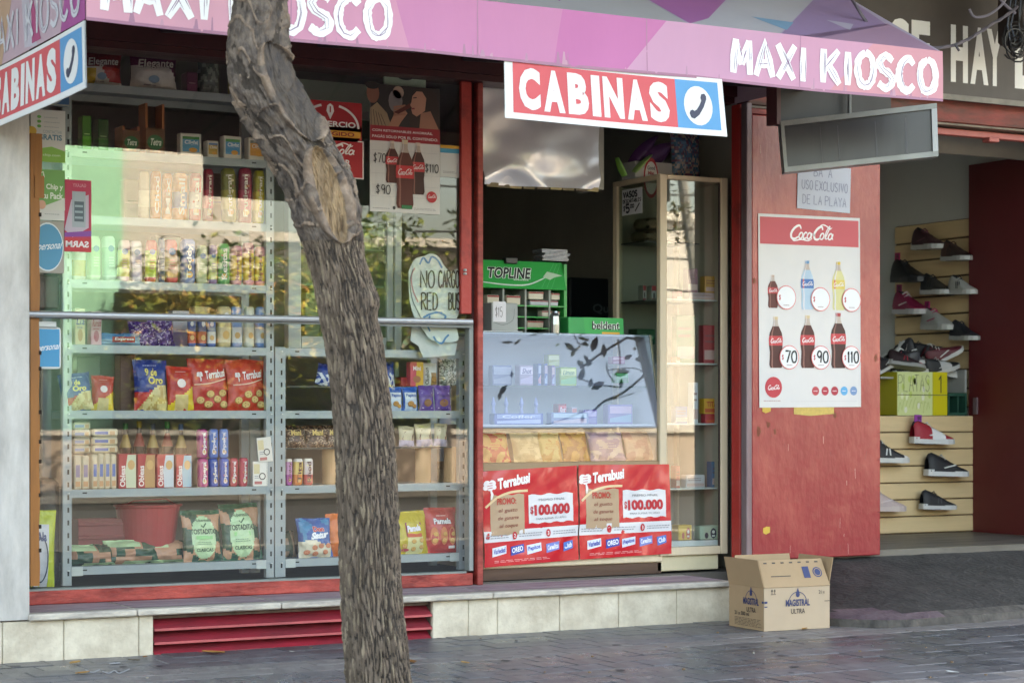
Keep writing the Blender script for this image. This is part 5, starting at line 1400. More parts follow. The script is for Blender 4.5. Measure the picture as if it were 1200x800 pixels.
# hand lettered sign
b = MB()
def hp(pts, y): return [P(u, v, y) for u, v in pts]
ol = [(479, 318), (486, 304), (497, 300), (505, 297), (514, 301), (521, 312), (528, 318), (538, 318), (539, 360), (534, 378), (537, 398), (520, 401), (505, 398), (497, 388), (486, 372), (480, 350)]
def outline_card(mb, pts, y, th, m):
    p = hp(pts, y); q = [a + V(0, th, 0) for a in p]
    mb.face(p[::-1], m); mb.face(q, m)
    for k in range(len(p)): mb.face([p[k], q[k], q[(k + 1) % len(p)], p[(k + 1) % len(p)]], m)
hy = .472
outline_card(b, smooth_pts(ol + [ol[0]], 4)[:-1], hy, .004, mat('sign_card', 'C9D6D2', .6))
nb = tag(b.build('handwritten_sign', loc=P(510, 398, hy)), 'pale cut-out sign handwritten NO CARGO RED BUS behind the glass by the red post', 'sign')
b = MB(); f_ = lambda a, d, k=0: P(480 + a, 400 - d, hy - .0008 * k - .0005)
for pts, wd, hx in (([(12, 90), (16, 98), (22, 92), (26, 99), (33, 95), (38, 86)], 2.2, '4A86B4'), ([(6, 86), (2, 76), (4, 60), (10, 46)], 1.6, 'C08C90'), ([(4, 84), (0.6, 70), (3, 50), (9, 36), (16, 22)], 1.2, '6A7C80'), ([(16, 28), (24, 32), (34, 34), (42, 30), (40, 25)], 2.4, '3C7EB4'), ([(24, 30), (21, 20), (24, 12)], 2, '3C7EB4'), ([(30, 23), (33, 22), (36, 24)], 3, '2C6EA8'), ([(46, 25), (50, 24)], 2, '4A86B4'), ([(28, 6), (32, 0), (38, -2), (42, 4), (46, 8)], 2.2, '4A86B4')):
    stroke(b, f_, smooth_pts(pts), wd, ink(hx), 2)
for s_, x_, y_, w_ in (('NO', 13, 63, 16), ('CARGO', 34, 63, 24), ('RED', 14, 37, 19), ('BUS', 46, 37, 13)):
    hand(b, f_, s_, x_, y_, w_, 20, 1.7, ink('2E302E'), 4, gap=.28)
b.build('lettering', nb)
bb = MB(); outline_card(bb, [(481, 399), (484, 372), (498, 392), (509, 399), (536, 402), (533, 416), (496, 419), (490, 405)], .51, .004, mat('sign_card_low', 'BFCBCA', .6))
tag(bb.build('sign_backing', loc=P(510, 418, .51)), 'second pale card curling below the handwritten sign, under the rail', 'card')
bg_ = MB(); bg_.face([P(470, 405, .56), P(482, 384, .56), P(493, 383, .56), P(494, 392, .56), P(472, 408, .56)][::-1], mat('magazine', 'B05A54', .5, scale=30, col2='8CB08A')); 
tag(bg_.build('magazine', loc=P(480, 405, .56)), 'small red and green leaflet leaning in the window corner under the handwritten sign', 'leaflet')
# left strip of stickers
def pr_gratis(mb, fr, w, h):
    poly(mb, fr, [(0, 0), (w, 0), (w, h * .22), (w * .6, h * .3), (0, h * .22)], ink('8CC45C'), 1); disc(mb, fr, w * .02, h * .58, w * .15, ink('D8B04A'), 1, h * .09)
    text(mb, fr, 'GRATIS', w * .2, h * .42, w * .7, h * .11, ink('5A8AA0'), 2, .03); text(mb, fr, 'CONTACTAR', w * .35, h * .55, w * .55, h * .06, ink('9AB0B8'), 2)
    for k in range(3): disc(mb, fr, w * .24, h * (.68 + .09 * k), w * .06, ink('6AB05A'), 2, h * .03); scribble(mb, fr, w * .38, h * (.655 + .09 * k), w * .45, h * .04, ink('B0B8BC'), 1, 2)
    text(mb, fr, 'chip.com', w * .35, h * .1, w * .5, h * .06, ink('E8F0E0'), 2)
flat('phone_poster', 'white and green GRATIS poster at the top left of the window', 'poster', 36, 129, 76.5, 190, GLASS_Y - .005, M_paper, pr_gratis)
def pr_chip(mb, fr, w, h):
    rect(mb, fr, 0, h * .28, w, h * .72, ink('74B064'), 1); poly(mb, fr, [(w * .3, h * .28), (w, h * .45), (w, h * .2), (w * .3, h * .2)], ink('D8DCD4'), 2)
    text(mb, fr, 'Chip y', w * .35, h * .58, w * .58, h * .14, ink('E8F0E4'), 3, .03); text(mb, fr, 'tu Pack.', w * .22, h * .42, w * .74, h * .13, ink('E8F0E4'), 3, .03)
    disc(mb, fr, w * .2, h * .3, w * .14, ink('D8A890'), 3, h * .09); stroke(mb, fr, [(w * .05, h * .9), (w * .25, h * .95), (w * .28, h * .84)], w * .05, ink('E8F0E4'), 3); scribble(mb, fr, w * .3, h * .1, w * .6, h * .04, ink('A0A8A4'), 1, 3)
flat('phone_poster', 'green poster reading Chip y tu Pack in the window beside the pillar', 'poster', 42, 199, 76, 258, GLASS_Y - .005, M_paper, pr_chip)
def pr_round(mb, fr, w, h):
    disc(mb, fr, w * .42, h * .5, w * .56, ink('D8E4E8'), 1, h * .47, 30); disc(mb, fr, w * .42, h * .5, w * .53, ink('4C98BC'), 2, h * .44, 30); text(mb, fr, 'personal', w * .02, h * .38, w * .82, h * .2, ink('E4EEF2'), 3, .015, shear=.35, rise=h * .05)
flat('round_poster', 'grey poster with a round blue emblem in the window beside the pillar', 'poster', 42, 259, 75, 320, GLASS_Y - .005, mat('poster_grey', 'A8A49A', .6), pr_round)
def pr_pers(mb, fr, w, h):
    rect(mb, fr, w * .04, h * .05, w * .9, h * .9, ink('3A98C8'), 1); text(mb, fr, 'personal', w * .0, h * .36, w * .86, h * .22, ink('ECF2F6'), 3, .015, shear=.35, rise=h * .06)
flat('blue_sticker', 'light blue rounded sticker just under the rail beside the pillar', 'sticker', 42, 383, 71.5, 432, GLASS_Y - .005, mat('sticker_white', 'CFD6D6', .5), pr_pers, th=.002, rad=.02)
flat('sticker_backing', 'white cut sticker corner behind the light blue sticker', 'sticker', 42, 376.5, 66, 384, GLASS_Y - .005, mat('sticker_white', 'CFD6D6', .5), None, th=.002)
def pr_sams(mb, fr, w, h):
    rect(mb, fr, 0, h * .18, w, h * .82, ink('C43A5C'), 1); poly(mb, fr, [(0, h * .26), (w, h * .3), (w, h * .22), (0, h * .2)], ink('8A4AA0'), 3)
    rect(mb, fr, 0, 0, w, h * .19, ink('C83A44'), 2); poly(mb, fr, [(0, h * .3), (w * .25, h * .72), (w * .9, h * .8), (w * .9, h * .34), (w * .3, h * .2)], ink('C4B8C8'), 2)
    rect(mb, fr, w * .28, h * .34, w * .5, h * .5, ink('A8B4BC'), 3); rect(mb, fr, w * .36, h * .42, w * .36, h * .28, ink('5A6A74'), 4)
    for k in range(3): rect(mb, fr, w * .38, h * (.46 + .08 * k), w * .3, h * .03, ink('9CB0B8'), 5)
    text(mb, fr, 'SARM', w * .04, h * .06, w * .86, h * .09, ink('F0E8EA'), 4, .04, mirror=True); text(mb, fr, 'GALAXY', w * .3, h * .9, w * .5, h * .05, ink('D890A0'), 4, .02, mirror=True)
flat('pink_poster', 'tall pink phone poster with mirror-reversed letters hanging in the window', 'poster', 75.5, 211, 107, 295, GLASS_Y - .005, mat('poster_pink', 'C06A80', .5), pr_sams)
# blue sign box high behind the hanging sign
flat('blue_sign', 'dark blue sign under the hanging sign at the top left of the window', 'sign', 46, 96, 81, 124, GY + .02, mat('blue_board', '2E6FA4', .5), lambda mb, fr, w, h: (ringd(mb, fr, w * .4, h * .6, w * .45, w * .05, ink('C8D4DC'), 1, h * .55, 20, -90, 20), rect(mb, fr, 0, 0, w, h * .08, ink('A8B4B0'), 1)), th=.02)
# brown wooden batten beside the pillar
b = MB(); M_bat = mat('brown_batten', 'B87838', .5, scale=3, col2='96602E', stretch=(3, 3, .4), bump=.15)
n = 24
for k in range(n):
    za, zb = [ZCAP + .10 + (2.62 - ZCAP - .10) * t / n for t in (k, k + 1)]
    wa, wb = [.003 * math.sin(t * 1.7) + (.012 if t > 21 else 0) for t in (k, k + 1)]
    xa, xb = X(35.5, .43), X(46, .43)
    b.face([(xa, .425, za), (xb + wa, .425, za), (xb + wb, .425, zb), (xa, .425, zb)], M_bat)
    b.face([(xb + wa, .425, za), (xb + wa, .445, za), (xb + wb, .445, zb), (xb + wb, .425, zb)], M_bat)
    b.face([(xa, .445, za), (xa, .425, za), (xa, .425, zb), (xa, .445, zb)], M_bat)
bt = tag(b.build('wooden_batten', loc=(X(40, .43), .43, ZCAP + .1)), 'worn brown batten standing between the white pillar and the window glass', 'batten')
b = MB()
for zz in (2.34, 2.2, 1.5, 1.42, 1.2, 1.05, .95, .78, .62, .5): b.box(X(45, .43) + .0, X(45, .43) + .014, .423, .427, zz, zz + .02, mat('dark_nick', '2A2018', .8))
struct(b.build('nick', bt), 'stuff')
b = MB(); b.box(X(40, .43), X(51, .43), .418, .424, Z(46, 232, .42), Z(46, 206, .42), M_bat); b.build('hinge_leaf', bt)
# detergent bag
bag_item('detergent_bag', 'yellow green and white detergent bag standing low beside the brown batten', 'bag', 34, 66, 603, 693, .50, .07, ZCAP + .084, lambda a, q: 'B4C02C' if (a > .68 or q > .8) and not (q > .9 and a < .3) else ('C8CCD4' if a > .2 else '3A4A6A'), lambda mb, fr, w, h: (ringd(mb, fr, w * .4, h * .35, w * .3, w * .06, ink('38465A'), 2, h * .3, 24), text(mb, fr, 'Ala', w * .2, h * .6, w * .4, h * .12, ink('3A4A7A'), 3, .04)), tilt=.02, roll=.03)
b = MB(); b.rbox(X(40, .55), X(72, .55), .56, .8, ZCAP + .085, Z(56, 560, .56), mat('dark_sack', '2C2E2C', .5, var=.4, scale=8, bump=.4), .03); tag(b.build('dark_sack', loc=(X(56, .6), .6, ZCAP + .085)), 'dark sack standing behind the detergent bag', 'sack')
b = MB(); b.rbox(X(42, .6), X(70, .6), .6, .75, Z(56, 362, .6), Z(56, 322, .6), mat('dark_case', '4A3430', .4, var=.3, scale=10), .01); tag(b.build('dark_case', loc=(X(56, .6), .6, Z(56, 362, .6))), 'small dark red case behind the glass above the rail, beside the pillar', 'case')

# ============================================================ ALUMINIUM DISPLAY FRIDGE behind the tree
ay = .74
ac = thing('display_fridge', 'white framed glass door cabinet behind the tree trunk, standing on the right shelving', 'cabinet', (X(400, ay), ay, ZS[4] + .006))
za, zb = ZS[4] + .006, Z(400, 128, ay)
M_fr = mat('white_frame', 'B9C4C2', .4, var=.05)
def vb(u0, u1, y0, y1, z0, z1, nm='frame_bar'):
    b = MB(); b.rbox(X(u0, ay), X(u1, ay), y0, y1, z0, z1, M_fr, .003); b.build(nm, ac)
vb(338, 353, ay, ay + .06, za, zb); vb(454, 461, ay, ay + .05, za + .05, zb); vb(462.5, 470, ay - .01, ay + .06, za, zb)
vb(353.5, 453.5, ay + .004, ay + .05, za, za + .07); vb(353.5, 453.5, ay + .008, ay + .05, zb - .05, zb)
b = MB(); b.box(X(353, ay), X(454, ay), ay + .02, ay + .026, za + .07, zb - .05, glass_mat('fridge_glass', 'E4EEE4', 1.4)); b.build('door_glass', ac)
for v in (291, 334):
    b = MB(); z = Z(400, v, ay + .1); b.box(X(353, ay), X(455, ay), ay + .06, ay + .3, z - .012, z, M_fr); b.build('inner_shelf', ac)
b = MB(); b.box(X(338, ay), X(470, ay), ay + .31, ay + .33, za, zb, mat('fridge_back', '9AA096', .6, var=.1, scale=3)); b.box(X(470, ay) + .001, X(470, ay) + .01, ay + .06, ay + .31, za, zb, M_fr); b.build('back_panel', ac)
box_item('cream_carton', 'plain cream carton inside the white framed cabinet left of the trunk', 'carton', 349, 374, 338, 389, ay + .08, .1, za + .072, 'C4BAA4', None)
# white air duct panel above
b = MB(); b.box(X(340, .9), X(434, .9), .9, 1.4, Z(390, 160, .9), Z(390, 96, .9), mat('pale_panel', 'A8B8B0', .6)); tag(b.build('pale_cabinet_top', loc=(X(390, .9), .9, Z(390, 160, .9))), 'pale grey green box above the glass door cabinet, behind the arched sticker', 'box')

# ============================================================ COUNTER WITH SLANTED SHOWCASE
xL, xR = X(565.5, .52), X(776, .52)
z_b, z_s, z_t = Z(670, 541, .52), Z(670, 501.5, .52), Z(670, 390.5, .64)
M_wood = mat('pale_wood', 'A08668', .55, var=.12, scale=4, stretch=(.3, 3, 3), bump=.1)
M_woodl = mat('light_wood', 'D2C0A4', .55, var=.1, scale=4, stretch=(4, 4, .3), bump=.08)
sc = thing('counter_showcase', 'shop counter with slanted glass showcase front in the service opening', 'counter', ((xL + xR) / 2, .6, .3))
b = MB(); b.box(xL, xR, .54, 1.1, .31, z_b - .05, M_woodl); b.build('base', sc)
b = MB(); b.rbox(xL, xR + .005, .515, 1.1, z_b - .048, z_b, M_wood, .004); b.build('front_ledge', sc)
b = MB(); b.box(xL, xR, .53, .58, .245, .31, M_brownw); b.build('plinth', sc)
b = MB(); b.rbox(xL, xR, .515, .53, .315, .375, M_woodl, .004); b.build('bottom_rail', sc)
M_gl2 = glass_mat('showcase_glass', 'F2F4F8', 1.35)
b = MB(); b.box(xL, xR, .52, .526, z_b + .001, z_s, glass_mat('showcase_low_glass', 'F2F0EA', 1.2)); b.build('lower_pane', sc)
b = MB()
al = V(0, .12, z_t - z_s).normalized(); nn = V(0, -al.z, al.y)
pts = [V(xL, .52, z_s + .003), V(xR - .014, .52, z_s + .003), V(xR - .014, .64, z_t), V(xL, .64, z_t)]
b.face(pts, M_gl2); b.face([p - nn * .006 for p in pts][::-1], M_gl2)
for k in range(4):
    b.face([pts[k], pts[k] - nn * .006, pts[(k + 1) % 4] - nn * .006, pts[(k + 1) % 4]], mat('glass_edge', '5C7A70', .2))
b.build('slanted_pane', sc)
b = MB(); b.box(xL, xR - .014, .645, 1.12, z_t - .012, z_t, mat('glass_top', '8A9AA0', .2)); b.build('top_pane', sc)
b = MB(); b.box(xL, xR, 1.06, 1.08, z_b, z_t - .014, mat('showcase_back', '9AA0AC', .6)); b.build('back_panel', sc)
b = MB(); q_ = [(.527, z_b + .001), (1.06, z_b + .001), (1.06, z_t), (.64, z_t), (.52, z_s)]
for x_ in (xR - .013, xR + .002): b.face([V(x_, a_, c_) for a_, c_ in (q_ if x_ > xR else q_[::-1])], mat('white_side', 'DCDCE0', .4))  # panel faces coloured white to stand in for a pale reflection
for k in range(5): (a0_, c0_), (a1_, c1_) = q_[k], q_[(k + 1) % 5]; b.face([V(xR - .013, a0_, c0_), V(xR + .002, a0_, c0_), V(xR + .002, a1_, c1_), V(xR - .013, a1_, c1_)], M_woodl)
b.build('side_panel', sc)
zsh = Z(670, 452, .68)
b = MB(); b.box(xL + .01, xR - .02, .66, 1.05, zsh - .006, zsh, glass_mat('shelf_glass', 'CFE3DC', 1.0)); b.build('inner_shelf', sc)
zs2 = Z(670, 497, .6)
b = MB(); b.box(xL + .01, xR - .02, .56, 1.05, zs2 - .01, zs2, mat('showcase_deck', 'B8BCC4', .4)); b.build('deck', sc)
def pr_gen(tx, tc, b1, b2):
    def f(mb, fr, w, h):
        rect(mb, fr, w * .06, h * .55, w * .88, h * .36, ink(b1), 1); poly(mb, fr, [(w * .06, h * .1), (w * .94, h * .1), (w * .94, h * .5), (w * .06, h * .3)], ink(b2), 1)
        if tx: text(mb, fr, tx, w * .16, h * .58, w * .66, h * .26, ink(tc), 3, .02, shear=.2)
    return f
sitems = [(603, 625, 425, 449, .72, zsh, 'C8C0CC', pr_gen('Shot', '6A5A8A', 'D8CCE0', 'B8A8C8'), 'lilac sweet box on the showcase shelf'), (627, 634, 424, 450, .72, zsh, '8A9AC0', pr_gen('', '', 'A8B4D0', 'C890A8'), 'narrow blue sweet pack, first of three on the showcase shelf'), (635, 642, 424, 450, .72, zsh, '7A8AB4', pr_gen('', '', 'B8A4C0', '9AA8D0'), 'narrow violet sweet pack, second of three on the showcase shelf'), (643, 650, 426, 450, .72, zsh, '9A8AA8', pr_gen('', '', 'C8A8B4', '98A0C8'), 'narrow mauve sweet pack, third of three on the showcase shelf'),
    (651, 676, 421, 443, .70, zsh, 'A8C840', pr_gen('Limon', '1E7A3C', 'D8E48C', '5CB05C'), 'bright lime sweet box on the showcase shelf'), (637, 656, 405, 419, .9, zsh + .12, 'C8CC98', pr_gen('', '', 'D8DCA8', 'B8C480'), 'pale yellow box at the back of the showcase'), (712, 733, 404, 413, .9, zsh + .14, 'C08CA8', pr_gen('', '', 'D898B0', 'C080A0'), 'pink flat box at the back of the showcase'),
    (716, 737, 433, 445, .72, zsh + .02, '3C9A5C', pr_gen('', '', '58B878', '2C7A44'), 'small green sweet box under the branch reflection in the showcase'), (572, 600, 424, 448, .8, zsh, '9AA0B8', pr_gen('', '', 'A8B0C8', '8C94B0'), 'dull blue grey box at the left of the showcase shelf'),
    (573, 637, 475, 488, .62, zs2, '7888BC', pr_gen('Cofler', 'E0E4F0', '8C9CCC', 'A8B4DC'), 'long blue chocolate box in the front of the showcase'), (640, 690, 476, 490, .62, zs2, '98A4C0', pr_gen('', '', 'A8C0D0', 'B8A8B8'), 'grey blue sweets box beside the long chocolate box'), (648, 664, 446, 470, .68, zs2 + .0, 'B02838', pr_gen('Rock', 'F0E0E0', 'C83040', '8A2030'), 'red sweets pouch standing in the middle of the showcase'),
    (664, 676, 452, 472, .66, zs2, 'D8D4D8', pr_gen('', '', 'C85A4C', 'E4E0E4'), 'white and red sweets pouch in the middle of the showcase'), (678, 700, 455, 472, .68, zs2, '8A80B8', pr_gen('', '', 'A898C8', '6A64A8'), 'violet sweets pack right of the red pouch in the showcase'), (706, 742, 461, 484, .70, zs2, 'A8A0C4', pr_gen('', '', 'C8A8C4', '88A8C0'), 'lilac sweets box at the right of the showcase')]
for u0, u1, v0, v1, y, z, hx, pr, lab in sitems:
    if y < .7: v1 = min(v1, 494)
    import colorsys
    def sat_(h_):
        r_, g_, bb_ = [int(h_[i:i + 2], 16) / 255 for i in (0, 2, 4)]; hh, ss_, vv = colorsys.rgb_to_hsv(r_, g_, bb_); r_, g_, bb_ = colorsys.hsv_to_rgb(hh, min(1, ss_ * 1.7 + .05), vv * .85); return '%02X%02X%02X' % (int(r_ * 255), int(g_ * 255), int(bb_ * 255))
    hx = sat_(hx)
    box_item('sweets_box', lab, 'sweets', u0, u1, v0, v1, y, .06, z, hx, pr)
for k, u in enumerate((578, 593, 611, 628)):
    xc = X(u, .75); zz = zs2; b = MB()
    b.lathe([(.012, 0), (.018, .01), (.02, .05), (.012, .07), (.008, .1), (.014, .12), (.004, .16)], mat('bottle_sweet', '8A94C8', .3), (xc, .75, zz), 12)
    tag(b.build('sweet_bottle', loc=(xc, .75, zz)), ('small lilac sweet bottle in the showcase, leftmost of four', 'small lilac sweet bottle in the showcase, second of four', 'small lilac sweet bottle in the showcase, third of four', 'small lilac sweet bottle in the showcase, fourth of four')[k], 'bottle', 'sweet bottles in the showcase')
for k, (u0, u1, a, c, lab) in enumerate(((568, 603, 'D8B070', 'C84A40', 'orange and red snack bag at the left of the lower showcase'), (604, 640, 'C8BC98', 'E0D4B0', 'pale beige snack bag in the lower showcase'), (636, 664, 'D8C888', 'C8A058', 'yellowish snack bag in the lower showcase'), (662, 696, 'D0A048', 'A87030', 'golden crisp bag in the lower showcase'), (694, 738, 'A898C0', 'D8CCD4', 'lilac and white snack bag in the lower showcase'), (736, 773, 'D8B8A8', 'C89890', 'pinkish snack bag at the right of the lower showcase'))):
    bag_item('snack_bag', lab, 'snack bag', u0, u1, 506, 540, .57, .08, z_b + .001, lambda aa, q, a=a, c=c: a if noise.noise(Vector((aa * 4, q * 4, k * 3))) > -.08 else c, lambda mb, fr, w, h, c=c: (scribble(mb, fr, w * .2, h * .4, w * .5, h * .25, ink(c), 3, 3),), tilt=.35)

# ---- Terrabusi banners on the counter front
M_bred = mat('banner_red', 'C8202C', .25, var=.12, scale=3, bump=.35, bscale=3.5, stretch=(1, 1, .6), coat=.4)
M_bwhite = mat('banner_white', 'D4D4D8', .3, bump=.3, bscale=3.5, coat=.3)
M_bkraft = mat('banner_kraft', 'B09478', .45, bump=.25, bscale=4)
def banner(label, TL, TR, BR, BL, y):
    a_, b_, c_, d_ = [P(u, v, y) for u, v in (TL, TR, BR, BL)]
    t = thing('promo_banner', label, 'banner', (a_ + c_) / 2)
    def f(a, q, k=0):
        p = d_.lerp(c_, a).lerp(a_.lerp(b_, a), q)
        wv = .010 * noise.noise(Vector((p.x * 6 - q * 2.0, q * 2.5, 5))) + .006 * noise.noise(Vector((p.x * 16 - q * 5, q * 6, 9)))
        return p + V(0, -.02 + wv - .0009 * k - .004 * (1 if k else 0) * 0, 0)
    def wide(mb, x, yy, w, h, m, k, jag=0):
        mb.grid(lambda a, q: f(x + w * a, yy + h * q + (jag * .008 * math.sin(a * 23) if q < .5 else jag * .008 * math.sin(a * 17)), k), 14, 6, m)
    b = MB(); b.grid(lambda a, q: f(a, q, 0), 40, 26, M_bred); b.build('sheet', t, smooth=True)
    b = MB(); wide(b, 0.0, .255, 1, .115, M_bwhite, 1); b.build('white_strip', t, smooth=True)
    b = MB(); wide(b, .07, .32, .36, .42, M_bkraft, 2, 1); b.build('kraft_panel', t, smooth=True)
    b = MB(); wide(b, .475, .42, .47, .3, M_bwhite, 2, 1); b.build('prize_panel', t, smooth=True)
    b = MB()
    stroke(b, f, smooth_pts([(.02, .62), (.15, .72), (.3, .765), (.47, .77)]), .025, ink('E0C49A'), 3)
    wheatmark(b, lambda a, q, k=0: f(a, q * 1.0, k), .07, .83, .13, ink('E8E2E2'), 3)
    text(b, f, 'Terrabusi', .15, .80, .34, .115, ink('F0ECEC'), 4, .045, rise=.05)
    text(b, f, 'PROMO:', .14, .64, .2, .07, ink('B8392E'), 5, .03)
    for k, (s_, x_, w_, y_) in enumerate((('el gusto', .15, .2, .55), ('de ganarte', .14, .22, .47), ('al toque', .15, .2, .39))): text(b, f, s_, x_, y_, w_, .05, ink('8A4A3C'), 5, .01, shear=.2)
    text(b, f, '$', .49, .51, .03, .09, ink('B8202C'), 5, .03); text(b, f, '100.000', .53, .5, .38, .115, ink('B8202C'), 5, .055)
    text(b, f, 'PREMIO FINAL', .58, .65, .28, .025, ink('6A6A70'), 5); text(b, f, 'PARA SUMAR TU AÑO', .55, .455, .32, .025, ink('6A6A70'), 5)
    for k, x_ in enumerate((.32, .68)):
        disc(b, f, x_, .31, .024, ink('B8202C'), 4, .042, 14); text(b, f, '23'[k], x_ - .008, .29, .016, .04, ink('F0ECEC'), 5, .02)
    for x_ in (.02, .37, .73): scribble(b, f, x_, .285, .25, .05, ink('8A8C94'), 2, 4)
    for k, (x_, w_, s_, hx, pl) in enumerate(((.08, .15, 'Variedad', '4A5AA8', 'D8DCE8'), (.28, .14, 'OREO', 'F0F0F4', '1E3C9A'), (.45, .15, 'Pepitos', '3A4AA0', 'D0D8F0'), (.65, .14, 'Cerealitas', 'E8E8F0', '6A7AC0'), (.84, .1, 'Club', 'E8ECF4', '3C6AB8'))):
        poly(b, f, [(x_, .1), (x_ + w_, .13), (x_ + w_, .215), (x_, .195)], ink(pl), 3); text(b, f, s_, x_ + .012, .125, w_ - .024, .055, ink(hx), 5, .03, rise=.02)
    scribble(b, f, .1, .035, .6, .03, ink('E0A0A0'), 2, 3)
    b.build('print', t)
banner('red promotional banner offering 100.000 on the counter front, left of two', (563.5, 552), (674, 545), (676, 655), (566, 664.5), .512)
banner('red promotional banner offering 100.000 on the counter front, right of two', (676, 544.5), (782, 543.5), (785, 648), (677.5, 655), .512)

# ---- things on the counter
ctz = z_t
tl = thing('gum_rack', 'green TOPLINE chewing gum rack on the counter', 'gum rack', (X(615, .82), .82, ctz))
M_gg = mat('gum_green', '1A9A46', .35, var=.06)
gx0, gx1 = X(560, .82), X(658, .82); gy = .82
zh0, zh1 = Z(610, 339, gy), Z(610, 306, gy)
b = MB()
b.face([(gx0, gy - .06, zh0), (gx1, gy - .06, zh0), (gx1, gy, zh1), (gx0, gy, zh1)], M_gg); b.face([(gx0, gy - .06, zh0), (gx0, gy + .1, zh0), (gx1, gy + .1, zh0), (gx1, gy - .06, zh0)], M_gg)
b.face([(gx0, gy, zh1), (gx1, gy, zh1), (gx1, gy + .1, zh1), (gx0, gy + .1, zh1)], M_gg); b.build('header', tl)
b = MB(); b.box(gx1, gx1 + .02, gy - .03, gy + .14, ctz, Z(660, 310, gy), M_gg); b.build('side_panel', tl)
b = MB(); b.box(gx0, gx1, gy + .1, gy + .12, ctz, zh1, mat('gum_back', '1C3A28', .6)); b.build('back_panel', tl)
for v in (358, 371, 384):
    b = MB(); z = Z(620, v, gy); b.box(gx0, gx1, gy - .04, gy + .1, z - .008, z, M_gg); b.build('tray', tl)
for u in (586, 612, 640):
    b = MB(); b.box(X(u, gy) - .006, X(u, gy) + .006, gy - .042, gy + .1, ctz, zh0, mat('rack_divider', '8A9088', .5)); b.build('divider', tl)
gf = frame((gx0, gy - .06, zh0), (1, 0, 0), (0, .06, zh1 - zh0), .0008); gw = gx1 - gx0; gh = math.hypot(.06, zh1 - zh0)
b = MB()
text(b, gf, 'TOPLINE', gw * .06, gh * .34, gw * .52, gh * .42, ink('E4ECE4'), 2, .08, shear=.3); text(b, gf, 'TOPLINE', gw * .065, gh * .35, gw * .51, gh * .4, ink('16201A'), 3, .03, shear=.3)
stroke(b, gf, smooth_pts([(0, gh * .2), (gw * .3, gh * .12), (gw * .55, gh * .16), (gw * .78, gh * .45)]), gh * .05, ink('C8D8CC'), 2, .5); scribble(b, gf, gw * .38, gh * .26, gw * .2, gh * .1, ink('D0DCD0'), 1, 3)
poly(b, gf, [(gw * .74, gh * .45), (gw * .8, gh * .65), (gw * .88, gh * .6), (gw * .98, gh * .52), (gw * .88, gh * .45), (gw * .82, gh * .35)], ink('A8C4A8'), 2)
for k in range(3): stroke(b, gf, [(gw * (.7 + .06 * k), gh * .05), (gw * (.9 + .04 * k), gh * .95)], gh * .015, ink('4CB06A'), 1)
b.build('header_print', tl)
for k, (u0, u1, v0, v1, hx, lab) in enumerate(((566, 585, 345, 356, 'C4BCA8', 'cream gum packets in the top row of the gum rack, left'), (589, 610, 345, 356, 'C8BEA8', 'cream gum packets in the top row of the gum rack, middle'), (615, 637, 343, 352, 'CCC4B0', 'cream gum packets in the top row of the gum rack, right'), (617, 654, 352, 358, 'AEB4B8', 'silver gum packets in the gum rack'), (641, 656, 343, 351, 'C0B8A4', 'cream gum packets at the right end of the gum rack top row'), (630, 656, 360, 367, 'BEB6A4', 'cream gum packets in the second row of the gum rack'), (613, 637, 376, 384, 'B8AE98', 'cream gum packets in the bottom row of the gum rack'))):
    z = Z(620, 358 if v1 < 359 else (371 if v1 < 372 else 384), gy) if k != 2 and k != 4 else Z(620, 358, gy) + .036
    box_item('gum_packet', lab, 'gum', u0, u1, v0, v1, gy - .035, .05, z, hx, lambda mb, fr, w, h: rect(mb, fr, 0, h * .75, w, h * .2, ink('8A2A2C'), 1))
b = MB(); 
for k in range(9):
    z = Z(650, 306, .9) + .008 * k; a = random.uniform(-.012, .012)
    b.rbox(X(635, .9) + a, X(665, .9) + a, .88, 1.0, z, z + .006, mat('foil_pack', 'A8ACB4', .25, .5, var=.3, scale=30), .002)
tag(b.build('foil_packets', loc=(X(650, .9), .9, Z(650, 306, .9))), 'stack of shiny silver packets on top of the gum rack', 'packets')
b = MB(); b.rbox(X(592, .8), X(606, .8), .79, .84, Z(600, 309, .8), Z(600, 302, .8), mat('black_clip', '1C1C1C', .4), .004); tag(b.build('black_clip', loc=(X(599, .8), .8, Z(600, 309, .8))), 'small black clip on the top edge of the gum rack', 'clip')
pb = box_item('price_box', 'grey cardboard box with a handwritten price of 15 on the counter', 'box', 566, 607, 350, 383, .66, .1, ctz + .006, '9AA09E', lambda mb, fr, w, h: (rect(mb, fr, w * .06, h * .32, w * .48, h * .72, ink('D8D8DC'), 1), hand(mb, fr, '$15', w * .13, h * .5, w * .28, h * .34, w * .014, ink('28282C'), 3), stroke(mb, fr, smooth_pts([(w * .1, h * .3), (w * .45, h * .22), (w * .8, h * .4), (w * .86, h * .8)]), w * .012, ink('5A6060'), 2)))
b = MB(); b.rbox(X(566, .65), X(612, .65), .645, .72, ctz + .001, ctz + .006, mat('white_tray', 'D0D4D6', .4), .002); tag(b.build('white_tray', loc=(X(590, .66), .66, ctz)), 'thin white tray under the price box on the counter', 'tray')
bd = box_item('gum_box', 'green beldent gum box on the counter', 'gum box', 656, 731, 371, 390.5, .68, .1, ctz, '1A9A50', lambda mb, fr, w, h: (poly(mb, fr, [(w * .3, 0), (w, 0), (w * .98, h), (w * .27, h)], ink('1FA050'), 1), text(mb, fr, 'beldent', w * .42, h * .28, w * .5, h * .5, ink('E8F0E8'), 3, .07), text(mb, fr, 'beldent', w * .42, h * .28, w * .5, h * .5, ink('141C18'), 4, .02), rect(mb, fr, w * .6, 0, w * .32, h * .14, ink('D8A038'), 3)), roll=0)
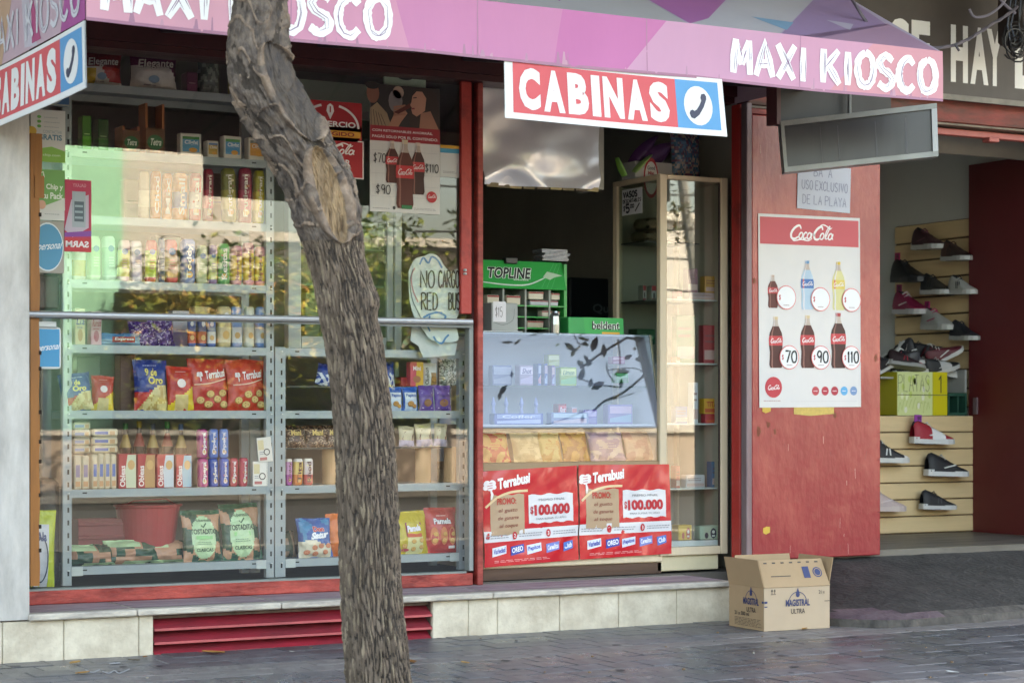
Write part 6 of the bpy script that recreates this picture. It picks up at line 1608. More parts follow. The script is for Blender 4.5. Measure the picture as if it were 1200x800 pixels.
box_item('green_box', 'dark green box inside the tall cabinet beside the beldent box', 'box', 736, 768, 371, 389, .80, .1, ctz - .05, '0E5A34', lambda mb, fr, w, h: text(mb, fr, 'One', w * .3, h * .3, w * .6, h * .4, ink('5A9A74'), 2, .03))
b = MB(); b.lathe([(.03, 0), (.032, .05), (.03, .1), (.02, .12), (.018, .13), (0.001, .131)], mat('steel_shaker', '9AA0A0', .2, .8), (X(651, .66), .67, ctz), 16); tag(b.build('steel_shaker', loc=(X(651, .66), .67, ctz)), 'small shiny metal shaker between gum rack and beldent box', 'shaker')
b = MB(); fx0, fx1 = X(668, 2.2), X(724, 2.2); b.rbox(fx0, fx1, 2.2, 2.7, .25, Z(700, 326, 2.2), mat('dark_blue_fridge', '17242E', .4), .01)
fo = tag(b.build('dark_fridge', loc=((fx0 + fx1) / 2, 2.2, .25)), 'dark blue fridge standing in the gloom behind the counter', 'fridge')
b = MB(); text(b, fronty(fx0, 2.198, 1.5), 'Quilmes', .18, Z(700, 368, 2.2) - 1.5, .34, .07, ink('5A6A74'), 1, .02); b.build('lettering', fo)

# ---- hanging plastic sheet
hs = thing('hanging_sheet', 'large shiny grey plastic sheet hanging over the counter opening', 'sheet', P(635, 220, .62))
def shf(a, q):
    TL, TR, BR, BL = P(564, 88, .6), P(706, 104, .62), P(699, 223, .62), P(565.5, 216, .6)
    p = BL.lerp(BR, a).lerp(TL.lerp(TR, a), q)
    e = math.exp(-((a - .38) / .2) ** 2) * math.exp(-((q - .28) / .25) ** 2)
    y = -.045 * e + .02 * math.sin(a * 5 + q * 4) * (1 - q) + .012 * noise.noise(Vector((a * 4, q * 5, 2))) - .03 * math.exp(-((q - .05 - .1 * math.sin(a * 7)) / .09) ** 2)
    return p + V(0, y, 0)
b = MB(); M_sheet = mat('grey_plastic_sheet', 'E4E6EC', .3, .3, var=.05, scale=3, bump=.1, bscale=2.5, coat=.6, spec=.8)
b.grid(shf, 60, 40, M_sheet); b.grid(lambda a, q: shf(1 - a, q) + V(0, .004, 0), 12, 10, M_sheet); b.build('sheet', hs, smooth=True)
b = MB()
for k in range(9):
    a = .03 + k * .108; p = shf(a, .0); b.box(p.x, p.x + .077, p.y + .005, p.y + .02, p.z - .012, p.z + .012, mat('sheet_hem_%d' % (k % 3), ('7A6A48', '5C4C34', 'A89468')[k % 3], .5))
struct(b.build('hem', hs), 'stuff')
b = MB(); b.box(P(700, 110, .66).x, P(706, 110, .66).x + .01, .66, .9, Z(703, 222, .66), Z(703, 108, .66), M_dark); b.build('side_board', hs)

# ---- tall wooden display cabinet
cy = .5; cx0, cx1 = X(773.5, cy), X(853, cy); cyb = 1.04
z0c, z1c = Z(810, 650, cy), Z(810, 206, cy)
tc_ = thing('tall_cabinet', 'tall narrow pale wood cabinet with glass door at the right end of the counter', 'cabinet', ((cx0 + cx1) / 2, cy, .25))
def cbar(x0, x1, y0, y1, z0, z1, nm='frame_bar', m=None):
    b = MB(); b.rbox(x0, x1, y0, y1, z0, z1, m or M_woodl, .004); b.build(nm, tc_)
px_ = 1 / ppm(810, cy)
cbar(cx0, cx0 + 10 * px_, cy, cy + .04, z0c, z1c, 'door_stile'); cbar(cx1 - 10 * px_, cx1, cy, cy + .04, z0c, z1c, 'door_stile')
cbar(cx0 + 10.2 * px_, cx1 - 10.2 * px_, cy + .002, cy + .04, z1c - .03, z1c - .001, 'door_rail'); cbar(cx0 + 10.2 * px_, cx1 - 10.2 * px_, cy + .002, cy + .04, z0c, z0c + .05, 'door_rail')
cbar(cx0 + .002, cx0 + .045, cyb - .05, cyb, .26, z1c - .002, 'back_post'); cbar(cx1 - .045, cx1 - .002, cyb - .05, cyb, .26, z1c - .002, 'back_post')
cbar(cx0, cx1, cy + .042, cyb, z1c - .03, z1c, 'top_board'); cbar(cx0 + .003, cx0 + .04, cy + .042, cyb - .052, z0c, z0c + .06, 'side_rail')
cbar(cx0, cx1 - .05, cy + .03, cyb, .255, z0c - .002, 'base', mat('cabinet_base', 'C8BC9C', .55, var=.1, bump=.1))
b = MB(); b.box(cx0 + 10.1 * px_, cx1 - 10.1 * px_, cy + .018, cy + .024, z0c + .05, z1c - .03, glass_mat('mirror_glass', 'F2F6F6', 1.5)); b.build('door_glass', tc_)
b = MB(); b.box(cx1 - 12 * px_, cx1 - 10.2 * px_, cy + .006, cy + .017, z0c + .05, z1c - .03, mat('dark_gap', '3A2C28', .6)); b.build('door_gasket', tc_)
b = MB(); b.box(cx0 + .018, cx0 + .022, cy + .042, cyb - .052, z0c + .06, z1c - .032, glass_mat('cab_side_glass', 'D8E0DC', .8)); b.build('side_glass', tc_)
b = MB(); b.box(cx1 - .03, cx1 - .02, cy + .042, cyb - .052, z0c, z1c - .032, mat('cab_side', 'B8AE9C', .6)); b.box(cx0 + .05, cx1 - .05, cyb - .02, cyb - .01, z0c, z1c - .032, mat('cab_back', 'A8A498', .7)); b.build('panel', tc_)
cshelf = [Z(810, v, cy) for v in (350, 425, 496, 572)]
for z in cshelf:
    b = MB(); b.box(cx0 + .046, cx1 - .046, cy + .05, cyb - .03, z - .008, z, mat('cab_shelf', 'C4CCC8', .3)); b.build('shelf', tc_)
b = MB(); b.box(cx0 + 10.5 * px_, cx1 - 10.5 * px_, cy + .03, cy + .05, z0c + .052, z0c + .085, mat('white_edge', 'DADCDA', .4)); b.build('bottom_strip', tc_)
b = MB(); pz = P(740, 200, cy)
vs_ = box_item('vasos_note', 'handwritten VASOS paper note on the side of the tall cabinet', 'note', 728.5, 753, 219, 252, .80, .002, 0, 'D4D6DA', None)
bpy.data.objects.remove(vs_)
na = PX(729, 253, cx0 - .004); nb2 = PX(752.5, 219, cx0 - .004)
b = MB(); fw, fh = na.y - nb2.y, abs(nb2.z - na.z)
fr2 = frame((cx0 - .004, na.y, na.z), (0, -1, 0), (0, 0, 1))
b.box(cx0 - .004, cx0 - .002, nb2.y, na.y, na.z, na.z + fh, mat('note_paper', 'CFD2D8', .6))
nt_ = tag(b.build('price_note', loc=(cx0 - .003, (na.y + nb2.y) / 2, na.z)), 'handwritten VASOS price note on the left side of the tall cabinet', 'note')
b = MB(); mk = ink('1C1C20')
hand(b, fr2, 'VASOS', fw * .08, fh * .68, fw * .68, fh * .22, fw * .05, mk, 2); hand(b, fr2, 'DESCARTABLES', fw * .06, fh * .47, fw * .88, fh * .13, fw * .025, mk, 2, gap=.35)
hand(b, fr2, '$', fw * .08, fh * .16, fw * .08, fh * .2, fw * .035, mk, 2); hand(b, fr2, '5', fw * .2, fh * .1, fw * .18, fh * .3, fw * .06, mk, 2); hand(b, fr2, '00', fw * .42, fh * .26, fw * .18, fh * .13, fw * .035, mk, 2); hand(b, fr2, '%', fw * .66, fh * .1, fw * .22, fh * .3, fw * .045, mk, 2)
b.build('lettering', nt_)
sh1 = Z(745, 283, .8)
b = MB(); b.box(cx0 + .03, cx1 - .06, .72, 1.0, sh1 - .008, sh1, mat('dark_edge_shelf', '3E4440', .3)); b.build('shelf', tc_)
M_pop = mat('speckled_snack', 'A89478', .6, scale=60, col2='6A5A48', bump=.5)
for k, (h0, a, lab) in enumerate(((0, 0, 'long bag of pale nuts in the tall cabinet, lower one'), (.075, .03, 'long bag of pale nuts in the tall cabinet, upper one'))):
    b = MB(); b.rbox(cx0 + .06, cx0 + .32 - a, .74, .94 - a, sh1 + h0, sh1 + h0 + .07, M_pop, .022); tag(b.build('nut_bag', loc=(cx0 + .2, .84, sh1 + h0), smooth=True), lab, 'snack bag')
zk = Z(745, 352, .8)
b = MB(); b.box(cx0 + .03, cx1 - .06, .72, 1.0, zk - .008, zk - .001, mat('dark_edge_shelf', '3E4440', .3)); b.build('shelf', tc_)
for k, (u0, u1, lab) in enumerate(((748, 757, 'red and white small carton in the tall cabinet, left one'), (758, 769, 'red and white small carton in the tall cabinet, right one'))):
    box_item('small_carton', lab, 'carton', u0, u1, 334, 352, .78, .06, zk, 'D0C8C4', lambda mb, fr, w, h: (rect(mb, fr, 0, h * .65, w, h * .33, ink('B02830'), 1), disc(mb, fr, w * .5, h * .35, w * .2, ink('3A2A28'), 2, h * .2), rect(mb, fr, 0, 0, w, h * .14, ink('B02830'), 1)))
citems = [(787, 800, 340, 350, cshelf[0], 'B03440', 'red packet on the top cabinet shelf, left'), (801, 842, 341, 350, cshelf[0], 'C8B0B0', 'long white and red packet on the top cabinet shelf'), (787, 815, 369, 425, cshelf[1], '2C6A40', 'green box on the second cabinet shelf'), (786, 797, 418, 425, cshelf[1] + .0, 'C86A34', 'orange packet on the second cabinet shelf'), (786, 806, 476, 496, cshelf[2], '5A6A9A', 'blue can pack on the third cabinet shelf'), (819, 843, 466, 484, cshelf[2] + .058, 'D8A42C', 'yellow TITA box on the third cabinet shelf'), (821, 844, 485, 496, cshelf[2], 'C03440', 'red packet under the yellow TITA box'), (786, 797, 545, 571, cshelf[3], 'C05A50', 'red striped packet on the lowest cabinet shelf'), (798, 826, 555, 570, cshelf[3], 'D0C8C8', 'white and red packet on the lowest cabinet shelf')]
for u0, u1, v0, v1, z, hx, lab in citems + [(800, 818, 312, 340, cshelf[0] + .045, '8A5A6A', 'mauve box standing on the packets of the top cabinet shelf'), (820, 842, 320, 340, cshelf[0] + .045, 'C89A4A', 'tan box standing on the long packet of the top cabinet shelf'), (818, 842, 380, 425, cshelf[1], 'A83A40', 'tall red box at the right of the second cabinet shelf'), (806, 818, 448, 496, cshelf[2], 'D0D4D8', 'tall white bottle box on the third cabinet shelf'), (828, 843, 540, 570, cshelf[3], '4A7A9A', 'blue box at the right of the lowest cabinet shelf')]:
    tx = 'TITA' if 'TITA' in lab and 'yellow' in lab else ''
    box_item('cabinet_packet', lab, 'packet', u0, u1, v0, v1, .6, .06, z, hx, lambda mb, fr, w, h, tx=tx, hx=hx: (rect(mb, fr, w * .05, h * .1, w * .9, h * .25, ink('C8A8A0' if not tx else 'C8582C'), 1), text(mb, fr, tx, w * .15, h * .45, w * .7, h * .35, ink('B04020'), 2, .03) if tx else scribble(mb, fr, w * .1, h * .5, w * .7, h * .3, ink('7A5050'), 2, 2)))
for u0, u1, v0, v1, hx, dk, lab in ((787, 811, 619, 637, 'DCAE2C', 'C05038', 'yellow box with red emblems at the bottom of the tall cabinet'), (812, 842, 621, 637, 'C4D0B8', '2E4450', 'pale green box with dark emblems at the bottom of the tall cabinet')):
    box_item('emblem_box', lab, 'box', u0, u1, v0, v1, .56, .08, z0c + .086, hx, lambda mb, fr, w, h, dk=dk: (disc(mb, fr, w * .35, h * .3, w * .1, ink(dk), 1, h * .22), disc(mb, fr, w * .72, h * .45, w * .16, ink(dk), 1, h * .38), disc(mb, fr, w * .72, h * .55, w * .08, ink('E8E4D8'), 2, h * .12), rect(mb, fr, w * .64, h * .2, w * .16, h * .12, ink('E8E4D8'), 2)))
# on top of the tall cabinet
ztop = z1c
box_item('round_top_box', 'white carton with a red arched panel on top of the tall cabinet', 'carton', 728, 788, 192, 211, .72, .16, ztop, 'B8B8B4', lambda mb, fr, w, h: (disc(mb, fr, w * .42, h * .0 + .0, w * .2, ink('A82430'), 1, h * 1.25), disc(mb, fr, w * .42, 0.0, w * .165, ink('D4D4D2'), 2, h * 1.02), text(mb, fr, 'Good', w * .32, h * .5, w * .2, h * .25, ink('4A4A50'), 3, .02), text(mb, fr, 'Mix', w * .34, h * .2, w * .16, h * .22, ink('A82430'), 3, .03)))
def leafy(label, u0, v0, u1, v1, hx, y, wd):
    a, c = P(u0, v0, y), P(u1, v1, y); d = (c - a); nrm = Vector((-d.z, 0, d.x)).normalized()
    b = MB()
    def f(s_, q): return a.lerp(c, q) + nrm * ((s_ - .5) * wd * (math.sin(math.pi * min(1, .25 + q * .7)))) + V(0, -.03 * math.sin(s_ * math.pi), 0)
    b.grid(f, 6, 8, mat('foil_' + hx, hx, .4, var=.2, scale=9, bump=.3)); b.grid(lambda s_, q: f(1 - s_, q) + V(0, .008, 0), 6, 8, mat('foil_' + hx, hx, .4))
    tag(b.build('wrapped_bag', loc=a, smooth=True), label, 'bag')
leafy('purple wrapped bag sticking up on the tall cabinet, left one', 740, 194, 769, 160, '4E2C5C', .80, .09)
leafy('purple wrapped bag leaning right on the tall cabinet', 758, 190, 790, 168, '5A3A66', .78, .11)
leafy('green wrapper poking up at the left of the tall cabinet top', 732, 206, 722, 185, '6FA044', .70, .04)
leafy('green and white wrapper poking up beside the arched carton', 742, 203, 762, 182, '8AB06A', .69, .035)
def fcol(a, q): return ('4A6A84', '6A4A5C', '8A8484', '2E5A70', 'A89A8C')[int(abs(noise.noise(Vector((a * 5, q * 5, 6)))) * 14) % 5]
bag_item('foil_bag', 'shiny multicoloured bag standing on the right of the tall cabinet top', 'bag', 788, 826, 150, 207, .68, .1, ztop, fcol, None, tilt=.02)
# ============================================================ RED METAL DOOR with poster
random.seed(55)
dy = .25
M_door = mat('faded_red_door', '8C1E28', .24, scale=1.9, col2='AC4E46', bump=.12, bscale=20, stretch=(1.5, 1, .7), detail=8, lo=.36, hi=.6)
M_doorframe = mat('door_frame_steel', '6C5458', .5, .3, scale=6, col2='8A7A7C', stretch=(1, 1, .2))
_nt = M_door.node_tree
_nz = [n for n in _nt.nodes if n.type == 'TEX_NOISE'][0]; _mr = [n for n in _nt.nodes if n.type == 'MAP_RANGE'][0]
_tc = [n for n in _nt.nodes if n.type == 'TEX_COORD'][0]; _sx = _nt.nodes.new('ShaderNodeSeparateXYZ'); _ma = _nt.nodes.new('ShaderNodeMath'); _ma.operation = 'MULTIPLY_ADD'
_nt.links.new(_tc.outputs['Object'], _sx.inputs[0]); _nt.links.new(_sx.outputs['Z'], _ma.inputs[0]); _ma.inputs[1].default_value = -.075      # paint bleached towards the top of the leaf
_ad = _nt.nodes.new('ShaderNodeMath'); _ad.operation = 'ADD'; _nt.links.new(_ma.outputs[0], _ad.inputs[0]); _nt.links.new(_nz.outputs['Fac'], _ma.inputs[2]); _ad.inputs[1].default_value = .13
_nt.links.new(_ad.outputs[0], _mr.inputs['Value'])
dx0, dx1 = X(881, dy), X(1032, dy); dz0 = .322; dz1 = Z(882, 134, dy)
dr = thing('red_door', 'faded red sheet metal door folded open between the kiosk and the shoe shop', 'door', ((dx0 + dx1) / 2, dy, dz0))
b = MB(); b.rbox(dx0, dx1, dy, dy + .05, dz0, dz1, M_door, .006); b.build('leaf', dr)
b = MB(); b.rbox(X(874, dy), X(880.3, dy), dy - .01, dy + .05, .235, Z(880, 121, dy), M_doorframe, .004); b.build('jamb', dr)
b = MB(); b.rbox(X(880.6, dy), X(912, dy), dy + .01, dy + .05, dz1 + .006, dz1 + .04, M_redd, .003); b.build('top_rail', dr)
b = MB()
for k in range(16):
    for x in (dx1 - .018,):
        z = dz0 + .1 + k * .165; b.lathe([(.006, 0), (.004, .003)], mat('rivet', '7A2A2C', .5), (x, dy - .003, z), 6)
struct(b.build('rivet', dr), 'stuff')
b = MB()
M_rust = mat('bare_rust', '8A4A34', .8, var=.4, scale=20)
for u, v, r in ((893, 258, 5), (889, 505, 4), (900, 497, 3), (1026, 420, 3), (884, 330, 2.5), (945, 483, 3), (978, 486, 3), (908, 505, 2.5)):
    p = P(u, v, dy); c = [V(p.x + r * px_ * random.uniform(.5, 1.3) * math.cos(k), dy - .0012, p.z + r * px_ * random.uniform(.6, 2) * math.sin(k)) for k in [i * .785 for i in range(8)]]; b.face(c[::-1], M_rust)
struct(b.build('paint_chip', dr), 'stuff')
def pr_list(mb, fr, w, h):
    rect(mb, fr, w * .015, h * .845, w * .97, h * .14, ink('C4525A'), 1); cola(mb, fr, w * .28, h * .865, w * .46, h * .09, ink('F0ECEA'), 3)
    for k, (x, y, hh, ww, liq, lab, cap) in enumerate(((.135, .515, .17, .1, '5A241C', 'B43A3C', 'B8A090'), (.47, .51, .255, .13, 'A8C0D0', '3C6CA8', '5A8AB0'), (.78, .51, .255, .13, 'CFC890', 'D8C060', 'D0B040'), (.16, .205, .265, .135, '4A1C14', 'C03A3E', 'D0B890'), (.47, .205, .275, .145, '4A1C14', 'C03A3E', 'D0B890'), (.775, .205, .29, .155, '3C1812', 'C03A3E', 'B04040'))):
        bottle(mb, fr, w * x, h * y, h * hh, w * ww, liq, lab, cap, 2)
        cx = w * (x + .125); cy = h * (y + .055); rr = w * .095
        disc(mb, fr, cx, cy, rr, ink('D86A6A'), 9, None, 26); disc(mb, fr, cx, cy, rr * .93, ink('E4E4E4'), 10, None, 26)
        s_ = ('', '', '', '70', '90', '110')[k]
        hand(mb, fr, '$', cx - rr * .78, cy - rr * .2, rr * .22, rr * .4, w * .006, ink('C04048'), 11)
        if s_: hand(mb, fr, s_, cx - rr * .42, cy - rr * .42, rr * 1.15, rr * .95, w * .014, ink('1E1E22'), 12)
        scribble(mb, fr, cx - rr * .3, cy - rr * .72, rr * .6, rr * .18, ink('A08080'), 1, 11)
    disc(mb, fr, w * .135, h * .105, w * .082, ink('B8303C'), 2, None, 24); cola(mb, fr, w * .075, h * .09, w * .12, h * .028, ink('F0E8E8'), 3)
    for k, hx in enumerate(('B84048', 'B02C3C', 'A82838', '4A9CC8', '6A8AB0')): disc(mb, fr, w * (.545 + .095 * k), h * .085, w * .036, ink(hx), 2, None, 16); scribble(mb, fr, w * (.525 + .095 * k), h * .08, w * .04, h * .01, ink('E8E0E0'), 1, 3)
    scribble(mb, fr, w * .04, h * .03, w * .2, h * .01, ink('A07070'), 1, 2); rect(mb, fr, w * .3, h * .03, w * .66, h * .0025, ink('B0B0B4'), 1); rect(mb, fr, w * .04, h * .5, w * .9, h * .002, ink('C0C0C4'), 1)
flat('price_poster', 'white soda price poster with six bottles on the red door', 'poster', 890, 253, 1009, 477, dy - .006, mat('poster_gloss', 'BEC0C2', .3, var=.03, coat=.3), pr_list, roll=-.008)
def pr_note(mb, fr, w, h):
    g = ink('8A90A8')
    for s_, x, y, ww in (('BAJA', .3, .74, .34), ('USO EXCLUSIVO', .08, .44, .86), ('DE LA PLAYA', .1, .12, .82)): hand(mb, fr, s_, w * x, h * y, w * ww, h * .2, w * .012, g, 2, gap=.35)
flat('paper_note', 'handwritten white paper note taped to the red door under the black sign frame', 'note', 934, 194, 996, 247, dy - .006, mat('note_white', 'C4CAD6', .6), pr_note, roll=.03)
b = MB()
for k in range(26):
    u, v = random.uniform(884, 1030), random.uniform(480, 650) if k % 3 else random.uniform(140, 250)
    p = P(u, v, dy); l_ = random.uniform(.01, .07); w_ = random.uniform(.0012, .003); t_ = random.uniform(-.5, .5) if k % 2 else random.uniform(-.06, .06)
    b.face([V(p.x, dy - .0008, p.z), V(p.x + w_, dy - .0008, p.z), V(p.x + w_ + l_ * t_, dy - .0008, p.z - l_), V(p.x + l_ * t_, dy - .0008, p.z - l_)][::-1], mat('scratch_%d' % (k % 2), ('D09A90', '6A1E24')[k % 2], .6))
struct(b.build('scratch', dr), 'stuff')
b = MB()
for (u0, v0, u1, v1, hx) in ((930, 475, 977, 487, 'D0B060'), (893, 470, 903, 484, 'D0A848'), (894, 617, 902, 626, 'D8B048')):
    p0, p1 = P(u0, v1, dy), P(u1, v0, dy)
    pts = [(p0.x, p0.z + .01), (p0.x + (p1.x - p0.x) * .4, p0.z), (p1.x, p0.z + .012), (p1.x, p1.z), (p0.x + (p1.x - p0.x) * .5, p1.z + .003), (p0.x, p1.z - .006)]
    b.face([V(a, dy - .003, c) for a, c in pts], mat('torn_paper_' + hx, hx, .7, var=.2, scale=40))
tag(b.build('torn_paper', loc=P(950, 487, dy)), 'torn yellow paper scraps stuck on the red door below the price poster', 'paper scraps')
# small post between cabinet and door
b = MB(); b.rbox(X(867, .33), X(874.5, .33), .33, .42, .24, 3.07, M_red, .004); b.build('inner_jamb', dr)
# ============================================================ BLACK SIGN FRAME under the awning
M_fb = mat('black_box', '1A1A1C', .5, var=.2)
M_ffr = mat('grey_sign_frame', '8E918E', .45, .3, var=.15, scale=8)
sg = thing('lightbox_sign', 'empty grey framed lightbox hanging crooked from black mounting under the awning', 'sign frame', P(1005, 160, -.75))
yb = -.45
b = MB(); p0, p1 = P(910, 150, yb), P(1046, 104, yb); b.box(p0.x, P(1044, 120, yb).x, yb, yb + .03, Z(970, 152, yb), 3.14, M_fb); b.build('mounting_board', sg)
b = MB(); b.box(P(908, 140, yb - .03).x, P(912.5, 140, yb - .03).x, yb - .05, yb + .05, Z(910, 147, yb), 3.14, mat('dark_red_bar', '4A1C20', .5)); b.build('side_bar', sg)
b = MB(); b.tube([P(995.5, 134, yb - .04), P(995.5, 104, yb - .04)], .011, mat('hanger_grey', '6A6C6C', .5, .4), 8); b.build('hanger', sg)
o_ = P(1006, 162.5, -.7)
ex = (P(1097, 121.5, -.7) - P(914, 142.5, -.7))
# panel stands square to the line of sight, tilted in its own plane
Dp = (o_ - CAM).dot(FWD); k_ = Dp / FPX
def pq(u, v, off=0): return CAM + (FWD * Dp + RGT * ((u - U0) * k_) + UP * ((V0 - v) * k_)) + FWD * off
TLp, TRp, BRp, BLp = pq(914, 142.5), pq(1097, 121.5), pq(1099, 183.5), pq(919, 202.5)
def f4(a, q, off=0): return BLp.lerp(BRp, a).lerp(TLp.lerp(TRp, a), q) + FWD * off
def fbar(a0, a1, q0, q1, d0, d1, m, nm):
    b = MB(); c = [f4(a, q, d) for d in (d0, d1) for q in (q0, q1) for a in (a0, a1)]
    i = 0; b.v = c; b.f = [(0, 1, 3, 2), (4, 6, 7, 5), (0, 4, 5, 1), (2, 3, 7, 6), (0, 2, 6, 4), (1, 5, 7, 3)]; b.ms = [m]; b.m = [0] * 6
    b.build(nm, sg)
fbar(0, 1, .9, 1, -.02, .1, M_ffr, 'frame_bar'); fbar(0, 1, 0, .1, -.02, .1, M_ffr, 'frame_bar'); fbar(0, .022, .1, .9, -.02, .1, M_ffr, 'frame_bar'); fbar(.965, 1, .1, .9, -.02, .1, mat('frame_white', 'B4BABC', .4), 'frame_bar')
fbar(.022, .965, .1, .9, .0, .09, mat('dark_sign_face', '1C1D20', .3, scale=2.2, col2='3A3C40', stretch=(2.5, 2.5, .25), lo=.5, hi=.8), 'face')
b = MB()
for a, w_, q0 in ((.36, .008, .15), (.6, .012, .1), (.79, .02, .12), (.25, .005, .1)):
    c = [f4(a, q0, -.002), f4(a + w_, q0, -.002), f4(a + w_ * .7, .8, -.002), f4(a + w_ * .3, .8, -.002)]; b.face(c, mat('dried_drip', '5A5C60', .5))
struct(b.build('drip_stain', sg), 'stuff')
# ============================================================ SHOE SHOP
M_wall2 = mat('grey_wall_paint', 'C0C2BE', .9, var=.06, scale=2)
fz = .345
ss = thing('shoe_shop', 'shoe shop next door with open front, grey inner walls and rusty red beam', 'building', (9.5, 1.5, 0))
b = MB(); b.box(7.62, 13, .32, 4.3, .05, fz, mat('shop2_floor', '6A665E', .45, scale=2.5, col2='4A4640', stretch=(.5, 3, 1), bump=.1)); b.build('floor', ss)
b = MB(); b.box(7.62, 10.36, 3.0, 3.1, fz, 3.3, M_wall2); b.build('back_wall', ss)
b = MB(); b.box(10.36, 10.46, .5, 3.1, fz, 3.3, M_wall2); b.build('right_wall', ss)
b = MB(); b.box(7.62, 7.68, .5, 3.1, fz, 3.3, M_wall2); b.build('left_wall', ss)
b = MB(); b.box(7.62, 10.46, .5, 3.1, 3.3, 3.36, mat('shop2_ceiling', 'A8AAA6', .9)); b.build('ceiling', ss)
b = MB(); b.box(10.47, 14, .32, .5, -.1, 3.3, M_plaster); b.build('front_wall', ss)
M_beam = mat('rusty_beam', '8A2E24', .55, scale=7, col2='4A2A1E', bump=.3, bscale=25, stretch=(.4, 1, 1.5))
by = .28
b = MB(); b.rbox(7.3, 13, by, by + .12, Z(1150, 147, by), Z(1150, 119, by), M_beam, .006); b.build('beam', ss)
b = MB(); b.box(7.3, 13, by - .03, by + .1, Z(1150, 148.5, by) - .012, Z(1150, 148.5, by), mat('beam_flange', '8A7C6C', .6, var=.4, scale=12)); b.build('beam_flange', ss)
b = MB(); b.rbox(7.3, 13, by + .04, by + .1, Z(1150, 160, by), Z(1150, 152.5, by), mat('pink_red_rail', 'B8625A', .5, var=.2, scale=6), .004); b.build('head_rail', ss)
b = MB(); b.rbox(X(1162, by), X(1174, by), by + .02, by + .09, Z(1168, 166, by), Z(1168, 160.5, by), mat('pink_red_rail', 'B8625A', .5), .004); b.build('rail_stop', ss)
b = MB(); b.box(7.62, 10.36, 1.0, 1.05, 2.98, 3.3, M_dark); b.build('inner_beam', ss)
for u0, u1, z1v, nm in ((1033, 1039, 280, 'door_frame'),):
    pass
# white framed door at the back left of the slat wall
ywd = 2.96
wd = thing('white_door', 'white framed glass door at the back of the shoe shop', 'door', (X(1042, ywd), ywd, fz))
xw0, xw1 = X(1030, ywd), X(1049, ywd); zw = Z(1042, 251, ywd)
M_wf = mat('white_door_frame', 'A8AAA8', .5)
b = MB(); b.box(X(1043.5, ywd), X(1048.5, ywd), ywd - .03, ywd + .01, fz, zw, M_wf); b.box(xw0 - .3, X(1043.4, ywd), ywd - .03, ywd + .01, zw - .05, zw, M_wf); b.build('frame', wd)
b = MB(); b.box(xw0 - .3, X(1043, ywd), ywd - .01, ywd - .004, fz, zw - .052, mat('door_pane', '6C746E', .2)); b.build('pane', wd)
for k in range(5):
    b = MB(); b.box(xw0 - .3, X(1043, ywd), ywd - .02, ywd - .011, fz + .4 + k * .36, fz + .415 + k * .36, M_wf); b.build('glazing_bar', wd)
b = MB(); b.tube([P(1050, 188, 2.9), P(1044, 205, 2.9), P(1043, 225, 2.9), P(1039, 250, 2.9)], .01, mat('black_cable', '1C1C1E', .5), 6); tag(b.build('wall_cable', loc=P(1044, 205, 2.9)), 'thin black cable running down the back wall of the shoe shop', 'cable')
# slat walls
M_slat = mat('slat_maple', 'D6BA8E', .5, var=.1, scale=3, stretch=(.5, .5, 6), bump=.08)
xw = 10.345
sw = thing('slat_wall', 'pale wooden slat wall on the right side wall of the shoe shop, hung with sneakers', 'slat wall', (xw, 2.1, .9))
zb0, zb1 = 1.25, 2.64; n = 10; sh_ = .139
ys0, ys1 = PX(1141, 400, xw).y, PX(1050, 400, xw).y
b = MB(); b.box(xw + .002, xw + .012, ys0, ys1, zb0, zb1, mat('slat_groove', '5A4630', .7)); b.build('backing', sw)
for k in range(n):
    b = MB(); b.rbox(xw - .014, xw + .001, ys0, ys1, zb1 - (k + 1) * sh_ + .006, zb1 - k * sh_ - .006, M_slat, .004); b.build('slat', sw)
yl = 1.62
lw = thing('slat_front', 'pale wooden slat front of the low shoe platform', 'slat wall', (X(1090, yl), yl, fz))
zt_ = Z(1090, 486.5, yl); xl0, xl1 = X(1010, yl), X(1143.5, yl)
b = MB(); b.box(xl0, xl1, yl + .015, 2.0, fz, zt_ - .002, mat('slat_groove', '5A4630', .7)); b.build('platform', lw)
nn_ = 7; hs_ = (zt_ - fz - .005) / nn_
for k in range(nn_):
    b = MB(); b.rbox(xl0, xl1, yl, yl + .014, fz + .004 + k * hs_ + .005, fz + .004 + (k + 1) * hs_ - .004, M_slat, .004); b.build('slat', lw)
# boxes and pile
bxz = zt_
def pr_sale(mb, fr, w, h):
    rect(mb, fr, 0, 0, w * .7, h, ink('C8D090'), 1); rect(mb, fr, w * .72, 0, w * .28, h, ink('C8B81C'), 1); rect(mb, fr, 0, h * .46, w, h * .02, ink('6A7040'), 3)
    hand(mb, fr, 'PLATAS', w * .02, h * .55, w * .62, h * .38, w * .008, ink('4A5038'), 3); hand(mb, fr, '1', w * .8, h * .52, w * .14, h * .4, w * .02, ink('3A3A20'), 3)
    for k in range(9): stroke(mb, fr, smooth_pts([(w * (.02 + .07 * k), h * random.uniform(.05, .2)), (w * (.05 + .07 * k), h * .3), (w * (.08 + .07 * k), h * random.uniform(.1, .45))]), w * .008, ink('A8B468'), 3)
    for k in range(14): disc(mb, fr, w * random.uniform(.03, .66), h * random.uniform(.08, .9), w * .03, ink(random.choice(('DCE0B8', 'B8C868', 'D8D8C0'))), 2, h * .08, 8)
box_item('sale_box', 'yellow green handwritten sale box under the shoe pile', 'box', 1020, 1110, 435, 486, yl + .02, .3, bxz, 'BDB224', pr_sale)
box_item('white_box', 'worn white box beside the yellow sale box', 'box', 1110.5, 1133, 433, 460, yl + .06, .25, bxz + .165, '9A9A94', lambda mb, fr, w, h: rect(mb, fr, w * .7, h * .4, w * .3, h * .02, ink('5A5A58'), 1))
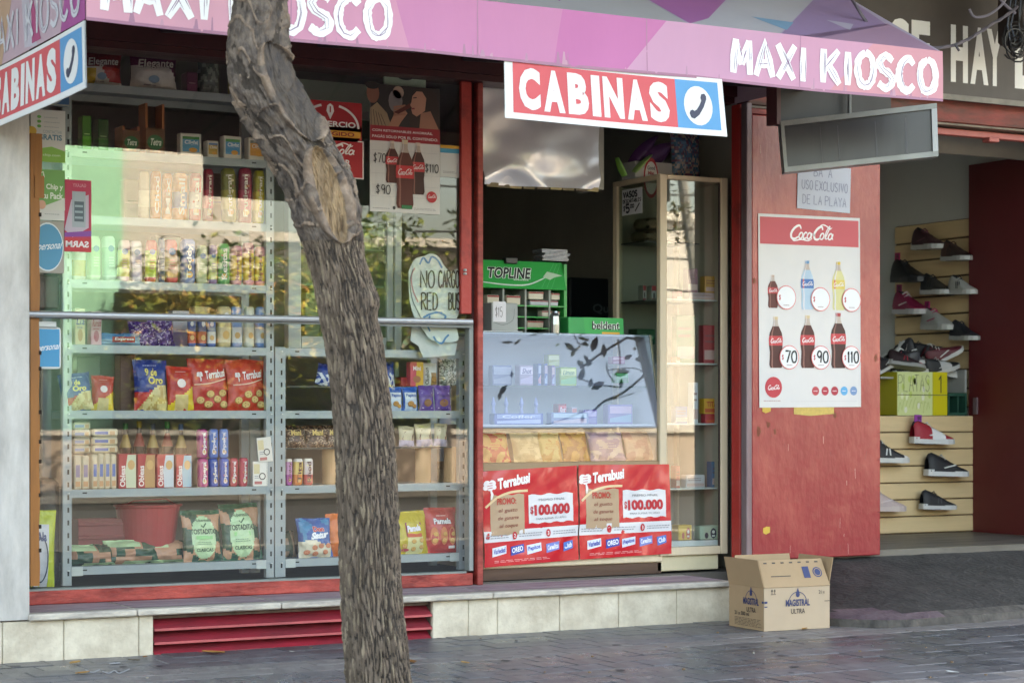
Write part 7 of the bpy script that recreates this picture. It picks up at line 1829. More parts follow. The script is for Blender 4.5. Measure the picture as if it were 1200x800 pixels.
b = MB(); xa_, xb_ = X(1111, yl + .05), X(1133, yl + .05); M_gc = mat('green_crate', '1E4A3C', .5)
for (a0, a1, c0, c1) in ((xa_, xb_, bxz, bxz + .02), (xa_, xb_, bxz + .14, bxz + .163), (xa_, xa_ + .015, bxz + .02, bxz + .14), (xb_ - .015, xb_, bxz + .02, bxz + .14), ((xa_ + xb_) / 2, (xa_ + xb_) / 2 + .012, bxz + .02, bxz + .14)): b.box(a0, a1, yl + .05, yl + .3, c0, c1, M_gc)
tag(b.build('green_crate', loc=((xa_ + xb_) / 2, yl + .05, bxz)), 'dark green open crate under the worn white box', 'crate')
# ---- shoes
def shoe_mesh(up, sole, acc, high=False, kind=0):
    """toe to +x, length 1, origin under the heel"""
    st = [(0, .085, .30, .12), (.03, .12, .36, .15), (.1, .145, .385, .175), (.2, .15, .36, .17), (.3, .148, .33, .15), (.4, .15, .30, .15), (.5, .155, .262, .155), (.6, .165, .22, .165), (.7, .175, .18, .175), (.8, .172, .15, .172), (.9, .145, .125, .145), (.97, .085, .10, .085), (1.0, .02, .075, .02)]
    if high: st = [(a, w_, (h_ + .16 * max(0, 1 - a / .42)) if a < .42 else h_, t_) for a, w_, h_, t_ in st]
    b = MB(); n = 12; i0 = 0
    mu = mat('shoe_' + up, up, .55, var=.12, scale=30, bump=.15); ms = mat('sole_' + sole, sole, .5); ma = mat('shoe_' + acc, acc, .5); mi_ = mat('shoe_inner', '2A2828', .9)
    sz = .075
    for a, w_, h_, t_ in st:
        for k in range(n + 1):
            t = math.pi * k / n
            y = -math.cos(t); e = math.sin(t) ** .55
            yy = y * w_ * (1 - .42 * (h_ > .25) * e * min(1, (h_ - .2) * 5))
            b.v.append(V(a * .99, yy * 1.0, sz + (h_ - sz) * e))
    for j in range(len(st) - 1):
        for k in range(n):
            top_ = 4 <= k <= 7
            m = mi_ if (top_ and st[j][0] < .3) else (ma if (kind == 1 and st[j][0] >= .8) or (kind == 2 and .35 <= st[j][0] < .65 and not top_) or (kind == 3 and st[j][0] < .25) else mu)
            q = j * (n + 1) + k
            b.f.append((q, q + 1, q + n + 2, q + n + 1)); b.m.append(b.mi(m))
    upper = b
    s_ = MB()
    ou = [(-.02, .0), (-.01, .09), (.06, .14), (.2, .15), (.4, .145), (.6, .17), (.75, .185), (.88, .165), (.97, .1), (1.02, .0)]
    pts = ou + [(a, -y) for a, y in ou[::-1][1:-1]]
    lo = [V(a, y, .0 + .03 * max(0, a - .8) * 2) for a, y in pts]; hi = [V(a * .995, y * .97, sz + .012 + (.02 if a < .1 else 0) + .02 * max(0, a - .85)) for a, y in pts]
    s_.face(lo[::-1], ms); s_.face(hi, ms)
    for k in range(len(pts)): s_.face([lo[k], lo[(k + 1) % len(pts)], hi[(k + 1) % len(pts)], hi[k]], ms)
    l = MB(); ml = mat('lace_' + acc, acc, .6)
    for k in range(5):
        a = .33 + .06 * k; h = .335 - .045 * (k - .3) * 1.0
        l.tube([V(a, -.075, h - .035), V(a + .02, 0, h + .006), V(a + .01, .075, h - .035)], .011, ml, 5)
    if kind == 4:
        for q in range(3):
            x = .42 + .07 * q; l.face([V(x, -.152, .11), V(x + .035, -.152, .11), V(x - .02, -.118, .255), V(x - .055, -.118, .255)], ml)
    elif kind in (0, 2, 5):
        l.face([V(.3, -.157, .14), V(.34, -.157, .13), V(.62, -.155, .185), V(.58, -.15, .2), V(.36, -.154, .155)], ml)
    else:
        for q in range(2): l.face([V(.36 + .1 * q, -.155, .12), V(.39 + .1 * q, -.155, .12), V(.42 + .06 * q, -.13, .23), V(.39 + .06 * q, -.13, .23)], ml)
    return upper, s_, l
SH = {}
def shoe(label, pos, rot, L, up, sole, acc, high=False, kind=0, group=None, tagc=None):
    k = (up, sole, acc, high, kind)
    t = thing('sneaker', label, 'shoe', pos, rot, group)
    t.scale = (L, L, L * 1.2)
    if k not in SH:
        u_, s_, l_ = shoe_mesh(*k)
        SH[k] = [('upper', u_.build('upper', t, smooth=True)), ('sole', s_.build('sole', t)), ('laces', l_.build('laces', t))]
    else:
        for nm, o in SH[k]: link_copy(o, t)
    if tagc:
        b = MB(); mt_ = mat('tag_' + tagc, tagc, .6)
        b.box(.03, .2, -.03, -.01, .33, .47, mt_); hand(b, frame((.04, -.031, .35), (1, 0, 0), (0, 0, 1)), '399', .01, .01, .12, .08, .012, ink('2A1028'), 1); b.build('price_tag', t)
    return t
# on the side wall: position from the wall, toe towards the street (-y)
wallshoes = [(1074, 1109, 293, 'maroon and black runner with white sole, topmost on the slat wall', '3A1A22', 'B0B0AC', '6A4048', False, 0, None), (1108, 1141, 306, 'dark brown runner with white sole, upper right on the slat wall', '33221E', 'A8A8A4', '4A3028', False, 3, None), (1050, 1087, 331, 'all black sneaker with a pink tag, left on the slat wall', '161618', '1C1C1E', '222226', False, 1, 'A8285C'),
    (1084, 1117, 345, 'dark grey runner with white sole in the middle of the slat wall', '34322F', 'B0B0AC', '1E1E20', False, 3, None), (1116, 1147, 345, 'white sneaker with three dark stripes on the slat wall', 'ACAAA2', 'B4B4B0', '22242A', False, 4, None), (1052, 1091, 368, 'crimson sneaker with white lettering stripes on the slat wall', '8A1C44', 'B8B4B4', 'C8B8BC', False, 5, '8A2050'),
    (1085, 1121, 386, 'pale grey sneaker with a pink swoosh stripe on the slat wall', 'A4A49E', 'ACACA6', 'B03860', False, 0, 'A82868'), (1118, 1150, 398, 'black sneaker with white sole at the lower right of the slat wall', '1E2026', 'A8A8A4', '2E3036', False, 1, None)]
for u0, u1, v1, lab, up, so_, ac_, hi_, kd, tg in wallshoes:
    pa, pb = PX(u0, v1, xw - .06), PX(min(u1, 1200), v1, xw - .06)
    L = abs(pa.y - pb.y) * .98
    bk_ = MB(); bk_.box(xw - .13, xw - .015, pa.y - .22, pa.y - .08, pa.z - .008, pa.z - .002, mat('clear_bracket', '6A6E70', .2)); bk_.box(xw - .018, xw - .0145, pa.y - .22, pa.y - .08, pa.z - .002, pa.z + .05, mat('clear_bracket', '6A6E70', .2)); bk_.build('bracket', sw)
    shoe(lab, (xw - .075, pa.y, pa.z), (0, math.radians(3), math.radians(-90 - 8)), min(L * 1.12, .4), up, so_, ac_, hi_, kd, 'sneakers on the slat wall', tg)
low = [(1014, 1072, 541, 'black high top canvas shoe with white laces, half behind the red door', '17171B', 'C0C0BC', 'CCCCC8', True, 1, 'A03890'), (1068, 1119, 519, 'red, white and navy sneaker with purple tag on the low slat front', 'A01C2C', 'C4C4C2', 'D0D0D0', False, 2, '8C2C8C'), (1085, 1131, 557, 'black skate shoe with thick white sole on the low slat front', '18181B', 'C8C8C6', 'BEBEBC', False, 0, None), (1079, 1117, 596, 'black runner with white sole at the bottom of the low slat front', '1A1A1D', 'BCBCBA', '3A3A3E', False, 1, None), (1010, 1064, 598, 'pale pink sneaker half behind the red door', 'B4A09C', 'B8A8A2', 'C4B4B0', False, 0, None)]
for u0, u1, v1, lab, up, so_, ac_, hi_, kd, tg in low:
    pa, pb = P(u0, v1, yl - .06), P(u1, v1, yl - .06)
    bk_ = MB(); bk_.box(pa.x + .08, pa.x + .22, yl - .12, yl - .001, pa.z - .008, pa.z - .002, mat('clear_bracket', '6A6E70', .2)); bk_.build('bracket', lw)
    shoe(lab, (pa.x, yl - .065, pa.z), (0, math.radians(2), math.radians(-4)), min(.36, pb.x - pa.x), up, so_, ac_, hi_, kd, 'sneakers on the low slat front', tg)
cols = [('17171A', 'B8B8B4', 'A8A8A6'), ('2A1A1C', '8A8A86', '8A2430'), ('1E2026', 'C0C0BC', '5A5A60'), ('141416', '1E1E20', '3A3A3E'), ('5A1A24', 'BEBEBA', 'C0C0BC'), ('B8B8B4', 'C8C8C4', 'A03040')]
pile = [(1036, 432, 0, .25, 'in the lower left corner of the shoe pile'), (1046, 432, .12, 1.2, 'pointing left in the shoe pile'), (1056, 433, .06, -.3, 'white soled, low in the middle left of the shoe pile'), (1066, 433, .1, .5, 'behind the white soled one in the shoe pile'), (1077, 433, .04, .1, 'in the middle of the shoe pile'), (1087, 432, .12, 2.6, 'turned away in the shoe pile'), (1096, 433, .03, -.2, 'low at the right of the shoe pile'), (1040, 410, .14, 1.9, 'standing up at the top left of the shoe pile'), (1060, 415, .16, .3, 'on top of the left half of the shoe pile'), (1078, 413, .18, -.1, 'topmost in the middle of the shoe pile'), (1092, 416, .12, .6, 'on top of the right half of the shoe pile'), (1106, 430, .05, .2, 'at the far right end of the shoe pile'), (1034, 420, .02, 1.0, 'sole outward at the left edge of the shoe pile'), (1051, 420, .0, -.4, 'across the front left of the shoe pile'), (1070, 421, -.01, .3, 'lying across the front middle of the shoe pile'), (1084, 422, .0, 2.9, 'toe left at the front right of the shoe pile'), (1100, 421, .08, -.5, 'tilted on the right shoulder of the shoe pile'), (1066, 405, .12, 1.4, 'on end at the very top of the shoe pile'), (1085, 405, .1, 2.2, 'at the top right of the shoe pile')]
for k, (u, v, dyy, rz, lab) in enumerate(pile):
    c = cols[k % 6]; p = P(u, v, yl + .12 + dyy)
    nm = ('black', 'dark brown', 'navy black', 'all black', 'wine red', 'white')[k % 6]
    shoe('%s sneaker %s' % (nm, lab), (p.x - .1, yl + .1 + dyy, bxz + .28 + max(0, (433 - v)) / 165.0), (random.uniform(-.6, .6), random.uniform(-.5, .3), rz), .28, *c, False, k % 4, 'sneakers in the pile')
b = MB(); b.rbox(X(1032, yl + .06), X(1110, yl + .06), yl + .06, yl + .34, bxz + .262, bxz + .275, mat('box_lid', 'A8A8A0', .6), .004); tag(b.build('box_lid', loc=(X(1080, yl), yl + .2, bxz + .262)), 'flat lid carrying the shoe pile on the sale box', 'lid')
# dark red inner door
xd = 10.29
rd = thing('dark_red_door', 'dark red metal door opened inward at the right of the shoe shop', 'door', (xd, 1.0, fz))
yA = PX(1139, 400, xd).y
b = MB(); b.box(xd - .03, xd + .02, .45, yA, fz - .01, Z(1139, 194, yA), mat('dark_red_leaf', '5A1418', .5, var=.1, scale=3)); b.build('leaf', rd)
b = MB(); b.box(xd - .045, xd - .031, yA - .1, yA - .06, 1.2, 1.32, M_doorframe); b.build('handle', rd)
# ---- PASE HAY sign
sy = .2
hsn = thing('shop_sign', 'grey brown shop sign board with tall white letters PASE HAY L', 'sign', (9, sy, 3.2))
M_sb = mat('sign_board_brown', '544C47', .5, scale=1.2, col2='443D39', var=.1, bump=.05)
zs0, zs1 = Z(1150, 119, sy), Z(1150, -22, sy) 
sx0, sx1 = 6.2, 12.5
b = MB(); b.box(sx0, sx1, sy, sy + .06, zs0, zs1, M_sb); b.build('board', hsn)
b = MB(); b.box(sx0, sx1, sy - .012, sy - .001, zs0 - .01, zs0 + .025, mat('sign_lower_edge', '8A857C', .6, var=.3, scale=9)); b.build('lower_trim', hsn)
b = MB(); z_ = Z(1130, 12, sy); b.box(X(1040, sy), sx1, sy - .05, sy - .001, zs1 - .0, zs1 + .05, mat('sign_top_trim', '9A8C74', .6, var=.3)); b.build('upper_trim', hsn)
b = MB(); M_let = mat('letter_white', 'EAEAE6', .5)
sf = fronty(0, sy, 0)
for s_, u0, u1 in (('P', 990, 1012), ('A', 1016, 1040), ('S', 1042, 1066), ('E', 1068, 1090), ('H', 1114, 1134), ('A', 1137, 1158), ('Y', 1156, 1175), ('L', 1189, 1212)):
    x0_, x1_ = X(u0, sy), X(u1, sy); um = (1114 + 1134) / 2
    zb_, zt2 = Z(1124, 97, sy), Z(1124, 30, sy)
    text(b, sf, s_, x0_, zb_, x1_ - x0_, zt2 - zb_, M_let, 3, .05)
b.build('lettering', hsn)
b = MB(); b.box(8.0, 12.5, .02, .3, zs1 + .06, zs1 + .1, mat('eave_wood', '8A7A60', .7, var=.2)); b.box(8.0, 12.5, .05, .3, zs1 + .1, 4.6, mat('dark_green_fascia', '1E2A22', .7)); b.build('eave', hsn)
# cables
M_cab = mat('grey_cable', '5A5660', .6)
yc = -1.25
b = MB(); pts = smooth_pts([(985, -22), (1000, 2), (1016, 27), (1030, 42), (1052, 53), (1080, 56), (1110, 55), (1135, 46), (1160, 30), (1180, 18), (1192, 8)])
b.tube([P(u, v, yc + (u - 985) * .0042) for u, v in pts], .009, M_cab, 7)
b.tube([P(u, v + 1.5 * math.sin(u * .35), yc - .012 + (u - 985) * .0042) for u, v in pts], .006, M_cab, 6)
for u, v in ((1016, 29), (1053, 55), (1119, 54), (1121, 57)): b.tube([P(u, v - 2, yc - .02 + (u - 985) * .0042), P(u + 3, v + 3, yc - .03 + (u - 985) * .0042)], .007, M_cab, 5)
tag(b.build('sagging_cable', loc=P(1080, 56, yc)), 'grey cable sagging across the awning corner and the shop sign', 'cable')
b = MB(); M_blk = mat('black_wire', '141416', .45); yw = -.35
random.seed(9)
for k in range(12):
    c = (1190 + random.uniform(-5, 6), 48 + random.uniform(-8, 10)); r = random.uniform(9, 18); ph = random.uniform(0, 6)
    b.tube([P(c[0] + r * .8 * math.cos(ph + t * .45), c[1] + r * math.sin(ph + t * .45), yw + .02 * k * .3) for t in range(random.randint(9, 15))], .006, M_blk, 5)
for k in range(9):
    u = 1180 + k * 3; b.tube([P(u + 4, -25, yw), P(u + 1, 5, yw - .02), P(u + random.uniform(-6, 3), 30, yw), P(u + random.uniform(-4, 4), 48, yw + .02)], .005, mat('blue_grey_wire', '4A5464', .5) if k % 2 else M_blk, 5)
tag(b.build('wire_bundle', loc=P(1190, 45, yw)), 'tangle of black wire loops hanging at the upper right corner', 'wires')
b = MB(); b.rbox(P(1193, 20, yw + .1).x, P(1193, 20, yw + .1).x + .3, yw + .08, yw + .3, Z(1195, 44, yw), Z(1195, -40, yw), mat('dark_brown_box', '2A201C', .6), .02); tag(b.build('junction_box', loc=P(1200, 20, yw + .1)), 'dark brown junction box behind the wire loops at the picture edge', 'box')
for (pts, r, lab) in (([(1136, 11), (1142, 20), (1158, 18), (1172, 8), (1178, 0)], .008, 'short grey cable stub hooked beside the wire bundle'), ([(1160, -18), (1176, 4), (1190, 16)], .009, 'pale grey cable crossing down to the wire bundle')):
    b = MB(); b.tube([P(u, v, yw - .05) for u, v in smooth_pts(pts, 4)], r, mat('pale_cable', '7A7684', .5), 7); tag(b.build('cable', loc=P(*pts[1], yw - .05)), lab, 'cable')

# ============================================================ CONCRETE RAMP
M_conc = mat('dark_concrete', '3E3B39', .75, scale=5, col2='232120', bump=.6, bscale=30, detail=9)
M_conc2 = mat('stained_concrete', '6A5A5E', .7, scale=6, col2='4C3C44', bump=.6, bscale=30, detail=9)
M_lip2 = mat('worn_concrete_lip', '5C5650', .8, scale=8, col2='3A3633', bump=.5, bscale=30)
fe = [(7.235, -.12), (7.26, -.5), (7.5, -.78), (8.0, -.80), (8.6, -.74), (9.3, -.66), (10.2, -.55), (12.5, -.38)]
fe = smooth_pts(fe, 6)
b = MB(); NV = 14
idx = []
for i, (x, y) in enumerate(fe):
    ytop = .33
    row = []
    tl_ = min(1, max(0, (x - 7.0) / .9))
    for j in range(NV + 1):
        q = j / NV
        yy = y + (ytop - y) * q
        z = .05 + .262 * (q ** .9) * (.25 + .75 * tl_) + .006 * noise.noise(Vector((x * 6, yy * 6, 0))) + .003 * noise.noise(Vector((x * 21, yy * 21, 0)))
        if j == 0: z = .045
        row.append(V(x, yy + .02 * noise.noise(Vector((x * 4, 0, 1))) * (j == 0), z))
    idx.append(row)
for i in range(len(fe) - 1):
    for j in range(NV):
        c = (idx[i][j] + idx[i + 1][j + 1]) / 2
        edge = noise.noise(Vector((c.x * 3, c.y * 3, 4))) * .12
        st = (c.x - 7.0) * .62 + (c.y + .85) * 1.2 + edge < .62
        b.face([idx[i][j], idx[i + 1][j], idx[i + 1][j + 1], idx[i][j + 1]], M_conc2 if st else (M_lip2 if j == 0 else M_conc))
    p, q = idx[i][0], idx[i + 1][0]
    b.face([V(p.x, p.y - .01, -.02), V(q.x, q.y - .01, -.02), q, p], M_lip2)
for j in range(NV): 
    p, q = idx[0][j], idx[0][j + 1]; b.face([V(q.x, q.y, -.02), V(p.x, p.y, -.02), p, q], M_conc2)
rampo = struct(b.build('ramp'))
b = MB(); b.box(7.32, 10.3, .335, .36, .2, fz + .002, mat('step_edge', '7A7264', .6, var=.2)); struct(b.build('threshold'))
# ============================================================ CARDBOARD BOX
M_card = mat('cardboard', 'A88C6C', .8, var=.06, scale=5, bump=.05)
M_cardf = mat('cardboard_pale', 'B59F86', .8, var=.05, scale=5)
M_cardi = mat('cardboard_inner', '9A8060', .85, var=.06)
c0 = PZ(895.5, 740, 0); cw = .435; cdp = .36; ch = 50.5 / (FPX / (c0 - CAM).dot(FWD))
yaw = math.radians(-3)
cb = thing('cardboard_box', 'open cardboard box printed MAGISTRAL ULTRA on the pavement by the red door', 'box', (c0.x, c0.y, .003), (0, 0, yaw))
b = MB(); t_ = .005
b.box(0, cw, 0, t_, 0, ch, M_cardf); b.build('front_panel', cb)
b = MB(); b.box(0, t_, t_ + .0005, cdp - t_, 0, ch, M_card); b.build('left_panel', cb)
b = MB(); b.box(cw - t_, cw, t_ + .0005, cdp - t_, 0, ch, M_card); b.build('right_panel', cb); b = MB(); b.box(0, cw, cdp - t_, cdp, 0, ch, M_card); b.build('back_panel', cb); b = MB(); b.box(t_, cw - t_, t_, cdp - t_, .0, .006, M_cardi); b.build('bottom', cb)
def flap(nm, p0, p1, out, up_, l, m):
    b = MB(); d = (V(*out) * math.cos(up_) + V(0, 0, 1) * math.sin(up_)) * l
    a, c = V(*p0), V(*p1); n_ = (c - a).cross(d).normalized() * .004
    e = (c - a) * .02
    q = [a, c, c + d - e, a + d + e]; r = [x + n_ for x in q]
    b.face(q, m); b.face(r[::-1], m)
    for k in range(4): b.face([q[k], r[k], r[(k + 1) % 4], q[(k + 1) % 4]], m)
    b.build(nm, cb)
    return frame(a + n_ * 1.1, c - a, d), (c - a).length, l
ff, fl_w, fl_l = flap('front_flap', (.0, -.001, ch), (cw, -.001, ch), (0, 1, 0), math.radians(62), .165, M_card)
flap('left_flap', (.002, cdp, ch), (.002, 0, ch), (-1, 0, 0), math.radians(76), .16, M_card)
flap('back_flap', (cw, cdp, ch), (0.05, cdp, ch), (0, 1, 0), math.radians(78), .16, M_card)
flap('right_flap', (cw, .01, ch), (cw, cdp, ch), (1, 0, 0), math.radians(78), .16, M_card)
b = MB(); f_ = frame((0, -.001, 0), (1, 0, 0), (0, 0, 1)); g = frame((-.001, cdp, 0), (0, -1, 0), (0, 0, 1)); nv = ink('2A3560'); nk = ink('3A3430')
def mag(mb, fr, x, y, s):
    ringd(mb, fr, x + .5 * s, y + .2 * s, .38 * s, .025 * s, nv, 2, None, 24, 8, 172)
    poly(mb, fr, [(x + .5 * s, y + .72 * s), (x + .42 * s, y + .5 * s), (x + .43 * s, y + .42 * s), (x + .5 * s, y + .38 * s), (x + .57 * s, y + .42 * s), (x + .58 * s, y + .5 * s)], nv, 3)
    text(mb, fr, 'MAGISTRAL', x, y + .08 * s, s, .24 * s, nv, 3, .03); text(mb, fr, 'ULTRA', x + .22 * s, y - .18 * s, .58 * s, .17 * s, nk, 3, .01)
mag(b, f_, .14, ch * .5, .16); mag(b, g, .15, ch * .52, .16)
for fr_2, w_ in ((f_, cw),):
    text(b, fr_2, '21 x', .36, ch * .82, .04, .02, nk, 2); scribble(b, fr_2, .4, ch * .62, .035, .012, nk, 1, 2)
    for q in (0, 1): stroke(b, fr_2, [(.05 + .018 * q, ch * .86), (.05 + .018 * q, ch * .94)], .004, nk, 2); poly(b, fr_2, [(.043 + .018 * q, ch * .92), (.057 + .018 * q, ch * .92), (.05 + .018 * q, ch * .97)], nk, 2)
    rect(b, fr_2, .042, ch * .84, .034, .003, nk, 2)
text(b, g, '21 x 500 ml', .06, ch * .3, .15, .022, nk, 2, .02); scribble(b, g, .06, ch * .06, .28, ch * .2, nk, 6, 2, .3)
rect(b, f_, 0, ch * .64, .02, .012, nv, 2); rect(b, f_, 0, ch * .55, .02, .006, nv, 2); rect(b, g, cdp - .02, ch * .64, .02, .012, nv, 2)
rect(b, ff, fl_w * .14, fl_l * .38, fl_w * .3, .005, nk, 2); rect(b, ff, fl_w * .64, fl_l * .3, fl_w * .1, fl_l * .42, nv, 2); disc(b, ff, fl_w * .86, fl_l * .5, fl_w * .07, nv, 2); ringd(b, ff, fl_w * .86, fl_l * .5, fl_w * .055, .004, M_card, 3)
for k in range(7): rect(b, ff, fl_w * (.08 + .13 * k), fl_l * .86, fl_w * .05, .008, nk, 2)
b.build('print', cb)
# ============================================================ LITTER
random.seed(77)
M_dl = [mat('dry_leaf_%d' % i, h, .7, var=.2, scale=60) for i, h in enumerate(('A87A3C', '8A5A2C', 'B08A50', '5A4A30'))]
for k, (u, v, s_, lab) in enumerate(((250, 765, .06, 'curled dry orange leaf on the paving under the red vent'), (170, 770, .025, 'pale twig scrap on the paving left of the curled leaf'), (88, 777, .045, 'yellowish leaf against the tiled base near the pillar'), (157, 774, .03, 'small brown leaf on the paving below the tiled base'), (97, 789, .04, 'dull brown leaf near the bottom edge of the paving'), (482, 776, .05, 'pale leaf lying just right of the trunk'), (545, 777, .035, 'thin pale leaf in the paving right of the trunk'), (342, 764, .02, 'tiny white crumb on the paving left of the trunk'), (943, 737, .03, 'yellow leaf scrap beside the cardboard box'), (1116, 788, .035, 'white paper scrap at the lower right of the paving'))):
    p = PZ(u, v, .004); a = random.uniform(0, 3); b = MB(); m = M_dl[k % 4] if 'white' not in lab else mat('white_scrap', 'B8B8B4', .7)
    d = V(math.cos(a), math.sin(a), 0); w_ = V(-d.y, d.x, 0)
    def lf(q, t, p=p, d=d, w_=w_, s_=s_): return p + d * ((t - .5) * 2 * s_) + w_ * ((q - .5) * 1.1 * s_ * math.sin(math.pi * min(.97, max(.05, t)))) + V(0, 0, .004 + .4 * s_ * (q - .5) ** 2 + .18 * s_ * (t - .4) ** 2)
    b.grid(lf, 4, 6, m)
    tag(b.build('dry_leaf' if 'scrap' not in lab and 'crumb' not in lab else 'litter_scrap', loc=p), lab, 'leaf' if 'leaf' in lab else 'litter', 'litter on the paving')
b = MB()
for k in range(56):
    p = PZ(random.uniform(10, 1190), random.uniform(736, 798) if k % 2 else random.uniform(734, 775), .003)
    if p.x > 7.2 and p.y > -.85: continue
    r_ = random.uniform(.002, .006); b.box(p.x - r_, p.x + r_, p.y - r_, p.y + r_ * .8, .001, .002 + r_, random.choice((mat('grit_pale', '8A847A', .9), mat('grit_grey', '5E5C5A', .9), mat('grit_tan', '7A6248', .9))))
struct(b.build('grit'), 'stuff')
b = MB()
for k in range(34):
    p = PZ(random.uniform(10, 1190), random.uniform(745, 798), .0035)
    if p.x > 7.2 and p.y > -.85: continue
    r_ = random.uniform(.012, .028); b.face([V(p.x + r_ * random.uniform(.8, 1.2) * math.cos(i * .7), p.y + r_ * random.uniform(.8, 1.2) * math.sin(i * .7), .0035) for i in range(9)], mat('gum_spot', '46454A', .6))
struct(b.build('gum_spots'), 'stuff')
b = MB()
for pts in ([(100, 784), (108, 787), (117, 784)], [(120, 786), (128, 788), (134, 785), (140, 788), (152, 783)], [(128, 777), (141, 776)]): stroke(b, lambda a, c, k=0: PZ(a, c, .0045), smooth_pts(pts), 1.3, ink('A8AAB0'), 0)
tag(b.build('paint_scribble', loc=PZ(125, 785, .0045)), 'faint white painted squiggle on the paving below the tiled base', 'paint mark')

t = thing('leaning_pole', 'grey pole leaning across the street, seen only in the cabinet glass', 'pole', (0, -20, 0))
def RC0(u, v, Y):
    d = ray(u, v); t1 = (.518 - CAM.y) / d.y; tt = t1 + (.518 - Y) / d.y; return V(CAM.x + tt * d.x, Y, CAM.z + tt * d.z)
pa_, pb_ = RC0(797, 190, -20), RC0(832, 470, -20); t.location = (pb_.x, -20, 0)
b = MB(); pd_ = (pb_ - pa_).normalized(); b.tube([pa_ - pd_ * 3, pb_ + pd_ * (pb_.z / abs(pd_.z))], .09, mat('pole_grey', '7A7A78', .6), 8); b.build('shaft', t)
b = MB()
for v0_, v1_ in ((225, 232), (270, 268), (300, 306), (338, 344)): a_, c_ = RC0(700, v0_, -18), RC0(900, v1_, -18); b.tube([a_ + (a_ - c_), a_, c_, c_ + (c_ - a_)], .018, mat('line_black', '2A2A2C', .6), 5)
tag(b.build('overhead_wires', loc=(pb_.x, -18, 4)), 'black overhead wires strung along the far side of the street', 'wires')
# ============================================================ SECOND STREET TREE (out of frame; its twigs show in the showcase glass)
random.seed(13)
t2 = thing('street_tree', 'street tree beyond the right edge of the picture whose twigs reflect in the glass', 'tree', (12.6, -5.2, 0))
b = MB(); b.tube([(12.6, -5.2, -.05), (12.55, -5.15, 1.4), (12.4, -5.0, 2.8), (12.35, -4.9, 4.2)], [.15, .12, .1, .07], M_bark2, 10)
def RS(u, v, L):
    nrm = V(0, -al.z, al.y); o = V(xL, .52, z_s)
    p = PP(u, v, o, nrm); d = (p - CAM).normalized(); r = d - nrm * (2 * d.dot(nrm)); return p + r * L
b2 = MB(); tw = MB(); M_twig = mat('twig', '3A302A', .8)
LD = [mat('leaf_dark_%d' % i, h, .5) for i, h in enumerate(('3A4A28', '4A5630', '6A5238', '2E3C22'))]
def twig(pts, L0, L1, r):
    n = len(pts); q = [RS(u, v, L0 + (L1 - L0) * i / (n - 1)) for i, (u, v) in enumerate(pts)]
    tw.tube(smooth_pts([tuple(x) for x in q], 4), r, M_twig, 6); return q
q0 = twig([(790, 410), (770, 424), (755, 438), (738, 452), (724, 462), (708, 468), (695, 480)], 5.4, 6.0, .011)
q1 = twig([(735, 394), (718, 404), (700, 416), (680, 430)], 5.6, 6.0, .010)
q2 = twig([(728, 452), (712, 450), (694, 447), (676, 440)], 5.8, 6.1, .007)
twig([(757, 436), (745, 430), (728, 430), (712, 432)], 5.6, 5.8, .005); twig([(724, 396), (726, 412), (727, 425)], 5.7, 5.8, .007); twig([(711, 423), (712, 434), (720, 446)], 5.7, 5.8, .005)
twig([(708, 468), (726, 464), (744, 458)], 5.9, 5.8, .004); twig([(640, 495), (662, 489), (690, 478)], 6.2, 6.0, .004); twig([(672, 388), (680, 402), (690, 395)], 5.8, 5.9, .006)
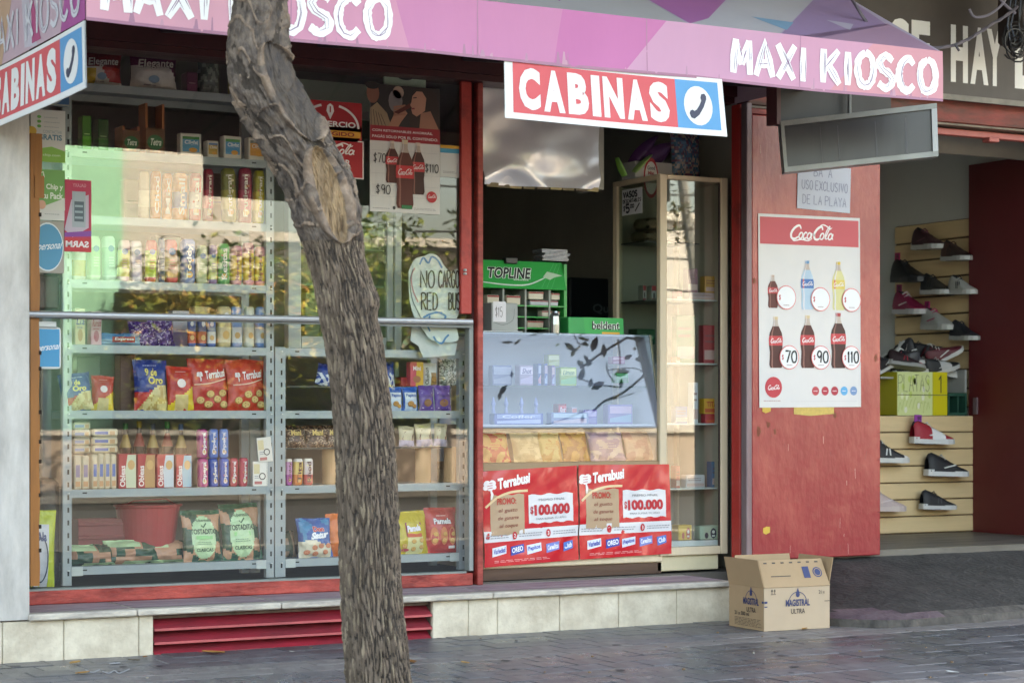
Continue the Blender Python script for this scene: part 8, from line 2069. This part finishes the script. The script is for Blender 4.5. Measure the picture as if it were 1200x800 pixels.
for u, v, s_, a in ((697, 402, .17, 1.2), (708, 410, .14, 1.6), (668, 405, .13, 2.5), (672, 412, .1, 1.1), (736, 417, .1, .4), (751, 419, .13, 0.05), (728, 435, .17, .2), (728, 447, .1, 1.5), (690, 425, .09, .3), (682, 437, .14, 1.2), (700, 450, .16, .5), (692, 447, .1, 1.3), (683, 489, .09, 1.4), (590, 455, .12, .9), (586, 462, .09, 1.3), (688, 420, .1, 2.2)):
    s_ *= .72; c = RS(u, v, 5.85); e1 = (RS(u + 1, v, 5.85) - c).normalized(); e2 = (RS(u, v - 1, 5.85) - c).normalized()
    d = e1 * math.cos(a) + e2 * math.sin(a); w_ = e2 * math.cos(a) - e1 * math.sin(a); m = random.choice(LD)
    tw.face([c - d * s_ * .6, c - d * s_ * .2 + w_ * s_ * .28, c + d * s_ * .25 + w_ * s_ * .24, c + d * s_ * .7, c + d * s_ * .25 - w_ * s_ * .24, c - d * s_ * .2 - w_ * s_ * .28], m)
def RC(u, v, L):
    p = P(u, v, .518); d = (p - CAM).normalized(); return p + V(d.x, -d.y, d.z) * L
tw.tube([RC(u, v, 4.2) for u, v in ((846, 262), (838, 240), (834, 222), (836, 206))], .005, M_twig, 5)
for u, v, s_, a in ((828, 232, .11, -.9), (822, 243, .13, 3.6), (836, 250, .12, -1.9), (842, 234, .1, .3), (838, 218, .1, 2.5), (833, 280, .1, 2.6), (844, 262, .09, 1.0)):
    c = RC(u, v, 4.2); e1 = (RC(u + 1, v, 4.2) - c).normalized(); e2 = V(0, 0, 1); d = e1 * math.cos(a) + e2 * math.sin(a); w_ = e2 * math.cos(a) - e1 * math.sin(a)
    tw.face([c - d * s_ * .6, c - d * s_ * .1 + w_ * s_ * .2, c + d * s_ * .8, c - d * s_ * .1 - w_ * s_ * .2], LD[1])
yl_ = []
for k in range(60): yl_.append(RC(random.gauss(797, 9), random.gauss(250, 18), 6.0 + random.uniform(-.2, .2)))
leaf_mass(tw, yl_, 2, .02, .035, LEAFY)
for q in (q0, q1): b.tube([V(12.4, -4.95, 3.4 + .3 * (q is q1)), V(12.4, -4.95, 3.4).lerp(q[0], .6) + V(0, 0, .3), q[0]], [.03, .018, .011], M_bark2, 7)
b.build('trunk', t2); tw.build('twigs', t2)
lv = []; b = MB()
for k in range(4): limb(b, V(12.35, -4.9, 3.8 + .2 * k), V(math.cos(k * 1.6), math.sin(k * 1.6) - .3, .9), 1.6, .06, 2, lv)
b.build('limbs', t2); b = MB(); leaf_mass(b, lv, 4, .25, .06, LEAF); struct(b.build('crown', t2), 'stuff')
